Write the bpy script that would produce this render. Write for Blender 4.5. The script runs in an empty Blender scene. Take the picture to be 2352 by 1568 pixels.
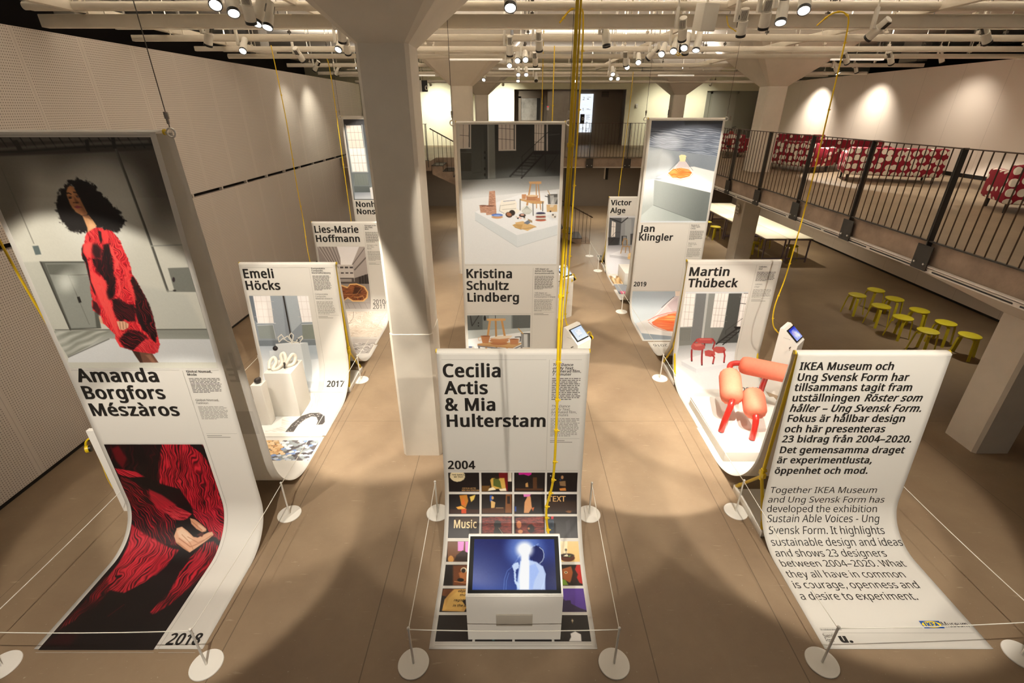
import bpy, bmesh, math, random
import numpy as np
from mathutils import Vector, Matrix, Euler
from mathutils.geometry import delaunay_2d_cdt

S = bpy.context.scene
C = S.collection
R = math.radians
PI = math.pi

# ---------------------------------------------------------------- camera, world, exposure
cam_d = bpy.data.cameras.new('camera')
cam_d.sensor_width = 36.0
cam_d.lens = 1093.0 / 2352.0 * 36.0
cam_d.clip_start = 0.05
cam_d.clip_end = 100
cam = bpy.data.objects.new('camera', cam_d)
C.objects.link(cam)
cam.location = (0, 0, 4.2)
cam.rotation_euler = (PI / 2 - math.atan(532.0 / 1093.0), 0, 0)
S.camera = cam

S.view_settings.view_transform = 'Standard'
S.view_settings.look = 'None'
S.view_settings.gamma = 1.0
S.view_settings.use_curve_mapping = False
S.view_settings.exposure = 0.0

world = bpy.data.worlds.new('museum_ambient')
S.world = world
world.use_nodes = True
world.node_tree.nodes['Background'].inputs[0].default_value = (1.0, 0.91, 0.82, 1)
world.node_tree.nodes['Background'].inputs[1].default_value = 0.13

# ---------------------------------------------------------------- helpers
def srgb(h):
    c = [int(h[i:i + 2], 16) / 255.0 for i in (0, 2, 4)]
    return tuple(x / 12.92 if x <= 0.04045 else ((x + 0.055) / 1.055) ** 2.4 for x in c)

def mat(name, col, rough=0.6, metal=0.0, emit=0.0, var=0.0, scale=8.0, bump=0.0, bscale=60.0, coat=0.0, spec=None):
    m = bpy.data.materials.new(name)
    m.use_nodes = True
    nt = m.node_tree
    b = nt.nodes['Principled BSDF']
    c = srgb(col) if isinstance(col, str) else col
    b.inputs['Base Color'].default_value = (*c, 1)
    b.inputs['Roughness'].default_value = rough
    b.inputs['Metallic'].default_value = metal
    b.inputs['Coat Weight'].default_value = coat
    if spec is not None:
        b.inputs['Specular IOR Level'].default_value = spec
    if emit:
        b.inputs['Emission Color'].default_value = (*c, 1)
        b.inputs['Emission Strength'].default_value = emit
    if var:
        tc = nt.nodes.new('ShaderNodeTexCoord')
        n = nt.nodes.new('ShaderNodeTexNoise')
        n.inputs['Scale'].default_value = scale
        n.inputs['Detail'].default_value = 6
        n.inputs['Roughness'].default_value = 0.62
        nt.links.new(tc.outputs['Object'], n.inputs['Vector'])
        r = nt.nodes.new('ShaderNodeValToRGB')
        r.color_ramp.elements[0].position = 0.3
        r.color_ramp.elements[1].position = 0.72
        r.color_ramp.elements[0].color = (*[x * (1 - var) for x in c], 1)
        r.color_ramp.elements[1].color = (*[min(1, x * (1 + var)) for x in c], 1)
        nt.links.new(n.outputs['Fac'], r.inputs['Fac'])
        nt.links.new(r.outputs['Color'], b.inputs['Base Color'])
    if bump:
        tc = nt.nodes.new('ShaderNodeTexCoord')
        n = nt.nodes.new('ShaderNodeTexNoise')
        n.inputs['Scale'].default_value = bscale
        n.inputs['Detail'].default_value = 5
        nt.links.new(tc.outputs['Object'], n.inputs['Vector'])
        bp = nt.nodes.new('ShaderNodeBump')
        bp.inputs['Strength'].default_value = bump
        bp.inputs['Distance'].default_value = 0.01
        nt.links.new(n.outputs['Fac'], bp.inputs['Height'])
        nt.links.new(bp.outputs['Normal'], b.inputs['Normal'])
    return m

class MB:
    """collects simple shapes into one mesh"""
    def __init__(s):
        s.v = []; s.f = []; s.smooth = True
    def add(s, vs, fs):
        o = len(s.v)
        s.v += [tuple(p) for p in vs]
        s.f += [tuple(i + o for i in f) for f in fs]
        return s
    def box(s, c, d, rot=None, bev=0.0):
        x, y, z = d[0] / 2, d[1] / 2, d[2] / 2
        if bev and bev < min(x, y, z):
            bm = bmesh.new()
            bmesh.ops.create_cube(bm, size=1)
            for v in bm.verts:
                v.co = Vector((v.co.x * d[0], v.co.y * d[1], v.co.z * d[2]))
            bmesh.ops.bevel(bm, geom=bm.edges[:], offset=bev, segments=2, affect='EDGES', profile=0.5)
            bm.verts.index_update()
            vs = [v.co.copy() for v in bm.verts]; fs = [[v.index for v in f.verts] for f in bm.faces]
            bm.free()
        else:
            vs = [Vector(p) for p in ((-x, -y, -z), (x, -y, -z), (x, y, -z), (-x, y, -z), (-x, -y, z), (x, -y, z), (x, y, z), (-x, y, z))]
            fs = [(0, 3, 2, 1), (4, 5, 6, 7), (0, 1, 5, 4), (1, 2, 6, 5), (2, 3, 7, 6), (3, 0, 4, 7)]
        M = Euler(rot).to_matrix() if rot else Matrix.Identity(3)
        return s.add([M @ p + Vector(c) for p in vs], fs)
    def span(s, a, b, bev=0.0):
        return s.box([(a[i] + b[i]) / 2 for i in range(3)], [abs(b[i] - a[i]) for i in range(3)], bev=bev)
    def tube(s, pts, r, n=10, caps=True, flat=None):
        pts = [Vector(p) for p in pts]
        rs = r if isinstance(r, (list, tuple)) else [r] * len(pts)
        k = len(pts)
        T = []
        for i in range(k):
            d = pts[min(i + 1, k - 1)] - pts[max(i - 1, 0)]
            T.append(d.normalized() if d.length > 1e-9 else Vector((0, 0, 1)))
        up = Vector((0, 0, 1)) if abs(T[0].z) < 0.9 else Vector((1, 0, 0))
        N = (up - T[0] * up.dot(T[0])).normalized()
        vs = []
        for i in range(k):
            N = (N - T[i] * N.dot(T[i]))
            N = N.normalized() if N.length > 1e-6 else T[i].orthogonal().normalized()
            B = T[i].cross(N)
            for j in range(n):
                a = 2 * PI * j / n
                vs.append(pts[i] + (N * math.cos(a) + B * math.sin(a)) * rs[i])
        fs = [(i * n + j, i * n + (j + 1) % n, (i + 1) * n + (j + 1) % n, (i + 1) * n + j) for i in range(k - 1) for j in range(n)]
        if caps:
            fs += [tuple(range(n - 1, -1, -1)), tuple((k - 1) * n + j for j in range(n))]
        return s.add(vs, fs)
    def cyl(s, a, b, r, n=20, r2=None):
        return s.tube([a, b], [r, r if r2 is None else r2], n)
    def lathe(s, prof, n=24, o=(0, 0, 0), caps=True):
        vs = []
        for (r, z) in prof:
            for j in range(n):
                a = 2 * PI * j / n
                vs.append(Vector((o[0] + r * math.cos(a), o[1] + r * math.sin(a), o[2] + z)))
        k = len(prof)
        fs = [(i * n + j, i * n + (j + 1) % n, (i + 1) * n + (j + 1) % n, (i + 1) * n + j) for i in range(k - 1) for j in range(n)]
        if caps: fs += [tuple(range(n - 1, -1, -1)), tuple((k - 1) * n + j for j in range(n))]
        return s.add(vs, fs)
    def sphere(s, c, r, n=14, m=8):
        rr = r if isinstance(r, (tuple, list)) else (r, r, r)
        vs = []
        for i in range(m + 1):
            t = PI * i / m
            for j in range(n):
                a = 2 * PI * j / n
                vs.append(Vector((c[0] + rr[0] * math.sin(t) * math.cos(a), c[1] + rr[1] * math.sin(t) * math.sin(a), c[2] + rr[2] * math.cos(t))))
        fs = [(i * n + j, (i + 1) * n + j, (i + 1) * n + (j + 1) % n, i * n + (j + 1) % n) for i in range(m) for j in range(n)]
        return s.add(vs, fs)
    def prism(s, poly, vec):
        """extrude a planar polygon (3-D points) along vec"""
        n = len(poly)
        a = [Vector(p) for p in poly]; b = [p + Vector(vec) for p in a]
        fs = [tuple(range(n - 1, -1, -1)), tuple(range(n, 2 * n))] + [(i, (i + 1) % n, n + (i + 1) % n, n + i) for i in range(n)]
        return s.add(a + b, fs)
    def mesh(s, name, m, ang=35):
        me = bpy.data.meshes.new(name)
        me.from_pydata([tuple(p) for p in s.v], [], s.f)
        if len(s.f) < 40000:
            bm = bmesh.new(); bm.from_mesh(me)
            bmesh.ops.recalc_face_normals(bm, faces=bm.faces[:])
            bm.to_mesh(me); bm.free()
        for p in me.polygons:
            p.use_smooth = True
        try:
            me.set_sharp_from_angle(angle=R(ang))
        except Exception:
            pass
        if m: me.materials.append(m)
        return me

def link(name, me, parent=None, loc=None, rot=None):
    o = bpy.data.objects.new(name, me)
    C.objects.link(o)
    if parent: o.parent = parent
    if loc is not None: o.location = loc
    if rot is not None: o.rotation_euler = rot
    return o

def part(name, mb, m, parent, loc=None, rot=None, ang=35):
    return link(name, mb.mesh(name, m, ang), parent, loc, rot)

def tag(o, label, cat, group=None):
    o['label'] = label; o['category'] = cat
    if group: o['group'] = group
    return o

def thing(name, label, cat, loc=(0, 0, 0), rz=0, group=None):
    o = link(name, None, None, loc, (0, 0, rz))
    o.empty_display_size = 0.1
    return tag(o, label, cat, group)

def struct(name, mb, m, parent=None):
    o = link(name, mb.mesh(name, m), parent)
    if not parent: o['kind'] = 'structure'
    return o

def copy_tree(o, parent=None):
    kids = list(o.children)
    c = o.copy()
    C.objects.link(c)
    c.parent = parent
    for ch in kids:
        copy_tree(ch, c)
    return c

def arc(c, r, a0, a1, n, f):
    return [f(c, r, a0 + (a1 - a0) * i / n) for i in range(n + 1)]

def bez(p, n=24):
    """smooth curve through points (Catmull-Rom)"""
    p = [Vector(q) for q in p]
    out = []
    for i in range(len(p) - 1):
        a, b, c, d = p[max(i - 1, 0)], p[i], p[i + 1], p[min(i + 2, len(p) - 1)]
        k = max(2, n // (len(p) - 1))
        for j in range(k):
            t = j / k
            out.append(0.5 * ((2 * b) + (c - a) * t + (2 * a - 5 * b + 4 * c - d) * t * t + (3 * b - a - 3 * c + d) * t ** 3))
    out.append(p[-1])
    return out

# ---------------------------------------------------------------- materials
M = {}
M['white_paint'] = mat('white_paint', 'dcd6cc', 0.7, var=0.03, scale=3, bump=0.06, bscale=25)
M['concrete_white'] = mat('painted_concrete', 'd3cabb', 0.75, var=0.05, scale=2.2, bump=0.15, bscale=18)
M['ceiling'] = mat('ceiling_paint', 'd9d1c4', 0.8, var=0.05, scale=1.5, bump=0.1, bscale=9)
M['pipe'] = mat('pipe_paint', 'd2c9b8', 0.6, var=0.03)
M['dark_void'] = mat('dark_void', '231a14', 0.9)  # unlit dark beyond the walls, put into the colour
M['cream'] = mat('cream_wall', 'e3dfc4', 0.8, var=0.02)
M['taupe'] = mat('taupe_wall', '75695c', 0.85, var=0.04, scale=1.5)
M['raw_concrete'] = mat('raw_concrete', '988472', 0.85, var=0.34, scale=1.9, bump=0.25, bscale=30)
M['mezz_floor'] = mat('mezzanine_floor', '85735c', 0.5, var=0.16, scale=1.2)
M['steel_dark'] = mat('dark_steel', '3d3934', 0.5, 0.4)
M['rail_brown'] = mat('rail_steel', '4b3a2c', 0.5, 0.4)
M['steel'] = mat('brushed_steel', 'a39b90', 0.32, 0.9, var=0.08, scale=4)
M['bolt'] = mat('bright_bolt', 'd8d4cc', 0.3, 0.8)
M['yellow'] = mat('yellow_lacquer', 'd6b614', 0.35, var=0.04, coat=0.3)
M['stool_yellow'] = mat('stool_yellow', 'c9b820', 0.5, var=0.05, scale=9)
M['cable_yellow'] = mat('yellow_cable', 'd9b512', 0.5)
M['white_metal'] = mat('white_powder_coat', 'e9e5dc', 0.45)
M['white_board'] = mat('white_board', 'ece8e0', 0.55)
M['shade_white'] = mat('lamp_white', 'd9d4c8', 0.5)
M['black'] = mat('black_plastic', '14120f', 0.4)
M['lens'] = mat('lamp_lens', (1.0, 0.95, 0.86), 0.3, emit=22)
M['lens_off'] = mat('lamp_glass', '55504a', 0.15)
M['ink'] = mat('black_ink', '17130f', 0.6)
M['ink_mid'] = mat('soft_ink', '55504a', 0.6)
M['ink_light'] = mat('grey_ink', '8f8a82', 0.6)
M['ink_line'] = mat('rule_ink', 'b3aea5', 0.6)
M['ink_show'] = mat('show_through_ink', 'd2cdc4', 0.7)
M['cord'] = mat('white_cord', 'e8e4d8', 0.7)
M['bezel'] = mat('screen_bezel', '0a0a0c', 0.5, spec=0.15)
M['wire'] = mat('steel_wire', '5a544c', 0.4, 0.7)
M['wood_white'] = mat('table_laminate', 'efe6cf', 0.35)
M['mauve'] = mat('mauve_steel', '867884', 0.45, 0.2)
M['red_tube'] = mat('red_glossy_tube', 'bd2a22', 0.15, coat=0.7)
M['coral'] = mat('coral_stretch_fabric', 'ec8064', 0.75, var=0.06, scale=30, bump=0.12, bscale=120)
M['extinguisher'] = mat('extinguisher_red', '8e1512', 0.3)
M['door_grey'] = mat('door_grey', 'b3b2a4', 0.6)
M['logo_blue'] = mat('logo_blue', '1c4f9c', 0.6)
M['logo_yellow'] = mat('logo_yellow', 'f2d21e', 0.6)
M['clay'] = mat('white_clay', 'efe9da', 0.6, var=0.05, scale=20)
M['dark_stone'] = mat('dark_stone', '3a332e', 0.35, var=0.4, scale=30)

def attr_mat(name, rough=0.5, emit=0.0):
    m = bpy.data.materials.new(name); m.use_nodes = True
    nt = m.node_tree; b = nt.nodes['Principled BSDF']
    a = nt.nodes.new('ShaderNodeAttribute'); a.attribute_name = 'print'
    nt.links.new(a.outputs['Color'], b.inputs['Base Color'])
    b.inputs['Roughness'].default_value = rough
    if emit:
        b.inputs['Base Color'].default_value = (0, 0, 0, 1)
        for l in list(nt.links):
            if l.to_socket == b.inputs['Base Color']: nt.links.remove(l)
        nt.links.new(a.outputs['Color'], b.inputs['Emission Color'])
        b.inputs['Emission Strength'].default_value = emit
        b.inputs['Roughness'].default_value = 0.25; b.inputs['Specular IOR Level'].default_value = 0.12
    return m
M['print'] = attr_mat('printed_picture', 0.45)
M['screen'] = attr_mat('lit_screen', 0.2, 1.0)

def sheet_mat():
    m = bpy.data.materials.new('poster_sheet'); m.use_nodes = True
    nt = m.node_tree; b = nt.nodes['Principled BSDF']
    b.inputs['Base Color'].default_value = (*srgb('eae6de'), 1); b.inputs['Roughness'].default_value = 0.5
    t = nt.nodes.new('ShaderNodeBsdfTranslucent'); t.inputs['Color'].default_value = (0.8, 0.76, 0.7, 1)
    mx = nt.nodes.new('ShaderNodeMixShader'); mx.inputs[0].default_value = 0.30
    out = nt.nodes['Material Output']
    nt.links.new(b.outputs[0], mx.inputs[1]); nt.links.new(t.outputs[0], mx.inputs[2]); nt.links.new(mx.outputs[0], out.inputs[0])
    return m
M['sheet'] = sheet_mat()

def floor_mat():
    m = mat('worn_concrete_floor', '8a745c', 0.42)
    nt = m.node_tree; b = nt.nodes['Principled BSDF']; N = nt.nodes.new; L = nt.links.new
    tc = N('ShaderNodeTexCoord'); sep = N('ShaderNodeSeparateXYZ'); L(tc.outputs['Object'], sep.inputs[0])
    n1 = N('ShaderNodeTexNoise'); n1.inputs['Scale'].default_value = 0.9; n1.inputs['Detail'].default_value = 8; n1.inputs['Roughness'].default_value = 0.65
    n2 = N('ShaderNodeTexNoise'); n2.inputs['Scale'].default_value = 40; n2.inputs['Detail'].default_value = 3
    L(tc.outputs['Object'], n1.inputs['Vector']); L(tc.outputs['Object'], n2.inputs['Vector'])
    r = N('ShaderNodeValToRGB'); r.color_ramp.elements[0].position = 0.28; r.color_ramp.elements[1].position = 0.74
    r.color_ramp.elements[0].color = (*srgb('806b55'), 1); r.color_ramp.elements[1].color = (*srgb('99846a'), 1)
    L(n1.outputs['Fac'], r.inputs['Fac'])
    # scratches: stretched noise
    mp = N('ShaderNodeMapping'); mp.inputs['Scale'].default_value = (2.2, 14, 1); mp.inputs['Rotation'].default_value = (0, 0, 0.6); L(tc.outputs['Object'], mp.inputs['Vector'])
    n3 = N('ShaderNodeTexNoise'); n3.inputs['Scale'].default_value = 2.0; n3.inputs['Detail'].default_value = 6; L(mp.outputs[0], n3.inputs['Vector'])
    r3 = N('ShaderNodeValToRGB'); r3.color_ramp.elements[0].position = 0.66; r3.color_ramp.elements[1].position = 0.78
    L(n3.outputs['Fac'], r3.inputs['Fac'])
    mx = N('ShaderNodeMix'); mx.data_type = 'RGBA'; L(r3.outputs['Color'], mx.inputs[0]); L(r.outputs['Color'], mx.inputs[6]); mx.inputs[7].default_value = (*srgb('a6937a'), 1)
    # light specks
    r2 = N('ShaderNodeValToRGB'); r2.color_ramp.elements[0].position = 0.70; r2.color_ramp.elements[1].position = 0.74; L(n2.outputs['Fac'], r2.inputs['Fac'])
    mx2 = N('ShaderNodeMix'); mx2.data_type = 'RGBA'; L(r2.outputs['Color'], mx2.inputs[0]); L(mx.outputs[2], mx2.inputs[6]); mx2.inputs[7].default_value = (*srgb('a59680'), 1)
    # thin dark lines across the floor
    last = mx2.outputs[2]
    acc = None
    for axis, x0 in (('X', -2.50), ('X', 2.43), ('X', 1.20), ('X', -1.25), ('X', 5.83), ('X', -4.9), ('Y', 5.9), ('Y', 11.8)):
        s = N('ShaderNodeMath'); s.operation = 'SUBTRACT'; L(sep.outputs[axis], s.inputs[0]); s.inputs[1].default_value = x0
        a = N('ShaderNodeMath'); a.operation = 'ABSOLUTE'; L(s.outputs[0], a.inputs[0])
        c = N('ShaderNodeMath'); c.operation = 'LESS_THAN'; L(a.outputs[0], c.inputs[0]); c.inputs[1].default_value = 0.0045 if abs(x0) < 3 and axis == 'X' else 0.003
        if acc is None: acc = c.outputs[0]
        else:
            k = N('ShaderNodeMath'); k.operation = 'MAXIMUM'; L(acc, k.inputs[0]); L(c.outputs[0], k.inputs[1]); acc = k.outputs[0]
    mu = N('ShaderNodeMath'); mu.operation = 'MULTIPLY'; L(acc, mu.inputs[0]); mu.inputs[1].default_value = 0.6
    mx3 = N('ShaderNodeMix'); mx3.data_type = 'RGBA'; L(mu.outputs[0], mx3.inputs[0]); L(last, mx3.inputs[6]); mx3.inputs[7].default_value = (*srgb('4b3d2f'), 1)
    L(mx3.outputs[2], b.inputs['Base Color'])
    rr = N('ShaderNodeMapRange'); rr.inputs[3].default_value = 0.36; rr.inputs[4].default_value = 0.6; L(n1.outputs['Fac'], rr.inputs[0]); L(rr.outputs[0], b.inputs['Roughness'])
    b.inputs['Specular IOR Level'].default_value = 0.35
    return m
M['floor'] = floor_mat()

def perforated_mat():
    """white board wall: joints every metre, fine round perforation"""
    m = mat('perforated_board', 'c6b5a6', 0.75)
    nt = m.node_tree; b = nt.nodes['Principled BSDF']; N = nt.nodes.new; L = nt.links.new
    tc = N('ShaderNodeTexCoord'); sep = N('ShaderNodeSeparateXYZ'); L(tc.outputs['Object'], sep.inputs[0])
    def mth(op, a, bb=None):
        k = N('ShaderNodeMath'); k.operation = op
        if hasattr(a, 'links'): L(a, k.inputs[0])
        else: k.inputs[0].default_value = a
        if bb is not None:
            if hasattr(bb, 'links'): L(bb, k.inputs[1])
            else: k.inputs[1].default_value = bb
        return k.outputs[0]
    def cell(o, p): return mth('SUBTRACT', mth('FRACT', mth('DIVIDE', o, p)), 0.5)
    py, pz = 0.03, 0.03
    a = mth('MULTIPLY', cell(sep.outputs['Y'], py), py); c = mth('MULTIPLY', cell(sep.outputs['Z'], pz), pz)
    d = mth('SQRT', mth('ADD', mth('MULTIPLY', a, a), mth('MULTIPLY', c, c)))
    hole = mth('LESS_THAN', d, 0.0062)
    jy = mth('ABSOLUTE', cell(mth('ADD', sep.outputs['Y'], 0.31), 1.0))
    border = mth('LESS_THAN', jy, 0.462)
    hole = mth('MULTIPLY', hole, border)
    jl = mth('GREATER_THAN', jy, 0.4965)
    fac = mth('MAXIMUM', mth('MULTIPLY', hole, 0.75), mth('MULTIPLY', jl, 0.35))
    mx = N('ShaderNodeMix'); mx.data_type = 'RGBA'; L(fac, mx.inputs[0]); mx.inputs[6].default_value = (*srgb('c8beb4'), 1); mx.inputs[7].default_value = (*srgb('43372d'), 1)
    L(mx.outputs[2], b.inputs['Base Color'])
    return m
M['perforated'] = perforated_mat()

def panel_mat():
    """plain white wall boards with thin joints"""
    m = mat('white_wall_board', 'cfc0b1', 0.7)
    nt = m.node_tree; b = nt.nodes['Principled BSDF']; N = nt.nodes.new; L = nt.links.new
    tc = N('ShaderNodeTexCoord'); sep = N('ShaderNodeSeparateXYZ'); L(tc.outputs['Object'], sep.inputs[0])
    dv = N('ShaderNodeMath'); dv.operation = 'DIVIDE'; L(sep.outputs['Y'], dv.inputs[0]); dv.inputs[1].default_value = 1.2
    fr = N('ShaderNodeMath'); fr.operation = 'FRACT'; L(dv.outputs[0], fr.inputs[0])
    lt = N('ShaderNodeMath'); lt.operation = 'LESS_THAN'; L(fr.outputs[0], lt.inputs[0]); lt.inputs[1].default_value = 0.006
    mu = N('ShaderNodeMath'); mu.operation = 'MULTIPLY'; L(lt.outputs[0], mu.inputs[0]); mu.inputs[1].default_value = 0.4
    mx = N('ShaderNodeMix'); mx.data_type = 'RGBA'; L(mu.outputs[0], mx.inputs[0]); mx.inputs[6].default_value = (*srgb('d6c9bb'), 1); mx.inputs[7].default_value = (*srgb('6a5a4c'), 1)
    L(mx.outputs[2], b.inputs['Base Color'])
    return m
M['panel'] = panel_mat()

def polka_mat():
    """red upholstery with big off-white dots of uneven size"""
    m = mat('dotted_upholstery', '8c0f22', 0.8)
    nt = m.node_tree; b = nt.nodes['Principled BSDF']; N = nt.nodes.new; L = nt.links.new
    tc = N('ShaderNodeTexCoord')
    v = N('ShaderNodeTexVoronoi'); v.feature = 'F1'; v.inputs['Scale'].default_value = 6.6; v.inputs['Randomness'].default_value = 0.38
    L(tc.outputs['Object'], v.inputs['Vector'])
    lt = N('ShaderNodeValToRGB'); lt.color_ramp.elements[0].position = 0.405; lt.color_ramp.elements[1].position = 0.425
    lt.color_ramp.elements[0].color = (*srgb('f0e8d8'), 1); lt.color_ramp.elements[1].color = (*srgb('8e0c27'), 1)
    L(v.outputs['Distance'], lt.inputs['Fac']); L(lt.outputs['Color'], b.inputs['Base Color'])
    return m
M['polka'] = polka_mat()

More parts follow.
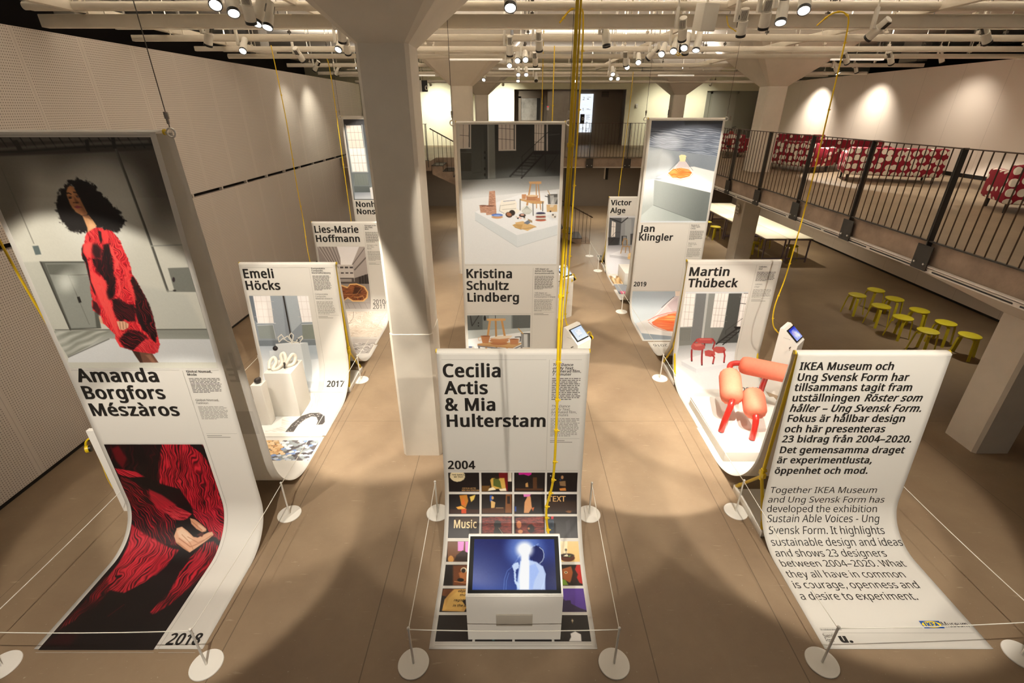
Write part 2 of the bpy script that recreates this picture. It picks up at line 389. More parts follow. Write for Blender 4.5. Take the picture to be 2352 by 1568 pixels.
# ---------------------------------------------------------------- letter outlines (advance, contours; 573 = cap height)
GLYPHS = {
'A':(512,"437,0 368,177 141,177 73,0 0,0 224,575 289,575 512,0|282,415 274,438 263,473 255,500 247,468 238,438 230,415 165,241 346,241"),
'B':(521,"241,573 336,565 404,541 445,497 459,431 456,399 446,371 431,347 409,328 382,313 350,304 350,300 415,279 441,261 461,236 474,203 478,163 472,115 454,74 425,42 385,19 337,5 279,0 78,0 78,573|256,329 318,335 357,352 377,382 384,423 376,463 351,490 308,506 245,511 150,511 150,329|150,269 150,61 265,61 330,68 371,91 394,125 401,168 398,197 388,221 370,241 344,256 307,266 260,269"),
'C':(507,"323,517 280,513 241,502 206,482 178,456 155,423 139,383 129,337 125,286 131,220 147,164 175,117 213,83 262,62 322,55 394,62 460,78 460,15 393,-2 312,-8 232,1 166,28 115,72 78,131 56,203 49,287 53,349 67,406 89,456 120,499 159,534 206,559 261,575 324,581 409,572 482,547 453,486 394,508"),
'D':(585,"536,292 528,203 501,131 457,74 399,33 325,8 237,0 78,0 78,573 254,573 335,565 404,540 460,501 502,446 528,377|460,289 454,359 435,415 404,457 361,487 308,505 244,511 150,511 150,62 228,62 329,76 402,119 446,190"),
'E':(446,"398,0 78,0 78,573 398,573 398,509 150,509 150,330 383,330 383,268 150,268 150,63 398,63"),
'F':(416,"150,0 78,0 78,573 398,573 398,509 150,509 150,306 383,306 383,243 150,243"),
'G':(584,"326,302 524,302 524,22 431,-1 323,-8 241,1 173,28 120,71 81,130 57,202 49,286 58,370 84,442 127,500 186,544 259,571 346,581 437,572 516,547 489,484 421,508 342,517 278,510 225,489 181,455 150,409 131,353 124,286 130,222 146,166 175,119 216,84 270,62 340,55 404,59 452,68 452,238 326,238"),
'H':(594,"516,0 443,0 443,267 150,267 150,0 78,0 78,573 150,573 150,330 443,330 443,573 516,573"),
'I':(272,"239,0 32,0 32,42 99,57 99,515 32,531 32,573 239,573 239,531 172,515 172,57 239,42"),
'J':(219,"-3,-152 -37,-150 -63,-142 -63,-81 -35,-87 -5,-89 33,-81 50,-70 63,-53 71,-29 74,3 74,573 146,573 146,9 141,-42 128,-82 105,-113 75,-135 39,-148"),
'K':(496,"496,0 411,0 209,273 150,222 150,0 78,0 78,573 150,573 150,290 199,345 249,399 403,573 488,573 261,323"),
'L':(420,"78,0 78,573 150,573 150,64 400,64 400,0"),
'M':(727,"330,0 142,502 139,502 142,461 144,407 144,347 144,0 78,0 78,573 184,573 361,103 364,103 544,573 650,573 650,0 578,0 578,352 579,408 581,460 584,501 581,501 390,0"),
'N':(609,"532,0 447,0 141,476 138,476 141,432 143,378 144,320 144,0 78,0 78,573 161,573 467,99 470,99 468,137 466,193 464,249 464,573 532,573"),
'O':(626,"577,287 573,224 561,166 540,116 510,73 473,38 428,13 375,-3 314,-8 251,-3 196,13 151,39 114,73 85,116 65,167 53,224 49,288 56,370 78,442 114,500 166,545 232,572 314,581 393,572 459,545 510,501 547,442 570,370|125,287 130,220 145,163 171,117 207,83 255,62 314,55 373,62 420,83 456,117 481,163 496,220 501,287 490,384 456,457 398,503 314,518 255,511 207,490 171,457 145,411 130,354"),
'P':(485,"229,573 326,562 393,528 431,475 444,404 433,336 417,306 395,278 364,255 324,238 275,227 216,223 150,223 150,0 78,0 78,573|223,511 150,511 150,285 208,285 258,288 298,296 330,311 352,334 365,363 370,401 361,449 334,484 289,504"),
'R':(499,"236,573 301,568 353,555 393,532 422,500 439,460 444,410 440,368 427,334 408,306 385,285 330,257 487,0 403,0 264,237 150,237 150,0 78,0 78,573|232,510 150,510 150,298 236,298 296,304 338,325 362,359 370,407 366,440 355,467 336,486 310,500 275,507"),
'S':(440,"403,153 396,106 378,66 348,35 307,11 257,-3 198,-8 137,-5 83,4 41,19 41,88 113,65 201,55 240,57 273,66 298,79 316,98 327,120 330,147 327,173 318,194 302,213 277,230 196,265 131,294 85,330 57,375 48,435 54,477 71,513 99,542 136,563 180,576 231,581 318,572 389,549 366,487 302,508 229,517 196,515 169,507 148,494 133,478 124,457 121,434 124,407 133,386 149,367 172,351 246,318 332,279 362,255 385,228 398,194"),
'T':(446,"259,0 187,0 187,509 8,509 8,573 437,573 437,509 259,509"),
'U':(586,"513,202 507,146 489,95 459,52 416,20 360,-1 290,-8 196,7 128,50 86,118 72,204 72,573 144,573 144,201 154,139 182,93 228,64 294,55 342,59 379,73 407,96 427,126 438,161 442,202 442,573 513,573"),
'V':(481,"481,573 277,0 204,0 0,573 75,573 204,205 220,160 231,119 241,80 250,119 262,161 277,207 405,573"),
'W':(746,"735,573 583,0 510,0 399,375 389,410 380,443 373,471 370,488 367,471 361,443 352,409 342,373 234,0 161,0 10,573 85,573 174,223 183,186 190,151 196,118 201,87 206,119 213,154 222,191 232,227 333,573 407,573 512,225 523,187 532,151 538,117 544,87 550,129 560,175 572,224 660,573"),
'X':(470,"467,0 385,0 233,249 79,0 3,0 193,298 15,573 95,573 236,348 377,573 453,573 276,300"),
'Y':(454,"227,291 376,573 454,573 263,222 263,0 191,0 191,219 0,573 79,573"),
' ':(209,""),
'a':(450,"231,437 299,428 347,403 376,358 385,293 385,0 334,0 320,61 317,61 279,22 234,-1 172,-8 136,-5 103,6 75,23 55,48 41,80 37,119 50,176 87,219 152,245 243,257 316,259 316,285 310,330 293,359 265,375 227,380 163,370 106,347 84,400 151,426|252,208 184,200 141,182 118,155 110,119 115,87 132,66 157,53 188,49 238,56 279,79 306,117 315,172 315,210"),
'b':(493,"139,461 138,410 135,373 139,373 161,398 189,419 226,432 272,437 344,423 401,381 437,312 449,215 444,147 427,91 400,48 365,17 322,-2 272,-8 226,-3 189,10 161,31 139,55 133,55 119,0 68,0 68,609 139,609|260,379 219,374 188,361 165,339 150,308 142,268 139,217 139,214 145,144 165,93 202,61 261,51 312,61 348,93 369,145 376,216 369,287 348,338 311,368"),
'c':(385,"241,-8 187,-2 139,15 99,45 69,87 50,143 44,213 51,284 71,342 102,385 142,415 191,432 245,438 309,431 358,415 337,356 292,370 244,376 204,371 172,358 148,335 131,303 120,263 117,213 120,166 131,126 148,94 172,71 202,58 240,53 302,60 351,78 351,15 304,-2"),
'd':(493,"221,-8 148,6 92,48 56,117 44,214 56,311 93,381 149,424 221,438 280,429 323,407 354,374 359,374 356,405 354,438 354,609 425,609 425,0 368,0 358,58 354,58 323,24 279,1|232,51 290,60 328,88 348,135 355,200 355,213 349,284 329,336 291,369 231,379 181,368 146,334 124,281 117,213 124,144 146,93 181,61"),
'e':(452,"234,438 286,432 329,414 364,385 390,346 406,299 411,244 411,201 117,201 127,137 154,90 197,62 254,52 327,60 392,82 392,20 327,-1 251,-8 194,-2 143,17 101,48 70,91 51,146 44,212 50,277 68,333 96,378 134,411 181,431|233,380 188,372 154,348 130,309 119,257 338,257 335,292 326,322 312,346 292,364 266,376"),
'f':(276,"266,375 158,375 158,0 87,0 87,375 12,375 12,408 87,432 87,457 92,507 104,547 124,577 152,597 186,609 227,613 274,609 310,599 292,544 262,552 228,556 197,550 175,532 162,502 158,458 158,430 266,430"),
'g':(493,"221,438 261,434 297,422 329,402 355,373 359,373 369,430 425,430 425,-7 420,-63 404,-109 378,-146 341,-172 293,-187 233,-192 147,-186 78,-165 78,-100 149,-125 237,-134 286,-126 324,-101 347,-63 355,-13 355,4 356,32 358,57 354,57 329,28 299,8 263,-4 221,-8 147,7 91,51 56,121 44,214 56,306 91,377 147,423|230,379 197,374 169,359 147,336 130,303 120,262 117,213 124,143 146,92 182,60 232,50 288,58 309,69 326,85 349,131 356,197 356,214 353,267 343,309 326,340 302,362 270,374"),
'h':(496,"139,431 138,399 135,370 140,370 174,407 221,429 273,437 321,433 360,421 391,400 413,370 426,330 431,280 431,0 361,0 361,275 355,321 338,353 308,372 265,379 222,374 189,360 166,338 150,308 142,269 139,222 139,0 68,0 68,609 139,609"),
'i':(207,"139,430 139,0 68,0 68,430|104,591 133,580 142,566 145,546 142,526 133,512 104,501 88,504 75,512 66,526 63,546 66,566 75,580 88,588"),
'j':(207,"18,-192 -18,-190 -44,-183 -44,-126 -19,-132 9,-134 32,-130 51,-120 64,-100 68,-67 68,430 139,430 139,-64 136,-101 126,-133 110,-159 87,-177 56,-189|63,546 66,566 75,580 88,588 104,591 133,580 142,566 145,546 142,526 133,512 104,501 88,504 75,512 66,526"),
'k':(428,"138,291 137,257 135,221 138,221 152,240 172,264 189,285 326,430 409,430 235,246 421,0 336,0 187,200 138,158 138,0 68,0 68,609 138,609"),
'l':(207,"139,0 68,0 68,609 139,609"),
'm':(750,"540,438 603,429 649,401 676,352 685,280 685,0 615,0 615,277 610,321 594,353 567,372 528,379 474,369 438,342 418,298 411,237 411,0 342,0 342,277 332,333 320,353 303,367 281,376 253,379 215,374 185,360 164,338 150,308 141,269 139,223 139,0 68,0 68,430 125,430 136,371 140,371 173,409 217,431 266,438 312,433 349,420 378,398 398,366 402,366 427,398 461,420 499,433"),
'n':(496,"275,438 343,429 391,401 421,352 431,280 431,0 361,0 361,275 355,321 338,353 308,372 265,379 204,368 166,338 146,289 139,223 139,0 68,0 68,430 125,430 136,371 140,371 175,409 222,431"),
'o':(485,"442,216 438,165 428,121 411,82 388,51 359,25 324,7 285,-4 241,-8 200,-4 163,7 129,25 100,51 77,82 59,121 48,165 44,216 50,282 68,336 97,380 137,412 186,431 244,438 299,431 347,412 387,380 417,336 436,282|117,216 120,169 130,128 147,95 172,71 203,56 243,51 282,56 314,71 339,95 356,128 366,169 369,216 365,263 355,303 338,335 314,359 282,374 242,379 185,368 147,335 124,284"),
'p':(493,"273,438 344,424 401,383 437,313 449,216 444,148 427,93 401,49 365,17 322,-2 272,-8 213,1 170,24 139,55 134,55 137,20 139,-16 139,-192 68,-192 68,430 126,430 136,371 139,371 170,405 213,429|260,379 221,374 190,362 167,342 152,313 142,275 139,229 139,216 142,167 150,126 165,93 188,70 220,55 261,51 297,56 326,72 348,98 364,131 373,171 376,217 369,283 348,334 311,367"),
'q':(493,"354,-9 355,25 358,58 354,58 332,32 303,11 266,-3 219,-8 148,6 93,48 56,117 44,214 50,282 67,338 93,381 129,413 172,432 221,438 267,433 304,419 333,397 355,371 358,371 369,430 425,430 425,-192 354,-192|233,51 272,55 304,67 327,87 342,116 352,153 355,199 355,213 348,285 328,337 290,369 231,379 181,368 145,334 124,281 117,213 124,145 146,93 182,61"),
'r':(331,"269,438 295,437 319,433 310,368 287,372 264,374 217,363 176,334 149,289 139,229 139,0 68,0 68,430 126,430 134,351 137,351 170,395 214,426 240,435"),
's':(384,"348,119 343,80 327,49 302,24 268,6 226,-4 176,-8 99,-1 42,19 42,83 104,60 178,49 224,53 256,66 274,86 280,112 271,141 239,167 174,196 103,228 76,245 57,266 45,292 41,324 52,372 85,408 137,430 202,438 275,430 339,409 315,353 258,372 197,380 159,377 131,366 114,350 108,328 119,298 154,274 219,246 289,215 314,197 333,176 344,150"),
't':(289,"212,50 245,53 272,59 272,5 240,-4 200,-8 167,-5 138,4 112,20 91,44 78,79 74,125 74,375 13,375 13,409 75,437 103,528 144,528 144,430 269,430 269,375 144,375 144,127 149,93 163,69 185,54"),
'u':(496,"427,430 427,0 370,0 359,57 356,57 321,20 273,-1 220,-8 173,-4 134,8 103,29 81,59 68,99 63,148 63,430 135,430 135,153 141,108 158,76 188,57 230,51 273,55 306,69 330,91 345,121 354,160 357,206 357,430"),
'v':(407,"163,0 0,430 75,430 167,176 180,137 193,96 201,63 204,63 214,96 227,138 241,176 332,430 407,430 244,0"),
'w':(630,"346,243 336,276 328,308 321,335 316,357 313,357 308,335 302,307 294,275 284,242 207,1 127,1 9,431 82,431 141,201 153,154 163,109 169,73 172,73 178,97 185,128 193,160 201,188 277,431 354,431 428,188 440,149 451,109 457,74 460,74 466,108 477,153 489,201 549,431 621,431 502,1 419,1"),
'x':(424,"170,220 22,430 102,430 213,268 322,430 402,430 253,220 410,0 330,0 213,172 94,0 14,0"),
'y':(409,"1,430 76,430 169,185 184,144 196,105 205,68 209,68 224,121 245,186 333,430 409,430 224,-59 188,-130 165,-156 138,-176 106,-188 67,-192 34,-190 9,-186 9,-130 30,-133 56,-135 99,-126 130,-99 152,-59 174,-2"),
'z':(377,"346,0 31,0 31,47 262,375 45,375 45,430 340,430 340,377 112,55 346,55"),
'0':(459,"419,287 409,163 395,112 376,70 349,37 316,12 276,-3 229,-8 170,1 122,27 86,70 60,129 44,201 39,287 44,373 58,446 83,504 119,547 167,573 229,581 287,573 335,547 372,504 399,446 414,373|110,287 113,215 121,156 137,111 159,78 190,59 229,52 268,59 298,78 320,110 336,156 345,215 348,287 345,359 336,417 320,463 298,495 268,515 229,521 190,515 159,495 137,463 121,417 113,359"),
'1':(459,"285,0 216,0 216,400 216,439 217,470 219,499 196,477 169,455 108,405 71,452 226,573 285,573"),
'2':(459,"417,0 38,0 38,59 188,210 261,287 306,353 318,387 322,424 315,466 294,496 261,514 221,520 181,517 147,506 83,466 45,513 94,548 153,572 221,581 270,576 313,562 347,540 372,510 388,472 394,428 389,385 375,344 353,305 324,267 247,185 128,67 128,64 417,64"),
'3':(459,"395,439 392,403 381,372 363,347 340,326 310,311 277,302 277,298 337,283 379,255 405,214 413,163 407,116 390,74 360,40 318,14 263,-3 193,-8 110,-1 36,23 36,89 114,61 194,51 260,59 305,81 331,117 339,164 335,197 320,223 297,242 265,255 226,263 179,265 123,265 123,326 180,326 223,329 259,339 286,356 307,377 319,404 323,434 316,471 295,498 262,516 219,521 164,515 117,498 75,473 39,521 73,544 115,563 163,576 218,581 296,571 352,540 384,495"),
'4':(459,"443,130 359,130 359,0 291,0 291,130 17,130 17,190 286,576 359,576 359,193 443,193|291,374 291,412 293,444 294,474 295,500 292,500 276,468 257,438 86,193 291,193"),
'5':(459,"221,351 275,346 322,331 361,307 389,274 407,232 413,183 407,128 387,81 356,43 314,15 261,-2 199,-8 116,0 51,23 51,90 121,62 200,52 239,55 274,65 302,82 323,106 336,137 341,176 332,225 306,262 262,284 197,292 146,288 99,280 64,302 86,573 373,573 373,508 146,508 132,342 169,348"),
'6':(459,"44,245 51,342 75,433 95,474 121,510 155,539 196,562 246,576 306,581 344,579 377,573 377,513 344,520 308,523 257,518 216,504 183,483 158,454 139,419 127,380 115,291 119,291 150,326 194,350 255,358 302,353 342,338 375,313 400,279 416,236 421,184 415,129 399,82 372,44 336,15 291,-2 239,-8 199,-4 163,7 130,26 101,54 77,89 59,133 48,185|238,51 284,59 320,84 343,125 351,184 344,233 324,271 289,295 241,303 205,299 175,287 150,270 131,248 119,223 115,198 123,146 146,99 185,64 210,55"),
'7':(459,"109,0 344,508 35,508 35,573 419,573 419,518 187,0"),
'8':(459,"229,581 276,577 318,565 352,546 378,519 395,485 400,443 396,411 385,383 346,338 291,303 355,265 381,242 401,216 414,185 419,148 413,104 395,65 367,34 330,11 284,-3 231,-8 174,-3 126,10 89,33 61,63 45,101 39,146 43,183 56,214 75,241 99,264 158,299 107,336 71,383 61,411 58,444 63,485 80,518 107,545 141,565 182,577|108,145 116,107 138,76 176,55 229,48 281,55 319,76 342,108 350,148 346,174 335,197 293,235 229,265 217,270 157,237 121,197 111,173|228,524 188,518 155,502 134,476 127,441 130,414 141,391 179,357 232,330 282,357 317,392 327,414 330,441 323,476 302,502 270,518"),
'9':(459,"417,328 410,231 387,139 366,99 340,63 306,33 265,11 214,-3 154,-8 117,-6 82,0 82,60 115,53 152,50 204,54 245,68 278,90 303,118 322,153 334,192 346,281 341,281 310,247 266,223 204,214 158,219 118,235 85,260 61,294 45,336 40,387 46,443 63,491 90,529 127,557 171,575 223,581 262,577 299,565 332,545 361,518 384,483 402,439 413,388|223,521 178,513 142,488 118,447 110,388 117,339 137,301 171,277 220,269 256,273 286,285 311,303 330,325 342,349 346,374 338,426 315,474 277,508 252,518"),
'&':(587,"244,581 284,578 318,567 345,549 366,524 378,494 383,458 374,411 350,372 313,338 268,308 423,159 457,216 479,286 550,286 518,191 496,150 468,114 585,0 490,0 420,67 366,28 303,2 223,-8 171,-4 127,10 91,32 65,63 48,102 43,149 46,187 57,220 75,248 100,273 166,318 133,358 107,403 96,456 101,493 114,524 135,548 165,567 201,578|209,273 159,239 128,201 119,178 116,152 124,112 146,81 181,61 225,55 273,59 314,71 375,111|241,524 211,519 186,506 171,485 165,457 169,429 180,404 225,350 265,376 292,401 308,428 313,458 308,484 294,505 271,519"),
'-':(258,"32,184 32,246 226,246 226,184"),
'–':(401,"32,184 32,246 369,246 369,184"),
'.':(215,"58,43 61,69 72,85 88,94 107,97 126,94 142,85 153,69 157,43 153,18 142,2 126,-8 107,-11 88,-8 72,2 61,18"),
',':(215,"154,84 136,23 111,-42 85,-103 33,-103 49,-38 63,31 73,93 148,93"),
'/':(298,"290,573 77,0 8,0 221,573"),
'é':(452,"234,438 286,432 329,414 364,385 390,346 406,299 411,244 411,201 117,201 127,137 154,90 197,62 254,52 327,60 392,82 392,20 327,-1 251,-8 194,-2 143,17 101,48 70,91 51,146 44,212 50,277 68,333 96,378 134,411 181,431|233,380 188,372 154,348 130,309 119,257 338,257 335,292 326,322 312,346 292,364 266,376|347,606 326,579 296,546 263,513 233,486 186,486 186,496 212,532 240,575 262,614 347,614"),
'à':(450,"231,437 299,428 347,403 376,358 385,293 385,0 334,0 320,61 317,61 279,22 234,-1 172,-8 136,-5 103,6 75,23 55,48 41,80 37,119 50,176 87,219 152,245 243,257 316,259 316,285 310,330 293,359 265,375 227,380 163,370 106,347 84,400 151,426|252,208 184,200 141,182 118,155 110,119 115,87 132,66 157,53 188,49 238,56 279,79 306,117 315,172 315,210|205,614 227,575 255,532 282,496 282,486 235,486 204,513 171,546 142,579 121,606 121,614"),
'ö':(485,"442,216 438,165 428,121 411,82 388,51 359,25 324,7 285,-4 241,-8 200,-4 163,7 129,25 100,51 77,82 59,121 48,165 44,216 50,282 68,336 97,380 137,412 186,431 244,438 299,431 347,412 387,380 417,336 436,282|117,216 120,169 130,128 147,95 172,71 203,56 243,51 282,56 314,71 339,95 356,128 366,169 369,216 365,263 355,303 338,335 314,359 282,374 242,379 185,368 147,335 124,284|131,546 134,564 142,576 168,585 195,576 203,564 206,546 203,529 195,516 168,506 142,516 134,529|281,546 284,564 292,576 318,585 345,576 353,564 356,546 353,529 345,516 318,506 292,516 284,529"),
'ü':(496,"427,430 427,0 370,0 359,57 356,57 321,20 273,-1 220,-8 173,-4 134,8 103,29 81,59 68,99 63,148 63,430 135,430 135,153 141,108 158,76 188,57 230,51 273,55 306,69 330,91 345,121 354,160 357,206 357,430|136,546 138,564 147,576 173,585 200,576 208,564 211,546 208,529 200,516 173,506 147,516 138,529|286,546 289,564 297,576 323,585 350,576 358,564 361,546 358,529 350,516 323,506 297,516 289,529"),
'å':(450,"231,437 299,428 347,403 376,358 385,293 385,0 334,0 320,61 317,61 279,22 234,-1 172,-8 136,-5 103,6 75,23 55,48 41,80 37,119 50,176 87,219 152,245 243,257 316,259 316,285 310,330 293,359 265,375 227,380 163,370 106,347 84,400 151,426|252,208 184,200 141,182 118,155 110,119 115,87 132,66 157,53 188,49 238,56 279,79 306,117 315,172 315,210|225,486 189,492 161,508 143,535 137,571 143,607 161,633 189,650 225,655 259,650 288,633 307,607 314,572 307,535 288,508 260,492|225,526 243,529 257,538 266,552 269,571 266,590 257,604 242,613 225,616 207,613 192,604 183,590 180,571 183,552 191,538 205,529"),
'ä':(450,"231,437 299,428 347,403 376,358 385,293 385,0 334,0 320,61 317,61 279,22 234,-1 172,-8 136,-5 103,6 75,23 55,48 41,80 37,119 50,176 87,219 152,245 243,257 316,259 316,285 310,330 293,359 265,375 227,380 163,370 106,347 84,400 151,426|252,208 184,200 141,182 118,155 110,119 115,87 132,66 157,53 188,49 238,56 279,79 306,117 315,172 315,210|113,546 116,564 124,576 151,585 177,576 186,564 188,546 186,529 177,516 151,506 124,516 116,529|264,546 267,564 275,576 301,585 327,576 336,564 338,546 336,529 327,516 301,506 275,516 267,529"),
'’':(140,"131,564 112,503 88,437 62,376 10,376 21,424 32,476 42,527 50,573 125,573"),
}

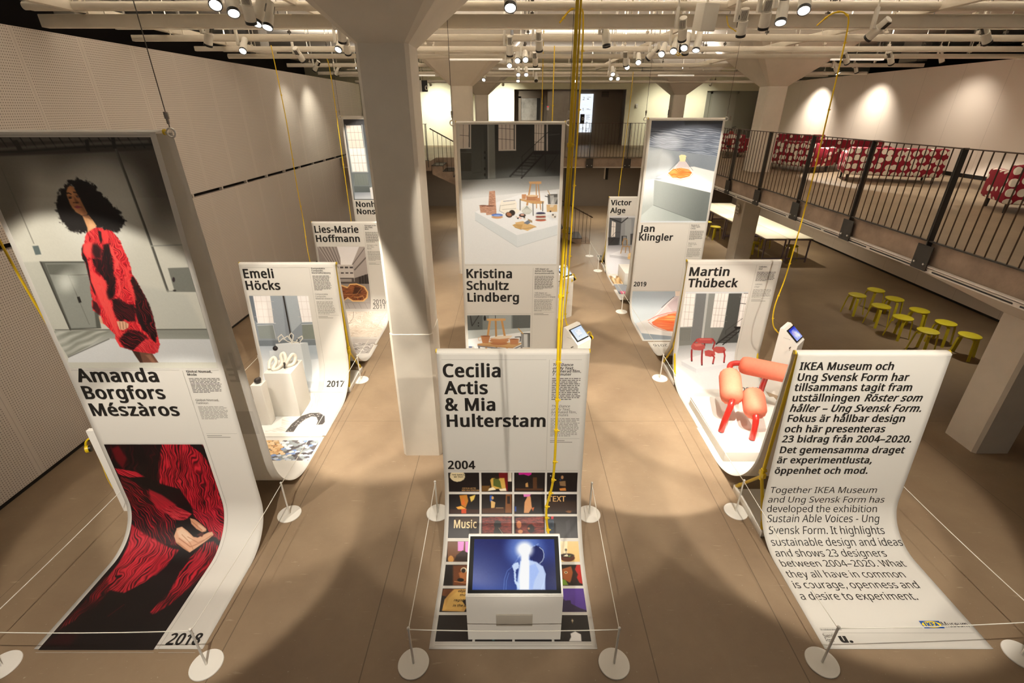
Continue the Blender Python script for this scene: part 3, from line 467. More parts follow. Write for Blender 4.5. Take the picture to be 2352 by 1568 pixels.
# ---------------------------------------------------------------- printed pictures: banner, rectangle (mm), grid step, ground colour, drawing strokes
PICS = {
'a1': ('amanda', (44, 36, 1416, 2003), 5, 'b9b7ab', """
g 4a443c|b4b1a4 1 3 818,126,748,440 -181,5,1483,5,1487,476,-295,476
e 4b453d 0.85 260 0 1451,306,234,0,-118,386
e 5d574c 0.8 260 0 -5,447,325,0,-168,362
e c9c9bf 0.8 300 0 851,569,330,0,-134,372
p 3b3731 1 18 0 -538,5,1487,-6,1403,126,159,171,-648,205
p 6a655b 0.55 14 0 -550,26,1402,37,1400,44,-586,93
l 1b1917 1 6 9 208,37,229,109
l 1b1917 1 6 9 281,39,304,109
l 1b1917 1 6 9 354,42,378,109
l 1b1917 1 6 9 430,37,453,109
l 1b1917 1 6 9 503,39,528,109
l 1b1917 1 6 9 576,42,602,109
l 1b1917 1 6 9 652,37,677,109
l 1b1917 1 6 9 725,39,751,109
l 1b1917 1 6 9 798,42,826,109
l 1b1917 1 6 9 874,37,901,109
l 1b1917 1 6 9 947,39,975,109
l 1b1917 1 6 9 1020,42,1050,109
l 1b1917 1 6 9 1096,37,1125,109
l 1b1917 1 6 9 1169,39,1199,109
l 1b1917 1 6 9 1243,42,1274,109
l 1b1917 1 6 9 1318,37,1349,109
l 26231f 1 8 14 -617,148,391,137,875,104,1410,87
l 8d8a80 0.4 18 20 119,126,736,90,1381,65
p 211f1c 1 4 0 1117,32,1147,32,1130,115,1106,115
p 211f1c 1 4 0 912,54,944,48,923,137,897,126
p 2a2622 1 4 0 365,59,404,54,416,137,377,143
l 55544c 1 10 20 1126,126,1138,321,1161,790,1176,1253
l 3f3e38 1 5 8 1132,126,1167,790,1181,1246
l 8f8f85 1 5 9 1157,862,1415,852
l 77776d 1 4 8 1179,1253,1243,1256
l 5e5c52 1 6 6 193,228,197,842
p 6d6e66 1 6 0 1238,1050,1420,1043,1426,1261,1235,1261
e 2a2022 1 4 0 1257,1151,12,0,-6,22
e 16130f 1 4 0 1236,1249,14,0,-2,9
p 55605f 1 6 0 175,863,227,858,221,932,170,937
p a2a297 0.7 20 0 -10,1002,180,993,189,1617,24,1640
p 50514a 1 6 0 180,993,592,991,477,1602,189,1617
p 7e8078 1 8 0 220,1009,587,1005,437,1594,209,1602
g 5a5b53|9a9c93 1 8 402,1002,536,1140 224,1016,584,1013,544,1119,372,1112,220,1105
l 3a3933 1 6 14 188,1000,196,1617
l 5e5f57 1 4 6 372,1112,549,1107
l 5c5d55 1 4 5 375,1112,385,1564
e c7c9c0 0.7 120 0 334,1175,68,0,-30,78
p 22201d 1 4 0 372,1308,398,1302,396,1355,370,1363
p a9aaa1 0.6 60 0 908,1196,1331,1282,1393,1610,981,1617
g 84857c|b0b1aa 1 6 415,1617,406,1798 29,1628,556,1617,1422,1606,1444,1711,512,1703,66,1894
f 6b6c60|8c8d82|b2b2a8 0.7 8 60,40,0,0,35,1862,571,1656 27,1633,554,1625,297,1782,69,1886
l 4b4b44 1 8 8 61,1617,1421,1611
p c4c5c4 1 5 0 511,1706,1445,1707,1463,1943,47,1943,70,1891
l 4f4e47 1 6 7 70,1891,511,1706
p 6b4636 1 5 0 678,1818,852,1850,881,1945,712,1945,697,1888
p 3c261e 1 14 0 678,1818,739,1836,737,1945,712,1945,691,1878
p 9a6c54 0.7 20 0 787,1869,832,1860,855,1945,822,1945
p c89c7e 1 5 0 497,1486,520,1499,515,1564,491,1551,491,1516
f 7c0a16|c21a28|ef4744 1 5 14.3,49.5,0.12,4,772,757,659,1776 671,745,704,727,768,705,817,713,871,730,903,787,919,828,918,885,931,970,931,1041,920,1097,942,1170,957,1244,972,1344,977,1455,970,1542,960,1658,951,1758,912,1832,875,1855,803,1846,692,1827,619,1795,581,1785,568,1703,578,1662,550,1613,511,1551,517,1490,493,1455,467,1429,480,1361,499,1327,505,1269,533,1186,547,1097,558,1026,563,982,552,939,592,855,615,843,631,802
f 120a0c|1d1012|4a0d14 1 22 16.5,33,0,8,789,855,657,1336 769,847,823,843,801,970,783,1033,764,1097,761,1162,723,1261,686,1319,621,1336,640,1261,680,1203,659,1129,628,1065,625,1002,632,970,709,970
p 1c1012 0.9 40 0 674,847,717,843,737,893,711,967,655,970,649,916
p 1c1012 1 12 0 763,738,788,742,774,809,751,843,749,809
f 110a0b|1f0f11|5d1018 1 22 15.4,33,0,6,680,1336,797,1464 668,1327,734,1319,780,1370,841,1378,832,1455,802,1534,739,1538,714,1516,673,1542,650,1516,642,1447,658,1378
f 120a0c|26100f|7d1420 1 14 16.5,33,-0.2,6,924,1129,949,1622 919,1109,941,1174,960,1261,975,1361,979,1473,956,1662,917,1749,879,1685,864,1631,838,1534,857,1378,886,1244,886,1162
f 120a0c|2a1011|8d1522 1 26 14.3,33,-0.1,8,663,1667,814,1758 624,1685,714,1613,806,1631,868,1694,829,1740,766,1804,685,1822,619,1795,599,1721
p 1c1012 1 10 0 573,885,601,851,573,916,586,970,570,1065,547,1170,553,1261,537,1294,535,1203,547,1097,563,1002,548,970
p 1c1012 0.8 22 0 497,1336,528,1361,535,1429,508,1481,487,1451,473,1412
p 1c1012 0.9 14 0 836,1395,859,1421,871,1534,869,1640,842,1622,828,1516
p f4504a 0.9 24 0 601,851,655,828,682,836,650,893,628,963,592,955,579,908
p f2504a 0.75 26 0 605,994,599,1081,636,1129,679,1162,644,1261,642,1378,639,1499,622,1595,624,1685,594,1676,578,1534,567,1429,558,1344,549,1261,554,1162,576,1065
p f2524c 0.85 12 0 814,847,834,878,830,955,850,994,812,1049,783,1065,819,986,802,924
p ef4845 0.9 9 0 782,1113,796,1162,780,1244,736,1302,723,1294,766,1227
p ee4a45 0.6 26 0 879,1033,909,1081,882,1162,886,1244,883,1336,853,1344,850,1211,839,1129
p ea3f3d 0.8 14 0 791,723,832,734,838,779,805,832,776,847,776,787
p e8403f 0.8 10 0 577,1676,599,1758,619,1795,581,1785,570,1721
f 8d0f1c|c92230|ef5a55 1 12 11,16.5,0,4,807,1730,854,1841 719,1795,840,1703,914,1758,951,1758,912,1832,875,1855,803,1846,693,1822
p d0a080 1 4 0 639,1534,708,1535,736,1560,720,1595,671,1620,636,1613,635,1569
l 7d4f3c 1 4 5 663,1542,647,1609
l 7d4f3c 1 4 5 689,1542,673,1609
l 7d4f3c 1 4 5 715,1542,699,1609
e 1a1614 1 26 22 636,572,150,-56,12,167
p 1a1614 1 24 26 672,354,751,341,807,354,867,391,908,459,949,518,981,579,1003,631,998,684,965,729,897,743,823,720,746,684,743,596,710,425
p 1a1614 1 24 22 669,362,606,412,545,488,510,553,516,605,538,662,573,711,648,752,684,729,699,640,617,553,615,467
p cf9a6c 1 8 0 681,618,741,614,756,658,768,698,723,722,676,750,686,711,684,658
p 8c5a3c 0.8 24 0 682,616,741,612,748,653,734,645,703,631
p e0b084 0.7 30 0 717,640,749,676,754,700,702,729,710,684
p bb8156 1 10 0 627,425,647,395,673,385,696,393,702,425,713,476,721,535,731,592,720,609,678,615,646,592,627,561,618,527,619,480,618,454
p d79a68 0.6 30 0 643,408,678,395,684,425,673,476,646,501,623,480
p 8a5a3e 0.7 36 0 708,501,720,561,734,596,700,614,695,570
e d89c6c 0.7 40 0 637,570,26,0,-7,18
l 2a1a14 1 4 9 621,446,639,440,655,449
l 2a1a14 1 5 9 682,435,706,437,715,459
p 7a4c34 0.8 14 0 625,465,645,459,659,467,652,480,626,484
e 1c1210 1 4 0 637,478,12,0,-2,6
p 7a4c34 0.8 16 0 684,459,708,454,720,480,698,480
e 1c1210 1 4 0 705,468,13,0,-2,6
e c9c0b4 1 3 0 704,469,4,0,-1,3
p 7d4d34 0.8 16 0 668,467,679,484,695,510,687,520,666,516
e 4a2a1c 1 3 0 652,515,6,0,-2,4
e 3a2016 1 5 0 676,515,16,0,-2,5
p b0585c 1 5 0 645,548,668,535,684,539,703,548,681,558,658,561
l 6b3034 1 3 4 646,548,672,548,703,549
p 1a1614 1 12 10 690,387,715,412,735,476,732,553,737,623,788,693,846,720,912,596,842,425,756,362
p 1a1614 1 9 8 671,379,638,408,612,459,603,510,622,561,645,596,677,616,676,667,680,729,648,752,579,698,533,574,562,467
"""),
'a2': ('amanda', (44, 2868, 1040, 5150), 6, '140b0c', """
f 130a0b|200c0e|5a0d16 1 30 33,88,-0.3,0,258,2761,-87,3583 60,2753,634,2753,464,3347,149,3252,49,3195
p 7a0c18 0.8 40 0 101,2920,186,2884,218,3047,130,3176,94,3065
f 2a0a0e|a50f20|e0283a 1 24 24.2,49.5,0,0,683,2920,576,3425 633,2849,1019,2761,1047,2974,1067,3176,1043,3503,1037,3796,1078,4002,1028,4045,890,3916,835,3764,687,3697,632,3444,437,3386,519,3120
p 130a0b 0.9 26 0 443,3367,632,3444,703,3697,788,3827,617,3764,508,3661,424,3523
p 9a9a98 1 8 0 992,2753,1086,2753,1070,3167,1069,2974,1023,2849
p 150c0d 1 12 0 921,2753,1004,2761,1028,2884,1065,2992,1033,3084,989,2974,912,2884
f 4a0a12|b81226|e23040 1 16 27.5,27.5,0.2,0,49,3195,207,3347 51,3167,251,3214,319,3280,166,3290,59,3252
f 15090b|5a0c16|b01226 1 20 22,49.5,-0.15,0,53,3444,399,4002 67,3271,207,3347,266,3444,388,3543,563,3697,523,3827,522,4002,621,4103,388,4060,174,3974,25,3827,38,3623,24,3484
p d42637 0.8 36 0 312,3444,424,3523,539,3661,400,3764,315,3697,283,3583
f 6a0c18|c01c2e|e04a50 1 14 14.3,22,0,0,454,3697,679,3796 374,3714,508,3661,695,3764,617,3842,492,3827
f 300a0f|b0132a|d92a3c 1 18 18.7,33,0,0,796,3697,1031,4002 703,3697,835,3764,1027,3623,1057,3916,1074,4017,939,4002,841,3901,710,3796
f 1d090c|a51425|dc3040 1 24 26.4,82.5,0.12,0,244,4002,213,4687 44,3872,205,3974,404,4060,551,4117,634,4132,604,4270,511,4502,392,4612,228,4581,108,4534,92,4304,71,4103
f 150a0b|5d0d16|a81426 1 30 24.2,66,-0.1,0,128,4372,94,4859 78,4421,228,4581,231,4746,176,4846,112,4928,50,5007,59,4928,84,4731
f 150a0b|8a101e|cf2434 1 26 25.3,49.5,-0.05,0,938,4132,864,4818 879,4060,967,4045,1069,4117,1059,4338,996,4550,916,4731,820,4832,774,4803,824,4612,786,4372,792,4207
p b81a2c 0.6 24 0 416,4207,550,4177,610,4304,571,4421,484,4421
p d02a3c 0.6 24 0 837,4207,923,4132,967,4254,913,4388,850,4405
p 3a0c10 0.7 60 0 50,5109,109,5001,302,5001,289,5109
p 120a0b 0.55 120 0 48,4687,954,4873,1008,5109,352,5109
l b0182a 1 6 7 792,4810,842,4702,825,4502,786,4372
l 7d1220 1 4 5 416,4846,479,4731
p 1a0d0c 1 8 0 525,3916,571,3842,679,3811,746,3887,709,3945,646,4002
p dea07c 1 6 0 671,3811,726,3827,791,3872,860,3923,861,3948,820,3957,751,3923,690,3872
p f6c8aa 0.8 10 0 760,3872,818,3901,861,3933,825,3948,773,3916
p eeb692 1 6 0 528,3995,540,3916,592,3901,662,3945,738,4002,787,4010,882,3959,927,3952,949,3981,901,4031,819,4103,760,4159,673,4117,572,4060
p ffdcbc 0.8 24 0 546,3945,595,3916,665,3959,747,4031,695,4060,584,4002
l a96a4a 1 6 6 588,4017,743,4103,833,4060,927,3988
l b57a58 1 5 5 676,4002,803,4060,870,4031
l b07050 1 3 5 687,3842,763,3901,816,3938
l c08862 1 3 4 609,3981,718,4060,786,4132
p c4865f 0.8 12 0 603,4060,725,4132,760,4159,673,4117,562,4052
p 5b2a22 1 8 0 765,3988,805,3959,845,3967,831,4002
"""),
'k1': ('kristina', (44, 27, 1416, 1930), 5, 'd7d9db', """
g 26241f|515451 1 3 738,37,737,703 38,25,1411,25,1415,728,5,728
e 2a2926 0.7 200 0 1318,307,264,0,15,404
p 5a5e5b 0.5 60 0 194,25,388,25,372,716,46,728
g 6f716f|d0d2d2 1 6 602,690,600,938 5,731,466,718,791,690,1426,677,1435,885,-8,1004
p dcdddd 1 8 0 -8,1004,545,938,1434,852,1482,1967,-53,1967
p d7cdc3 1 4 0 13,21,175,21,163,314,-2,314
p 3c3c3a 1 4 0 175,21,193,21,182,314,163,314
p cfcac4 1 4 0 188,21,204,21,193,326,176,326
p d7d2cc 1 4 0 -2,314,194,309,193,326,-2,328
p d7cdc3 1 4 0 569,21,774,21,775,338,566,338
p 3c3c3a 1 4 0 774,21,792,21,793,338,775,338
p cfcac4 1 4 0 787,21,804,21,805,350,788,350
p d7d2cc 1 4 0 566,338,805,333,805,350,566,353
p d7cdc3 1 4 0 1049,21,1178,21,1187,350,1055,350
p 3c3c3a 1 4 0 1178,21,1196,21,1206,350,1187,350
p cfcac4 1 4 0 1210,21,1227,21,1238,363,1221,363
l 45403c 1 3 4 101,25,88,314
l 45403c 1 3 4 32,156,169,166
l 45403c 1 3 4 615,25,616,332
l 45403c 1 3 4 667,25,669,332
l 45403c 1 3 4 721,25,724,332
l 45403c 1 3 4 569,70,774,85
l 45403c 1 3 4 567,202,774,216
l 45403c 1 3 4 1075,25,1075,348
l 45403c 1 3 4 1107,25,1108,348
l 45403c 1 3 4 1142,25,1144,348
l 45403c 1 3 4 1048,132,1181,139
l 45403c 1 3 4 1050,241,1184,248
p 3a3a35 1 5 0 42,381,194,381,186,613,44,613
l 55554e 0.7 3 3 50,390,51,607
l 55554e 0.7 3 3 66,390,68,607
l 55554e 0.7 3 3 82,390,84,607
l 55554e 0.7 3 3 98,390,100,607
l 55554e 0.7 3 3 114,390,116,607
l 55554e 0.7 3 3 130,390,132,607
l 55554e 0.7 3 3 146,390,148,607
l 55554e 0.7 3 3 162,390,164,607
l 55554e 0.7 3 3 178,390,181,607
l 6d6d66 1 3 5 48,375,194,375
l 3d3f3c 1 3 4 330,31,333,626,198,639
p 3a3c3a 1 8 0 375,25,414,25,412,716,378,718
p 8d908c 1 8 0 420,25,437,25,521,716,415,722
p 767974 1 10 0 437,25,518,25,521,716,433,716
e 181614 1 4 0 380,373,10,0,0,18
e 181614 1 4 0 378,443,11,0,0,18
e 181614 1 4 0 374,585,10,0,0,19
e 181614 1 4 0 373,662,11,0,0,20
l 4a4c49 1 3 5 46,728,412,713,872,690,1413,674
l 201c19 1 3 22 724,683,1042,369
l 201c19 1 3 22 883,703,1208,369
p 201c19 1 4 0 1035,357,1399,350,1401,397,1043,402
l 201c19 1 3 9 764,664,906,672
l 201c19 1 3 9 806,623,947,631
l 201c19 1 3 9 847,583,989,590
l 201c19 1 3 9 889,542,1030,550
l 201c19 1 3 9 930,502,1070,509
l 201c19 1 3 9 971,462,1111,469
l 201c19 1 3 9 1011,422,1151,430
l 201c19 1 3 7 889,696,886,425,1239,114
l 201c19 1 3 6 1069,512,1064,265
l 201c19 1 3 7 1239,114,1403,138
l 5b5b58 1 3 6 1247,156,1390,142
l 201c19 1 3 8 1205,400,1211,626,1374,394
p e6e8ea 1 4 0 219,1166,571,1018,874,924,1380,885,1413,1359,822,1500
p ced4d6 1 3 0 219,1166,822,1500,826,1675,218,1283
p d3d8da 1 3 0 822,1500,1406,1352,1407,1493,826,1675
l b0b6b8 1 6 5 218,1284,826,1676,1407,1494
f 8f6652|b5856c|cfa58c 1 4 8,10,0,0,462,938,545,938 429,882,511,874,528,1193,405,1193
f 8f6652|b5856c|cfa58c 1 4 8,10,0,0,292,1125,403,1125 287,1078,391,1071,388,1180,298,1177
f 9a705a|bb8c74|d3aa92 1 4 8,10,0,0,375,1139,501,1139 370,1078,495,1078,506,1207,381,1210
e 7a5242 1 4 0 336,1078,50,0,0,9
e 7a5242 1 4 0 435,1082,58,0,0,11
e c99a6e 1 4 0 537,1237,81,0,0,24
e 4f74c4 1 4 0 537,1211,81,0,0,20
e 8faae0 1 4 0 537,1218,56,0,0,11
p ebe6da 1 6 0 599,1004,792,997,820,1044,813,1112,862,1152,821,1193,625,1193,570,1152,578,1058
l 8f8a7c 1 3 4 598,1078,792,1051
l 8f8a7c 1 3 4 612,1132,806,1119
l 51628f 1 3 6 627,1020,792,1004
l 77736a 1 3 4 585,1071,570,1152,639,1187
e 2f241e 1 4 0 751,1180,44,0,0,41
e 4a342a 1 4 0 706,1207,47,17,-14,36
e a8714e 1 4 0 706,1200,34,12,-9,23
e 3a2c28 1 4 0 899,1214,48,0,0,25
e d8a894 1 4 0 899,1207,28,0,0,12
e d8c8b0 1 4 0 814,1235,14,0,0,10
e 3a3530 1 4 0 835,1255,14,0,0,10
e e0a898 1 4 0 856,1241,14,0,0,10
e 3a3530 1 4 0 926,1241,14,0,0,10
e d8c8b0 1 4 0 933,1262,14,0,0,10
e e8b8a8 1 4 0 877,1255,14,0,0,10
l b98a58 1 3 13 1016,780,972,1071
l b98a58 1 3 13 1088,780,1101,1112
l b98a58 1 3 13 1118,780,1161,1132
l b98a58 1 3 13 1009,780,959,1071
p c79a68 1 4 0 984,752,1161,749,1159,783,996,783
p c49a66 1 3 0 858,984,1206,1018,1200,1051,1055,1055,861,1004
l 6d6c68 1 3 14 865,997,866,1139
l 6d6c68 1 3 14 1048,1051,1054,1214
l 6d6c68 1 3 14 1186,1031,1189,1152
p c08a60 1 4 0 888,924,950,922,946,988,891,985
p b57f58 1 4 0 950,938,1122,938,1096,1011,958,1007
e d8b890 1 4 0 1032,944,76,0,0,14
p c08a60 1 4 0 1078,971,1147,971,1141,1020,1082,1018
l 8a5c40 1 3 4 954,964,1109,967
l 8a5c40 1 3 4 957,988,1098,991
e dfe0d8 1 4 0 962,1142,78,0,1,60
l 8f948c 1 3 3 961,1085,897,1152,925,1196
l 8f948c 1 3 3 961,1085,919,1152,938,1196
l 8f948c 1 3 3 961,1085,941,1152,950,1196
l 8f948c 1 3 3 961,1085,964,1152,963,1196
l 8f948c 1 3 3 961,1085,986,1152,975,1196
l 8f948c 1 3 3 961,1085,1008,1152,988,1196
l 8f948c 1 3 3 961,1085,1031,1152,1001,1196
p 5d5c5a 1 4 0 1252,924,1393,918,1398,1058,1263,1058
p a8a8a6 1 10 0 1286,938,1341,935,1346,1051,1297,1051
l 2f2d2b 1 3 10 1218,948,1266,958
l b0905f 1 3 9 1254,869,1286,931
p c9a878 1 4 0 1242,1064,1394,1064,1399,1166,1249,1166
e 3a2a1c 1 4 0 1301,1159,14,0,0,11
l d8d8d4 1 3 3 1292,1098,1342,964
l d8d8d4 1 3 3 1300,1098,1353,964
l d8d8d4 1 3 3 1308,1098,1364,964
l d8d8d4 1 3 3 1317,1098,1375,964
l d8d8d4 1 3 3 1325,1098,1386,964
l d8d8d4 1 3 3 1333,1098,1397,964
e b8624a 1 4 0 1165,1283,77,0,0,16
e d8cfc4 1 4 0 1164,1258,74,0,0,16
e a8584a 1 4 0 1164,1233,72,0,0,16
e e8e4dc 1 4 0 1162,1208,68,0,0,16
e 3a3a58 1 4 0 1162,1184,66,0,0,16
l 4a4440 1 3 5 1094,1273,1234,1270
l 4a4440 1 3 5 1094,1248,1234,1246
l 4a4440 1 3 5 1093,1224,1233,1221
l 4a4440 1 3 5 1093,1199,1232,1196
p c9a468 1 4 0 754,1352,877,1310,991,1373,963,1401,878,1415,793,1387
p d4b078 1 4 0 793,1317,905,1297,1103,1373,977,1436,864,1401
p c09a60 1 4 0 779,1338,906,1345,878,1415
p 727c8c 1 4 0 917,1324,989,1276,1018,1317,976,1345
p a08a6a 1 4 0 975,1262,1043,1290,1039,1324,989,1290
l 8a6a3c 1 3 4 793,1387,878,1415,1104,1380
p c9cdcf 0.4 30 0 1240,1221,1398,1152,1403,1276,1326,1283
e d8d4cc 1 4 0 1352,1221,44,0,2,36
e 55504c 1 4 0 1338,1207,12,0,0,12
e 55504c 1 4 0 1369,1235,11,0,0,12
"""),
'k2': ('kristina', (44, 2755, 1040, 3950), 5, 'c9cdcc', """
p 7c8280 1 4 0 35,2764,1051,2743,1055,2994,25,3027
p 9da3a1 1 14 0 387,2764,739,2753,739,2994,372,2994
p 4c4f4e 0.7 20 0 35,2764,287,2759,280,3005,25,3022
p 5a5e5c 1 14 0 759,2753,1051,2748,1055,2983,760,2983
l 2d2b2a 1 3 14 95,2770,115,2939,226,2764
e 1d1a18 1 4 0 321,2807,18,0,-1,44
e 1d1a18 1 4 0 218,2889,10,0,0,13
e 1d1a18 1 4 0 216,2939,10,0,0,13
l 1d1a18 1 3 10 488,2764,487,2818
p b2b8b6 1 8 0 25,3016,1055,2972,1056,3072,18,3185
p e6e8e8 1 8 0 19,3173,349,3128,1055,3027,1066,3939,-1,3939
l c4935a 1 3 34 401,2840,310,3472
l b78850 1 3 30 492,2840,499,3402
l c4935a 1 3 34 588,2840,692,3472
p cfa067 1 4 0 351,2813,649,2811,646,2849,355,2851
p b88a5a 1 4 0 191,3253,346,3253,925,3241,760,3333,190,3287
p c9a06c 1 3 0 191,3253,399,3219,925,3236,760,3316
l 77777a 1 3 30 216,3298,221,3495
l 77777a 1 3 30 422,3344,425,3495
l 77777a 1 3 30 739,3356,744,3495
l 77777a 1 3 30 905,3298,901,3495
l 77777a 1 3 22 201,3293,749,3362,920,3276
p bb8055 1 4 0 247,3111,401,3111,367,3241,274,3241
l d8b898 1 3 9 257,3128,205,3151,214,3196,255,3185
e 8a5638 1 4 0 324,3115,74,0,0,10
e b0734a 1 4 0 542,3247,140,0,0,30
e c08458 1 4 0 544,3196,154,0,0,36
e c99068 1 4 0 554,3162,154,0,0,29
p e8d8c0 1 4 0 400,3156,513,3117,760,3106,719,3151,554,3168
p bb8055 1 4 0 713,3168,857,3168,842,3270,723,3264
e 8a5638 1 4 0 785,3169,70,0,0,10
l a87048 1 3 8 852,3168,868,3207,842,3230
p 8e8e8c 1 4 0 893,3066,1056,3061,1060,3316,905,3316
p c8c8c6 1 10 0 939,3078,995,3078,998,3310,946,3310
p 5c5c5a 1 10 0 1010,3078,1056,3078,1060,3310,1019,3310
e 44423f 1 4 0 974,3070,82,0,0,9
l 2c2a28 1 3 14 801,3134,888,3128,883,3207
l c49a60 1 3 18 851,2983,923,3072
p cdb080 1 4 0 863,3333,1060,3321,1066,3939,876,3939
e 5a3a24 1 4 0 1016,3472,21,0,0,19
e dcdcd2 1 4 0 492,3565,158,0,-2,140
e 4a4844 1 4 0 493,3472,94,0,0,35
l 6a6862 1 3 5 493,3466,362,3484
l 6a6862 1 3 5 493,3466,406,3484
l 6a6862 1 3 5 493,3466,450,3484
l 6a6862 1 3 5 493,3466,494,3484
l 6a6862 1 3 5 493,3466,538,3484
l 6a6862 1 3 5 493,3466,582,3484
l 6a6862 1 3 5 493,3466,626,3484
p c8c4bc 1 5 0 45,3298,128,3298,167,3379,40,3437
e 41557f 1 4 0 76,3310,31,0,0,12
e 55504a 1 4 0 94,3362,32,0,0,9
"""),
'e1': ('emeli', (60, 498, 975, 2110), 5, 'cfd3d6', """
p 8c949c 1 4 0 31,493,823,493,1055,994,1033,1307,20,1333
p f2ece8 1 4 0 124,498,389,498,387,943,108,948
p f4efec 1 4 0 803,498,1082,498,1065,930,811,930
p 6f7780 1 8 0 30,498,117,498,109,943,27,866
p 9ba3ab 1 10 0 389,498,574,498,505,1307,345,1307
p aab2b8 1 10 0 621,498,803,498,797,943,626,1097
l 2a2622 1 5 24 592,498,596,1201
l d8dcde 1 3 10 96,948,390,948
l d8dcde 1 3 10 811,930,1066,922
l d8ccc6 1 3 3 158,505,133,943
l d8ccc6 1 3 3 241,505,217,943
l d8ccc6 1 3 3 324,505,302,943
l d8ccc6 1 3 3 856,505,848,930
l d8ccc6 1 3 3 939,505,932,930
l d8ccc6 1 3 3 130,591,427,591
l d8ccc6 1 3 3 806,591,1091,591
l d8ccc6 1 3 3 105,715,404,715
l d8ccc6 1 3 3 786,715,1073,715
l d8ccc6 1 3 3 80,841,381,841
l d8ccc6 1 3 3 766,841,1054,841
p 8a918e 1 4 0 100,989,343,984,351,1207,89,1207
p 7e847c 1 4 0 804,973,1060,963,1040,1215,778,1215
l c9ced0 1 3 8 96,984,347,973,351,1207
l c9ced0 1 3 8 798,968,1061,958
p 737b82 1 8 0 38,1241,1033,1228,1034,1339,44,1339
g aab4be|dfe3e6 1 5 266,1339,214,1628 39,1339,1036,1320,1083,2086,92,2086
p dde1e3 1 4 0 327,1299,596,1275,842,1275,857,2046,554,1831,309,1575
p c3c9cc 1 4 0 730,1286,847,1275,860,2046,740,2046
p e9ecee 1 3 0 327,1299,596,1275,842,1275,727,1299
l e8e2d4 1 4 14 389,1267,386,1188,449,1136,486,1201,542,1162,588,1254,593,1294
l e8e2d4 1 4 14 389,1267,462,1201,526,1254,595,1280,642,1149,612,1110,566,1162,602,1241
l e8e2d4 1 4 14 600,1254,659,1267,707,1201,774,1162,780,1201,720,1267,620,1280
l 2a2524 1 3 10 685,1215,709,1215,711,1280
p d5dadd 1 4 0 206,1418,315,1408,420,1413,384,1628,189,1628
e 2a2526 1 4 0 308,1376,42,0,-8,42
e 5a5456 1 4 0 315,1365,17,0,-3,16
p e8ebed 0.6 20 0 857,1575,1035,1548,1078,2059,879,2059
"""),
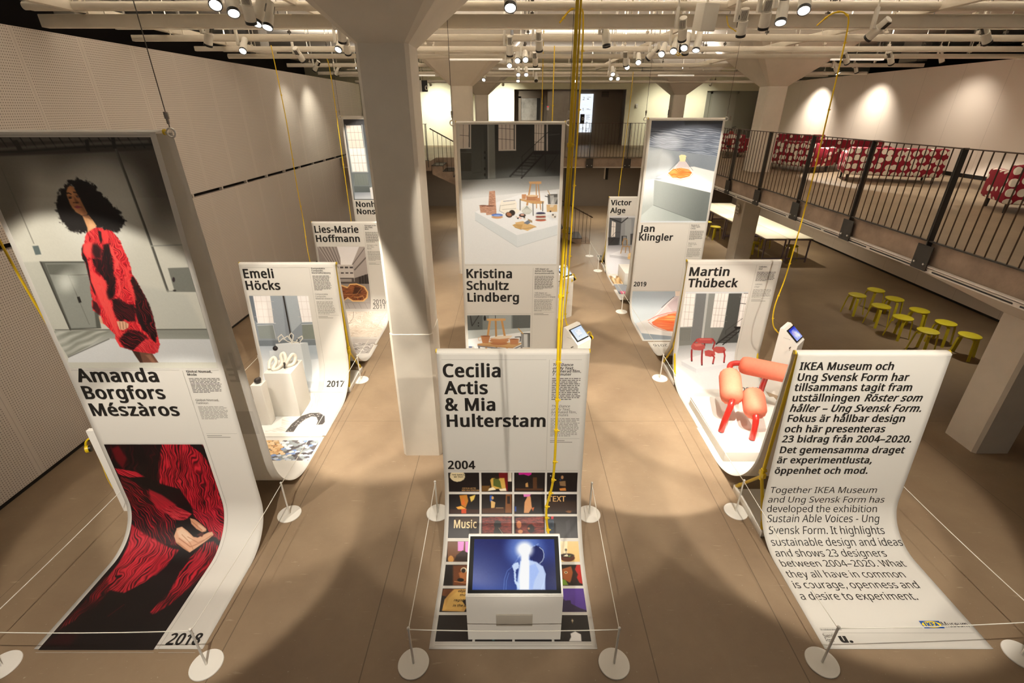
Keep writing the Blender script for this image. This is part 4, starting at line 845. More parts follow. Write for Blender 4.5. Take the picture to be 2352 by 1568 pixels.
'e2': ('emeli', (44, 2138, 1416, 3180), 7, 'e7e4da', """
p f6f5f0 1 20 0 -131,2086,885,2086,1105,3097,509,3097
p d5dadb 1 10 0 1085,2099,1420,2099,1441,2256,1285,2390,1142,2320
p e3e5e4 1 10 0 1144,2470,1377,2337,1391,2636,1216,2796
f cfcaba|e2ddcf|f2efe6 1 8 30,30,0,0,896,2140,970,2636 856,2126,1011,2099,1144,2196,1171,2337,1096,2470,978,2657,924,2697,947,2390,927,2256
p e8e3d8 1 10 0 1088,2449,1298,2354,1382,2354,1311,2470,1127,2554
p 4b4644 1 3 0 843,3078,857,2873,916,2677,1024,2595,1163,2587,1277,2677,1333,2835,1319,2892,1232,2904,1216,2796,1156,2697,1082,2685,1017,2756,964,2911,965,3078
e d8d2cc 1 2 0 930,2908,6,0,2,7
e d8d2cc 1 2 0 972,2836,6,0,3,7
e d8d2cc 1 2 0 1038,2649,6,0,3,8
e d8d2cc 1 2 0 884,3079,6,0,2,6
e d8d2cc 1 2 0 923,2861,6,0,3,7
e d8d2cc 1 2 0 1226,2606,6,0,2,8
e d8d2cc 1 2 0 1146,2628,6,0,3,8
e d8d2cc 1 2 0 1047,2653,6,0,3,7
e d8d2cc 1 2 0 1076,2735,6,0,2,7
e d8d2cc 1 2 0 1029,2770,6,0,2,7
e d8d2cc 1 2 0 1056,2630,6,0,3,8
e d8d2cc 1 2 0 1115,2661,6,0,2,8
e d8d2cc 1 2 0 926,2814,6,0,3,7
e d8d2cc 1 2 0 1160,2622,6,0,2,7
e d8d2cc 1 2 0 1110,2706,6,0,2,7
e d8d2cc 1 2 0 1110,2712,6,0,2,7
e d8d2cc 1 2 0 988,2843,6,0,2,7
e d8d2cc 1 2 0 1010,2831,6,0,3,7
e d8d2cc 1 2 0 1150,2576,6,0,2,8
e d8d2cc 1 2 0 888,2937,6,0,2,7
e d8d2cc 1 2 0 1208,2604,6,0,2,7
e d8d2cc 1 2 0 1048,2675,6,0,2,7
e d8d2cc 1 2 0 1008,2739,6,0,3,7
e d8d2cc 1 2 0 965,2845,6,0,2,7
e d8d2cc 1 2 0 1058,2760,6,0,3,7
e d8d2cc 1 2 0 1097,2724,6,0,2,7
e d8d2cc 1 2 0 1177,2682,6,0,3,8
e d8d2cc 1 2 0 1060,2642,6,0,3,7
e d8d2cc 1 2 0 1178,2679,6,0,2,8
e d8d2cc 1 2 0 1183,2626,6,0,3,8
e d8d2cc 1 2 0 1080,2632,6,0,3,7
e d8d2cc 1 2 0 1148,2640,6,0,3,8
e d8d2cc 1 2 0 923,2827,6,0,3,7
e d8d2cc 1 2 0 1176,2683,6,0,2,7
e d8d2cc 1 2 0 901,3028,6,0,3,7
e d8d2cc 1 2 0 965,2764,6,0,3,8
e d8d2cc 1 2 0 956,2898,6,0,3,7
e d8d2cc 1 2 0 1145,2571,6,0,2,8
e d8d2cc 1 2 0 1032,2651,6,0,2,7
e d8d2cc 1 2 0 1087,2644,6,0,3,8
e d8d2cc 1 2 0 1188,2677,6,0,2,7
e d8d2cc 1 2 0 1033,2807,6,0,2,7
e d8d2cc 1 2 0 931,2814,6,0,3,7
e d8d2cc 1 2 0 1026,2656,6,0,3,7
e d8d2cc 1 2 0 913,2918,6,0,3,6
e d8d2cc 1 2 0 1036,2665,6,0,3,8
e d8d2cc 1 2 0 892,3064,6,0,3,6
e d8d2cc 1 2 0 970,2906,6,0,3,7
e d8d2cc 1 2 0 1171,2606,6,0,3,8
e d8d2cc 1 2 0 998,2777,6,0,2,7
e d8d2cc 1 2 0 1068,2701,6,0,2,7
e d8d2cc 1 2 0 1037,2740,6,0,2,7
e d8d2cc 1 2 0 1198,2614,6,0,2,8
e d8d2cc 1 2 0 996,2815,6,0,2,7
e d8d2cc 1 2 0 920,2882,6,0,3,7
e d8d2cc 1 2 0 1218,2613,6,0,2,8
e d8d2cc 1 2 0 1006,2677,6,0,3,7
e d8d2cc 1 2 0 985,2808,6,0,3,7
e d8d2cc 1 2 0 876,3052,6,0,2,6
e d8d2cc 1 2 0 1040,2645,6,0,3,8
f d6d2c6|e6e3da|f3f1ea 0.8 8 40,30,0,0,694,2756,1388,3024 642,2717,854,2697,851,2911,838,3068,980,3060,1362,2949,1404,3068,517,3068,731,2949
"""),
'e3': ('emeli', (44, 3268, 1416, 3700), 8, '8c8a88', """
s d9b688 1 0 0 0
"""),
'm1': ('martin', (44, 500, 1045, 2240), 5, 'd5d8da', """
p 868b88 1 4 0 -33,529,176,529,953,529,1070,529,1076,1122,1090,1425,79,1480
p 75797a 1 10 0 176,529,394,529,490,1353,260,1389
p b9bcba 1 6 0 378,529,417,529,468,1317,429,1326
p 8b8f8c 1 10 0 417,529,526,529,588,1353,482,1353
p 4d504e 1 14 0 736,529,952,526,980,1122,1090,1425,699,1425,763,1122
p f3eeea 1 4 0 -2,529,200,529,239,1105,48,1114
p f3eeea 1 4 0 518,529,728,529,755,1119,547,1122
p f3eeea 1 4 0 945,526,1069,526,1091,1114,978,1114
l c9ccca 1 3 9 208,529,242,1108
l d9dcda 1 3 9 733,529,761,1119
l a8a09a 1 3 4 68,529,102,1105
l a8a09a 1 3 4 130,529,167,1105
l a8a09a 1 3 4 573,529,594,1119
l a8a09a 1 3 4 622,529,645,1119
l a8a09a 1 3 4 674,529,698,1119
l a8a09a 1 3 4 24,595,196,603
l a8a09a 1 3 4 43,720,217,728
l a8a09a 1 3 4 62,843,237,851
l a8a09a 1 3 4 81,969,258,978
l a8a09a 1 3 4 510,653,730,661
l a8a09a 1 3 4 532,779,755,787
l a8a09a 1 3 4 554,897,778,906
l a8a09a 1 3 4 573,1004,798,1013
l a8a09a 1 3 4 918,587,1068,596
l a8a09a 1 3 4 968,829,1120,839
l a8a09a 1 3 4 996,966,1149,976
l 2a2826 1 3 10 948,695,1077,711
l 55524e 1 3 9 976,526,1070,529
l a8a09a 1 3 4 961,529,986,1114
l a8a09a 1 3 4 1011,529,1038,1114
p 70736f 1 4 0 50,1131,227,1131,248,1362,77,1362
l 8d908b 1 3 4 62,1158,100,1353
l 8d908b 1 3 4 83,1158,118,1353
l 8d908b 1 3 4 104,1158,136,1353
l 8d908b 1 3 4 125,1158,154,1353
l 8d908b 1 3 4 146,1158,172,1353
l 8d908b 1 3 4 167,1158,190,1353
l 8d908b 1 3 4 188,1158,207,1353
l 8d908b 1 3 4 209,1158,225,1353
l 9aa09c 1 3 7 49,1122,233,1119
p 7b7f7b 1 8 0 69,1362,685,1353,700,1434,82,1471
g a4a9ab|dfe2e4 1 6 437,1425,470,1672 80,1458,760,1407,1093,1398,1003,2316,2,2316
l 1f1c1b 1 3 26 699,1425,1012,1122
l 1f1c1b 1 3 22 814,1434,1086,1131
p 1f1c1b 1 4 0 928,1105,1085,1105,1090,1149,971,1158
l 1f1c1b 1 3 8 742,1398,866,1407
l 1f1c1b 1 3 8 789,1351,909,1358
l 1f1c1b 1 3 8 835,1305,951,1310
l 1f1c1b 1 3 8 881,1258,994,1262
l 1f1c1b 1 3 8 927,1212,1036,1214
l 1f1c1b 1 3 8 973,1166,1077,1166
l 2a2725 1 3 7 819,1246,814,1175,1083,923
p e7e9ec 1 4 0 142,1725,625,1569,1116,1560,1116,1755,395,1862
p d3d6da 1 3 0 142,1730,395,1862,384,1933,145,1796
p dcdfe3 1 3 0 395,1862,1116,1746,1115,1804,384,1933
l 9a2c2e 1 3 30 305,1534,320,1722
l 9a2c2e 1 3 30 484,1507,492,1788
l 7a2226 1 3 26 500,1407,509,1461
p b94a48 1 4 0 341,1335,386,1314,613,1314,638,1362,623,1416,402,1407,357,1380
l 9a2c2e 1 3 26 625,1335,669,1398,656,1507
l 9a2c2e 1 3 24 354,1362,320,1407
p c0544f 1 4 0 283,1461,304,1407,417,1404,506,1443,525,1507,457,1543,341,1534,296,1507
p c0544f 1 4 0 524,1552,587,1534,697,1560,714,1629,634,1658,542,1638
p c0544f 1 4 0 648,1507,707,1471,839,1480,885,1534,857,1587,759,1595,672,1552
l b03434 1 3 28 655,1621,700,1663,679,1771
l b03434 1 3 28 852,1552,876,1638,868,1746
e 2a2220 1 4 0 320,1730,14,0,0,8
e 2a2220 1 4 0 492,1799,13,0,0,8
e 2a2220 1 4 0 679,1776,14,0,0,8
e 2a2220 1 4 0 868,1755,14,0,0,8
p dd8a82 0.6 14 0 323,1425,436,1416,475,1452,363,1471
p d67c74 0.6 10 0 396,1326,599,1324,596,1353,409,1353
"""),
'l1': ('lies', (44, 500, 1045, 1890), 6, 'cdc6bf', """
g ded9d8|efebe8 1 3 669,502,619,867 39,481,1073,481,1128,911,-74,911
p 8f8580 1 4 0 37,492,459,492,498,737,489,878,252,889,-6,889
l b9b0aa 1 3 12 58,492,252,885
l b9b0aa 1 3 12 125,492,299,885
l b9b0aa 1 3 12 193,492,347,885
l b9b0aa 1 3 12 261,492,394,885
l b9b0aa 1 3 12 328,492,441,885
l b9b0aa 1 3 12 396,492,488,885
l 5d5450 1 3 8 90,492,278,885
l 5d5450 1 3 8 159,492,325,885
l 5d5450 1 3 8 229,492,372,885
l 5d5450 1 3 8 299,492,419,885
l 5d5450 1 3 8 368,492,467,885
p a89e98 1 4 0 934,492,1061,492,1038,1310,739,1265,723,889
l 5d5450 1 3 14 1046,524,746,878
l 635a55 1 3 26 1042,737,773,999
p 514843 1 6 0 727,1187,1064,1087,1038,1401,724,1378
p 2c2624 1 4 0 840,1154,885,1142,875,1310,831,1310
p 2c2624 1 4 0 903,1131,948,1120,936,1310,892,1310
p 2c2624 1 4 0 967,1109,1011,1098,997,1310,953,1310
p 2c2624 1 4 0 1030,1087,1074,1076,1058,1310,1014,1310
p c9c1ba 1 4 0 16,889,745,889,739,1265,-44,1265
p 4a4240 1 4 0 364,928,435,928,429,966,358,966
p 4a4240 1 4 0 367,1054,432,1054,428,1083,363,1083
p 4a4240 1 4 0 467,928,538,928,533,966,462,966
p 4a4240 1 4 0 466,1054,531,1054,527,1083,462,1083
p 4a4240 1 4 0 570,928,641,928,636,966,565,966
p 4a4240 1 4 0 566,1054,630,1054,626,1083,562,1083
p 4a4240 1 4 0 673,928,744,928,739,966,668,966
p 4a4240 1 4 0 665,1054,730,1054,726,1083,661,1083
p 554c48 1 4 0 382,1176,729,1176,733,1310,363,1310
p 9a918b 1 6 0 422,1198,682,1198,674,1265,413,1265
g 8d8580|a9a19b 1 3 686,1333,646,1848 -73,1310,1060,1310,1049,1875,-125,1875
l 77706b 1 3 4 512,1738,581,1871
l 77706b 1 3 4 645,1738,713,1871
l 77706b 1 3 4 777,1738,845,1871
l 77706b 1 3 4 909,1738,978,1871
l 77706b 1 3 4 424,1727,1031,1738
p e0b070 1 5 0 69,1378,384,1310,571,1378,624,1310,778,1299,944,1367,1006,1492,981,1627,888,1711,645,1711,539,1638,447,1705,139,1694
f 4a2416|7d4424|a8683a 1 4 20,60,0,0,267,1514,967,1537 86,1412,381,1337,556,1412,631,1337,763,1328,919,1389,976,1503,949,1616,867,1683,658,1683,542,1610,448,1676,163,1660
p 3a1c12 0.8 20 0 724,1378,852,1401,837,1526,660,1537
l d8a468 1 3 5 416,1549,746,1549,874,1401
l e0b070 1 3 8 674,1605,738,1627,874,1583,911,1683
"""),
'l2': ('lies', (44, 1935, 1416, 2870), 8, 'e2d6c6', """
f cbbba8|dfd2c2|efe6da 1 4 34,240,0,0,605,2086,1361,1987 -187,1916,1421,1916,1657,3094,188,3094
l c3b29e 0.6 3 7 925,2517,945,2469,989,2433,1051,2414,1123,2413,1195,2430,1260,2464,1308,2511,1334,2564
l c3b29e 0.6 3 7 831,2485,858,2407,922,2357,1012,2332,1116,2331,1220,2353,1312,2400,1382,2475,1422,2564
l c3b29e 0.6 3 7 738,2453,773,2355,859,2294,979,2264,1115,2262,1249,2289,1367,2346,1457,2440,1510,2564
l c3b29e 0.6 3 7 644,2422,690,2308,798,2237,948,2202,1116,2200,1282,2232,1425,2298,1533,2406,1598,2564
l c3b29e 0.6 3 7 550,2394,608,2265,740,2186,919,2146,1120,2144,1317,2179,1485,2254,1610,2376,1686,2564
l c3b29e 0.6 3 7 457,2367,528,2226,683,2138,893,2093,1126,2091,1353,2131,1547,2214,1688,2348,1774,2564
l c3b29e 0.6 3 7 365,2343,448,2189,627,2092,867,2043,1134,2040,1391,2084,1609,2175,1767,2322,1862,2564
l 6a5a4c 1 3 7 674,1940,682,2086,620,2259
l 8a7866 1 3 5 620,2259,674,2212
"""),
'l3': ('lies', (44, 2960, 1416, 3600), 9, 'b7b0aa', """
f 5a5450|a39c96|e9e5e0 1 4 26,120,0,0,1053,3363,1415,3319 205,3140,1448,3140,1674,4168,588,4168
"""),
'j1': ('jan', (44, 38, 1416, 1970), 6, 'aeb4b8', """
g 2f3440|76808f 1 3 700,33,713,660 43,33,1433,18,1427,690,60,500
f 39404d|5b6576|a7aebb 0.55 60 36,30,0,0,87,387,1421,477 45,179,1415,179,1427,690,60,500
e c2c8d2 0.55 160 0 402,432,277,0,22,166
p 1f2228 0.8 40 0 666,25,1433,18,1430,91,697,120
g 8f979f|717a84 1 4 296,614,1135,721 61,507,1420,698,1408,955,525,1082,31,1162
e c3c9cc 0.7 160 0 322,815,249,0,30,234
l 5a626c 1 3 6 61,504,1419,695
p aab1b5 0.8 60 0 11,568,320,553,256,1074,-28,2168,2,1654
p dcdad8 1 4 0 254,1085,632,892,994,869,1418,963,1434,1291,239,1074
p dcdad8 1 4 0 209,1114,1423,1136,1407,1369,927,1265
g cfd3d4|9aa19f 1 6 234,1136,337,1593 -35,1136,230,1104,272,1616,56,1932
g 8d9492|5a605f 1 5 363,1439,1287,1527 228,1119,625,1200,1407,1369,1422,1943,1182,1938,272,1616
g adb5b3|8b9391 1 4 102,1932,778,1795 272,1616,1194,1938,45,1938,54,1818
l 434846 1 3 6 272,1616,1194,1938
p e9e9ea 0.7 6 0 516,1019,680,768,812,768,995,979,989,1050,768,1138,487,1050
p c0a8a8 0.5 20 0 603,924,688,768,812,768,936,924
f d95a20|ef7a38|f4a860 1 6 30,60,0,0,478,987,946,987 488,995,568,916,731,892,903,924,971,987,924,1058,762,1098,591,1074
l e08a50 1 3 8 483,1019,627,1095,766,1122,927,1082,990,1003
l f4f0ea 1 3 5 483,1042,631,1117,769,1143,930,1101,1000,1011
p e5cfa0 1 4 0 662,667,703,647,778,652,810,675,797,775,698,775
l 5a5a60 1 3 5 667,768,505,940
l 5a5a60 1 3 5 812,768,980,940
l f4f4f4 1 3 5 654,814,538,940
l 6a6a70 1 3 4 800,690,902,814,895,877
"""),
'j2': ('jan', (44, 3480, 1416, 5170), 7, 'aeb8bf', """
g a0adb6|c3ccd1 1 3 393,3425,389,4156 6,3408,1063,3408,1062,3994,389,4156,46,4340
p cfcac6 1 6 0 64,4332,376,4145,1094,3994,681,5003,65,4844
p 7f8a93 1 4 0 65,4844,681,5003,639,5140,37,5140
l 8a95a0 1 12 10 472,3417,976,3467
p e9d8c8 1 6 0 978,3425,1130,3425,1123,3594,1010,3594
p cfc2c2 1 10 0 422,4156,964,3611,1217,3577,1158,3994,959,4031,550,4156
l 3c3f46 1 3 12 718,3856,980,3611
l f2f0ee 1 6 14 432,4181,698,3923,968,3645
p b8a4a8 0.6 30 0 848,3791,1063,3628,1105,3890,967,3976
f d04a1c|ea6a30|f2a05c 1 8 60,90,0,0,428,4266,905,4266 428,4266,627,4090,833,4012,1065,3967,806,4790,645,4718,503,4570,420,4417
l d8502c 1 3 14 363,4207,566,4070,837,3985,1067,3949
l f6e8d8 1 3 10 408,4282,589,4122,830,4031
l cf5a30 1 3 16 365,4266,421,4532,584,4718,756,4754
l f4efe8 1 3 9 341,4359,416,4607,581,4783,740,4808
"""),
'n1': ('nonhuman', (44, 60, 1416, 1960), 8, '5b6468', """
g 303236|7b858a 1 3 170,59,212,1716 21,42,1763,42,1802,1929,62,1929
p 26272b 1 4 0 21,42,1763,42,1751,180,38,180
p d9cfc6 1 4 0 93,197,459,194,480,1264,95,1264
p f4f0ea 1 90 0 95,710,483,710,480,1264,95,1264
l 7a706a 0.7 3 7 184,197,192,1260
l 7a706a 0.7 3 7 275,197,289,1260
l 7a706a 0.7 3 7 367,197,386,1260
l 7a706a 0.8 3 8 98,354,463,351
l 7a706a 0.8 3 8 104,527,473,524
l 7a706a 0.8 3 8 110,702,483,699
l 7a706a 0.8 3 8 116,880,493,876
l 7a706a 0.8 3 8 122,1059,503,1056
l aab4b8 1 3 14 76,183,98,1271,493,1271,485,183
p 6d7674 1 4 0 118,1312,464,1312,477,1600,107,1600
l 8f9894 1 3 8 109,1591,175,1325
l 8f9894 1 3 8 149,1591,215,1325
l 8f9894 1 3 8 189,1591,254,1325
l 8f9894 1 3 8 229,1591,294,1325
l 8f9894 1 3 8 269,1591,334,1325
l 8f9894 1 3 8 309,1591,373,1325
l 8f9894 1 3 8 349,1591,413,1325
l 8f9894 1 3 8 389,1591,453,1325
l 8f9894 1 3 8 429,1591,492,1325
p 5d6668 1 4 0 85,1620,505,1620,496,1774,83,1774
g 8f99a6|c9d0d8 1 3 204,1774,223,1929 83,1774,1816,1754,1801,1939,70,1939
p eef0f2 1 4 0 490,1658,625,1620,647,1939,505,1939
"""),
'v1': ('victor', (44, 503, 1045, 2225), 8, 'c9c9cc', """
p 55575a 1 4 0 31,552,804,552,831,1318,67,1335
p 8d9092 1 10 0 379,552,804,552,829,1300,395,1300
p 9da0a2 1 14 0 484,586,654,586,725,1300,534,1300
l 2c2c2e 1 3 30 22,552,391,686,549,552
p e6e0da 1 4 0 118,636,229,682,245,1076,126,1093
l 55524f 1 3 5 170,652,194,1084
l 55524f 1 3 6 127,795,222,804
p 323234 1 4 0 48,1093,377,1102,361,1309,63,1318
l 1c1c1e 1 3 12 66,1318,240,1110
l 2a2a2c 1 3 6 126,1093,243,948,363,948
p 3a3a3c 1 4 0 424,1050,571,1050,594,1300,438,1300
p 8d9092 1 4 0 469,1067,555,1067,577,1300,482,1300
p 47484a 1 4 0 669,994,797,982,820,1300,690,1300
g 8f8f94|c9c9ce 1 3 379,1318,396,1510 49,1326,846,1300,763,2191,11,2191
p d6d6da 1 5 0 120,1579,444,1457,833,1510,825,1753,141,1657
p b3b3b8 1 4 0 124,1583,631,1648,789,1753,127,1657
l b08a58 1 3 26 486,1352,467,1231,501,1136,544,1127,591,1170,608,1352
l b08a58 1 3 24 495,1352,695,1356
l b08a58 1 3 24 470,1370,442,1545
l b08a58 1 3 24 578,1370,575,1527
l b08a58 1 3 24 671,1370,704,1545
e ead0a0 1 4 0 734,1605,84,0,4,72
e e4bc7c 1 4 0 701,1674,60,0,1,45
"""),
'v2': ('victor', (44, 2330, 1416, 3000), 12, 'c8a878', """
f 8a6a42|c09a64|e4cca0 1 4 120,200,0,0,39,2286,97,3379 -24,2252,872,2252,585,3473,-239,3473
p efe9e4 1 8 0 125,2286,263,2286,189,2580
"""),
'v3': ('victor', (44, 3040, 1416, 3800), 12, '8a8f96', """
p c85a78 1 20 30 71,3589,306,3589,193,3967,80,3924,54,3747
p 6a7078 1 10 0 -8,3589,102,3589,82,4346,-26,4507
"""),
'c00': ('cecilia', (44, 1374, 371, 1607), 5, '1b1412', """
e ead7ac 1 4 3 142,1416,80,0,-3,74
"""),
'c01': ('cecilia', (394, 1374, 722, 1607), 5, '1b1412', """
p 6d1014 1 4 0 581,1366,675,1366,674,1601,580,1537
p e8dcc8 1 4 0 676,1366,716,1366,716,1486,676,1486
p c9a24c 1 4 0 488,1469,506,1443,639,1443,654,1569,505,1577
p 57622a 1 4 0 521,1452,566,1434,595,1486,609,1569,520,1537
p 2a1a12 1 4 0 536,1425,581,1416,588,1452,543,1455
p e6d8b8 1 4 0 445,1577,520,1553,550,1585,460,1598
p e6d8b8 1 4 0 579,1577,654,1566,661,1598,594,1598
p 6a4a20 1 12 0 395,1537,490,1537,460,1601,395,1601
"""),
'c02': ('cecilia', (744, 1374, 1070, 1607), 5, '1b1412', """
p c81a8c 1 4 0 787,1366,926,1366,926,1395,897,1416,846,1398,794,1402
p 6a4020 0.7 8 0 942,1434,986,1434,988,1577,944,1577
p b88a50 1 4 0 864,1512,888,1495,894,1553,865,1553
p 4a2c18 1 10 0 758,1569,1055,1569,1055,1593,758,1593
"""),
'c03': ('cecilia', (1092, 1374, 1416, 1607), 5, '1b1412', """
e f0e8d0 1 4 0 1130,1414,7,0,0,7
e b88a60 1 4 0 1254,1434,14,0,0,23
p 8a6a48 1 4 0 1224,1486,1290,1478,1295,1545,1233,1537
p c8803c 1 4 0 1226,1569,1293,1561,1301,1595,1234,1595
p 28406a 1 4 0 1223,1452,1242,1452,1239,1486
"""),
'c04': ('cecilia', (44, 1635, 371, 1845), 5, '1b1412', """
p b87828 1 4 0 155,1648,237,1640,251,1708,222,1782,177,1753
p d8b858 1 4 0 266,1663,329,1640,311,1693,281,1720
p d06828 1 4 0 195,1663,221,1753,177,1746
p e8a848 1 4 0 120,1775,177,1760,237,1796,222,1839,162,1818
p 3a2012 1 12 0 52,1796,365,1796,365,1839,53,1839
p c84a20 1 6 0 177,1796,229,1789,230,1839,178,1839
"""),
'c05': ('cecilia', (394, 1635, 722, 1845), 5, '1b1412', """
p 2c52a0 1 6 0 482,1648,512,1648,507,1738,482,1708
e c89858 1 4 0 512,1675,13,0,0,18
p d0a868 1 4 0 493,1701,542,1723,527,1811,497,1811
p 7a4c28 1 4 0 654,1632,716,1632,716,1834,646,1834
p 241812 1 4 0 668,1656,698,1656,698,1738,668,1738
p 4a2c18 1 10 0 400,1789,639,1775,639,1837,401,1837
l c8a880 1 3 5 549,1782,624,1782
"""),
'c06': ('cecilia', (744, 1635, 1070, 1845), 5, '1b1412', """
p d070b0 1 4 0 840,1625,929,1625,907,1663,847,1663
p c89060 1 3 0 884,1663,919,1656,933,1782,899,1834,847,1834,855,1723
p 2850b0 1 8 0 752,1767,765,1767,765,1818,752,1818
p c06838 1 4 0 929,1782,959,1775,944,1818
"""),
'c07': ('cecilia', (1092, 1635, 1416, 1845), 5, '1b1412', """
e c88850 1 4 4 1330,1818,32,0,0,11
p 3a2414 0.7 40 0 1101,1708,1416,1708,1415,1828,1100,1828
"""),
'c08': ('cecilia', (44, 1869, 371, 2084), 5, '1b1412', """
p 3a2410 1 10 0 112,1882,357,1882,358,1965,107,1972
e 2a2020 1 4 0 330,2007,44,0,1,28
"""),
'c09': ('cecilia', (394, 1869, 722, 2084), 5, '1b1412', """
f 2a0c0a|6a1e18|a04030 1 10 10,10,0,0,402,1951,728,1951 401,1882,716,1868,716,2050,405,2050
e 16100f 1 4 0 566,1951,38,0,0,42
p 1c1412 1 4 0 536,1979,580,1972,640,2050,522,2050
l b89878 1 3 5 580,1986,625,2045
"""),
'c10': ('cecilia', (744, 1869, 1070, 2084), 5, '1b1412', """
f 2a0c0a|6a1e18|a04030 1 10 10,10,0,0,757,1951,1068,1951 758,1882,1064,1868,1060,2050,757,2050
e c87848 1 4 0 794,1951,26,0,0,38
e d08858 1 4 0 809,2020,26,0,0,19
e 1a1211 1 4 0 920,1993,38,0,0,42
e b87850 1 4 0 898,1990,12,0,0,11
"""),
'c11': ('cecilia', (1092, 1869, 1416, 2084), 5, '1b1412', """
p 182838 1 10 0 1099,1896,1166,1896,1161,2061,1095,2061
p c02030 1 4 0 1137,1863,1166,1863,1161,1896,1140,1896
l 4a5868 1 3 4 1106,1917,1161,1917,1159,1986,1104,1990
p 2a2426 1 12 0 1291,1924,1336,1896,1343,2075,1299,2075
"""),
'c12': ('cecilia', (44, 2116, 371, 2318), 5, '1b1412', """
p 6a4428 1 4 0 42,2116,275,2116,286,2318,59,2318
p d88ad0 1 4 0 151,2118,217,2118,215,2211,157,2211
p d88ad0 1 4 0 229,2118,268,2118,274,2238,236,2238
p 2a1a14 1 4 0 146,2252,207,2204,282,2238,286,2318,129,2307
e c89048 1 4 0 92,2293,29,0,3,36
"""),
'c13': ('cecilia', (394, 2116, 722, 2318), 5, '1b1412', """
"""),
'c14': ('cecilia', (744, 2116, 1070, 2318), 5, '1b1412', """
"""),
'c15': ('cecilia', (1092, 2116, 1416, 2318), 5, 'd9b878', """
p e8d8b0 1 8 0 1217,2109,1305,2105,1286,2279,1207,2279
e 5a2c14 1 4 0 1293,2279,74,0,-3,38
e 2a1a10 1 4 0 1290,2255,72,0,-2,20
p e0d8b8 1 4 0 1251,2263,1289,2238,1301,2265
p 6a8a4a 1 4 0 1294,2263,1331,2252,1315,2272
l 3a3020 1 3 5 1281,2252,1282,2190
e 4a4438 1 4 0 1282,2200,12,0,0,12
"""),
'c16': ('cecilia', (44, 2347, 371, 2568), 5, '1b1412', """
p 6a3c20 1 26 0 119,2355,288,2348,305,2567,141,2567
p a8683a 1 20 0 183,2433,263,2391,286,2506,220,2536
e e0d0b0 1 4 0 233,2402,31,0,2,28
e 2a1c14 1 4 0 230,2408,22,0,2,23
e 1a100c 1 4 0 210,2506,33,0,2,20
l c88a58 1 3 6 150,2521,261,2539,285,2492
"""),
'c17': ('cecilia', (394, 2347, 722, 2568), 5, '1b1412', """
"""),
'c18': ('cecilia', (744, 2347, 1070, 2568), 5, '1b1412', """
"""),
'c19': ('cecilia', (1092, 2347, 1416, 2568), 5, '1b1412', """
p 9a5428 1 12 0 1227,2391,1321,2362,1339,2462,1290,2536,1225,2492
e e8d8b0 1 4 0 1263,2426,16,0,-1,13
e 241810 1 4 0 1263,2426,8,0,-1,8
p 6a8a2a 1 4 0 1209,2492,1251,2506,1274,2559,1202,2564
p a82420 1 8 0 1379,2348,1419,2348,1418,2552,1386,2536,1344,2419
p 2a1a14 1 12 0 1348,2377,1382,2448,1329,2552,1307,2506
"""),
'c20': ('cecilia', (44, 2598, 371, 2840), 5, '1b1412', """
p c89a50 1 4 0 67,2829,78,2714,145,2604,308,2604,319,2743,274,2837
p e0b868 0.7 20 0 90,2812,116,2700,188,2627,285,2656,248,2829
p 6a3c1c 1 12 0 50,2604,159,2604,88,2685,46,2671
p 2a1c14 1 4 0 245,2728,315,2700,323,2799,282,2778
"""),
'c21': ('cecilia', (394, 2598, 722, 2840), 5, '1b1412', """
"""),
'c22': ('cecilia', (744, 2598, 1070, 2840), 5, '1b1412', """
"""),
'c23': ('cecilia', (1092, 2598, 1416, 2840), 5, '50348a', """
p 2a1c40 1 4 0 1193,2685,1229,2728,1246,2723,1276,2723,1279,2757,1352,2799,1426,2829,1424,2843,1166,2843
"""),
'c24': ('cecilia', (44, 2870, 371, 3113), 5, '1b1412', """
"""),
'c25': ('cecilia', (394, 2870, 722, 3113), 5, '1b1412', """
e 5a8a8a 1 4 0 555,3098,12,0,0,6
"""),
'c26': ('cecilia', (744, 2870, 1070, 3113), 5, '1b1412', """
"""),
'c27': ('cecilia', (1092, 2870, 1416, 3113), 5, '1b1412', """
e f4ecd8 1 14 0 1272,2923,8,0,-1,8
l d8b888 1 3 3 1273,2907,1269,2946
p e8e4e0 1 4 0 1241,3042,1286,3023,1333,3049,1331,3110,1221,3110,1243,3073
"""),
}

# ---------------------------------------------------------------- painter for the printed pictures
_rng = np.random.RandomState(7)
_T = _rng.rand(257, 257)
_T[256] = _T[0]; _T[:, 256] = _T[:, 0]
def vnoise(x, y):
    xi = np.floor(x).astype(int); yi = np.floor(y).astype(int)
    fx = x - xi; fy = y - yi
    fx = fx * fx * (3 - 2 * fx); fy = fy * fy * (3 - 2 * fy)
    xi %= 256; yi %= 256
    a = _T[xi, yi]; b = _T[xi + 1, yi]; c = _T[xi, yi + 1]; d = _T[xi + 1, yi + 1]
    return (a * (1 - fx) + b * fx) * (1 - fy) + (c * (1 - fx) + d * fx) * fy
def fbm(x, y, o=3):
    s = 0; k = 0.5; t = 0
    for i in range(o):
        s = s + k * vnoise(x + 17.3 * i, y + 9.1 * i); t += k
        x = x * 2.03; y = y * 2.03; k *= 0.5
    return s / t
def hx(h): return np.array([int(h[i:i + 2], 16) / 255.0 for i in (0, 2, 4)])
def tolin(c): return np.where(c <= 0.04045, c / 12.92, ((np.clip(c, 0, 1) + 0.055) / 1.055) ** 2.4)

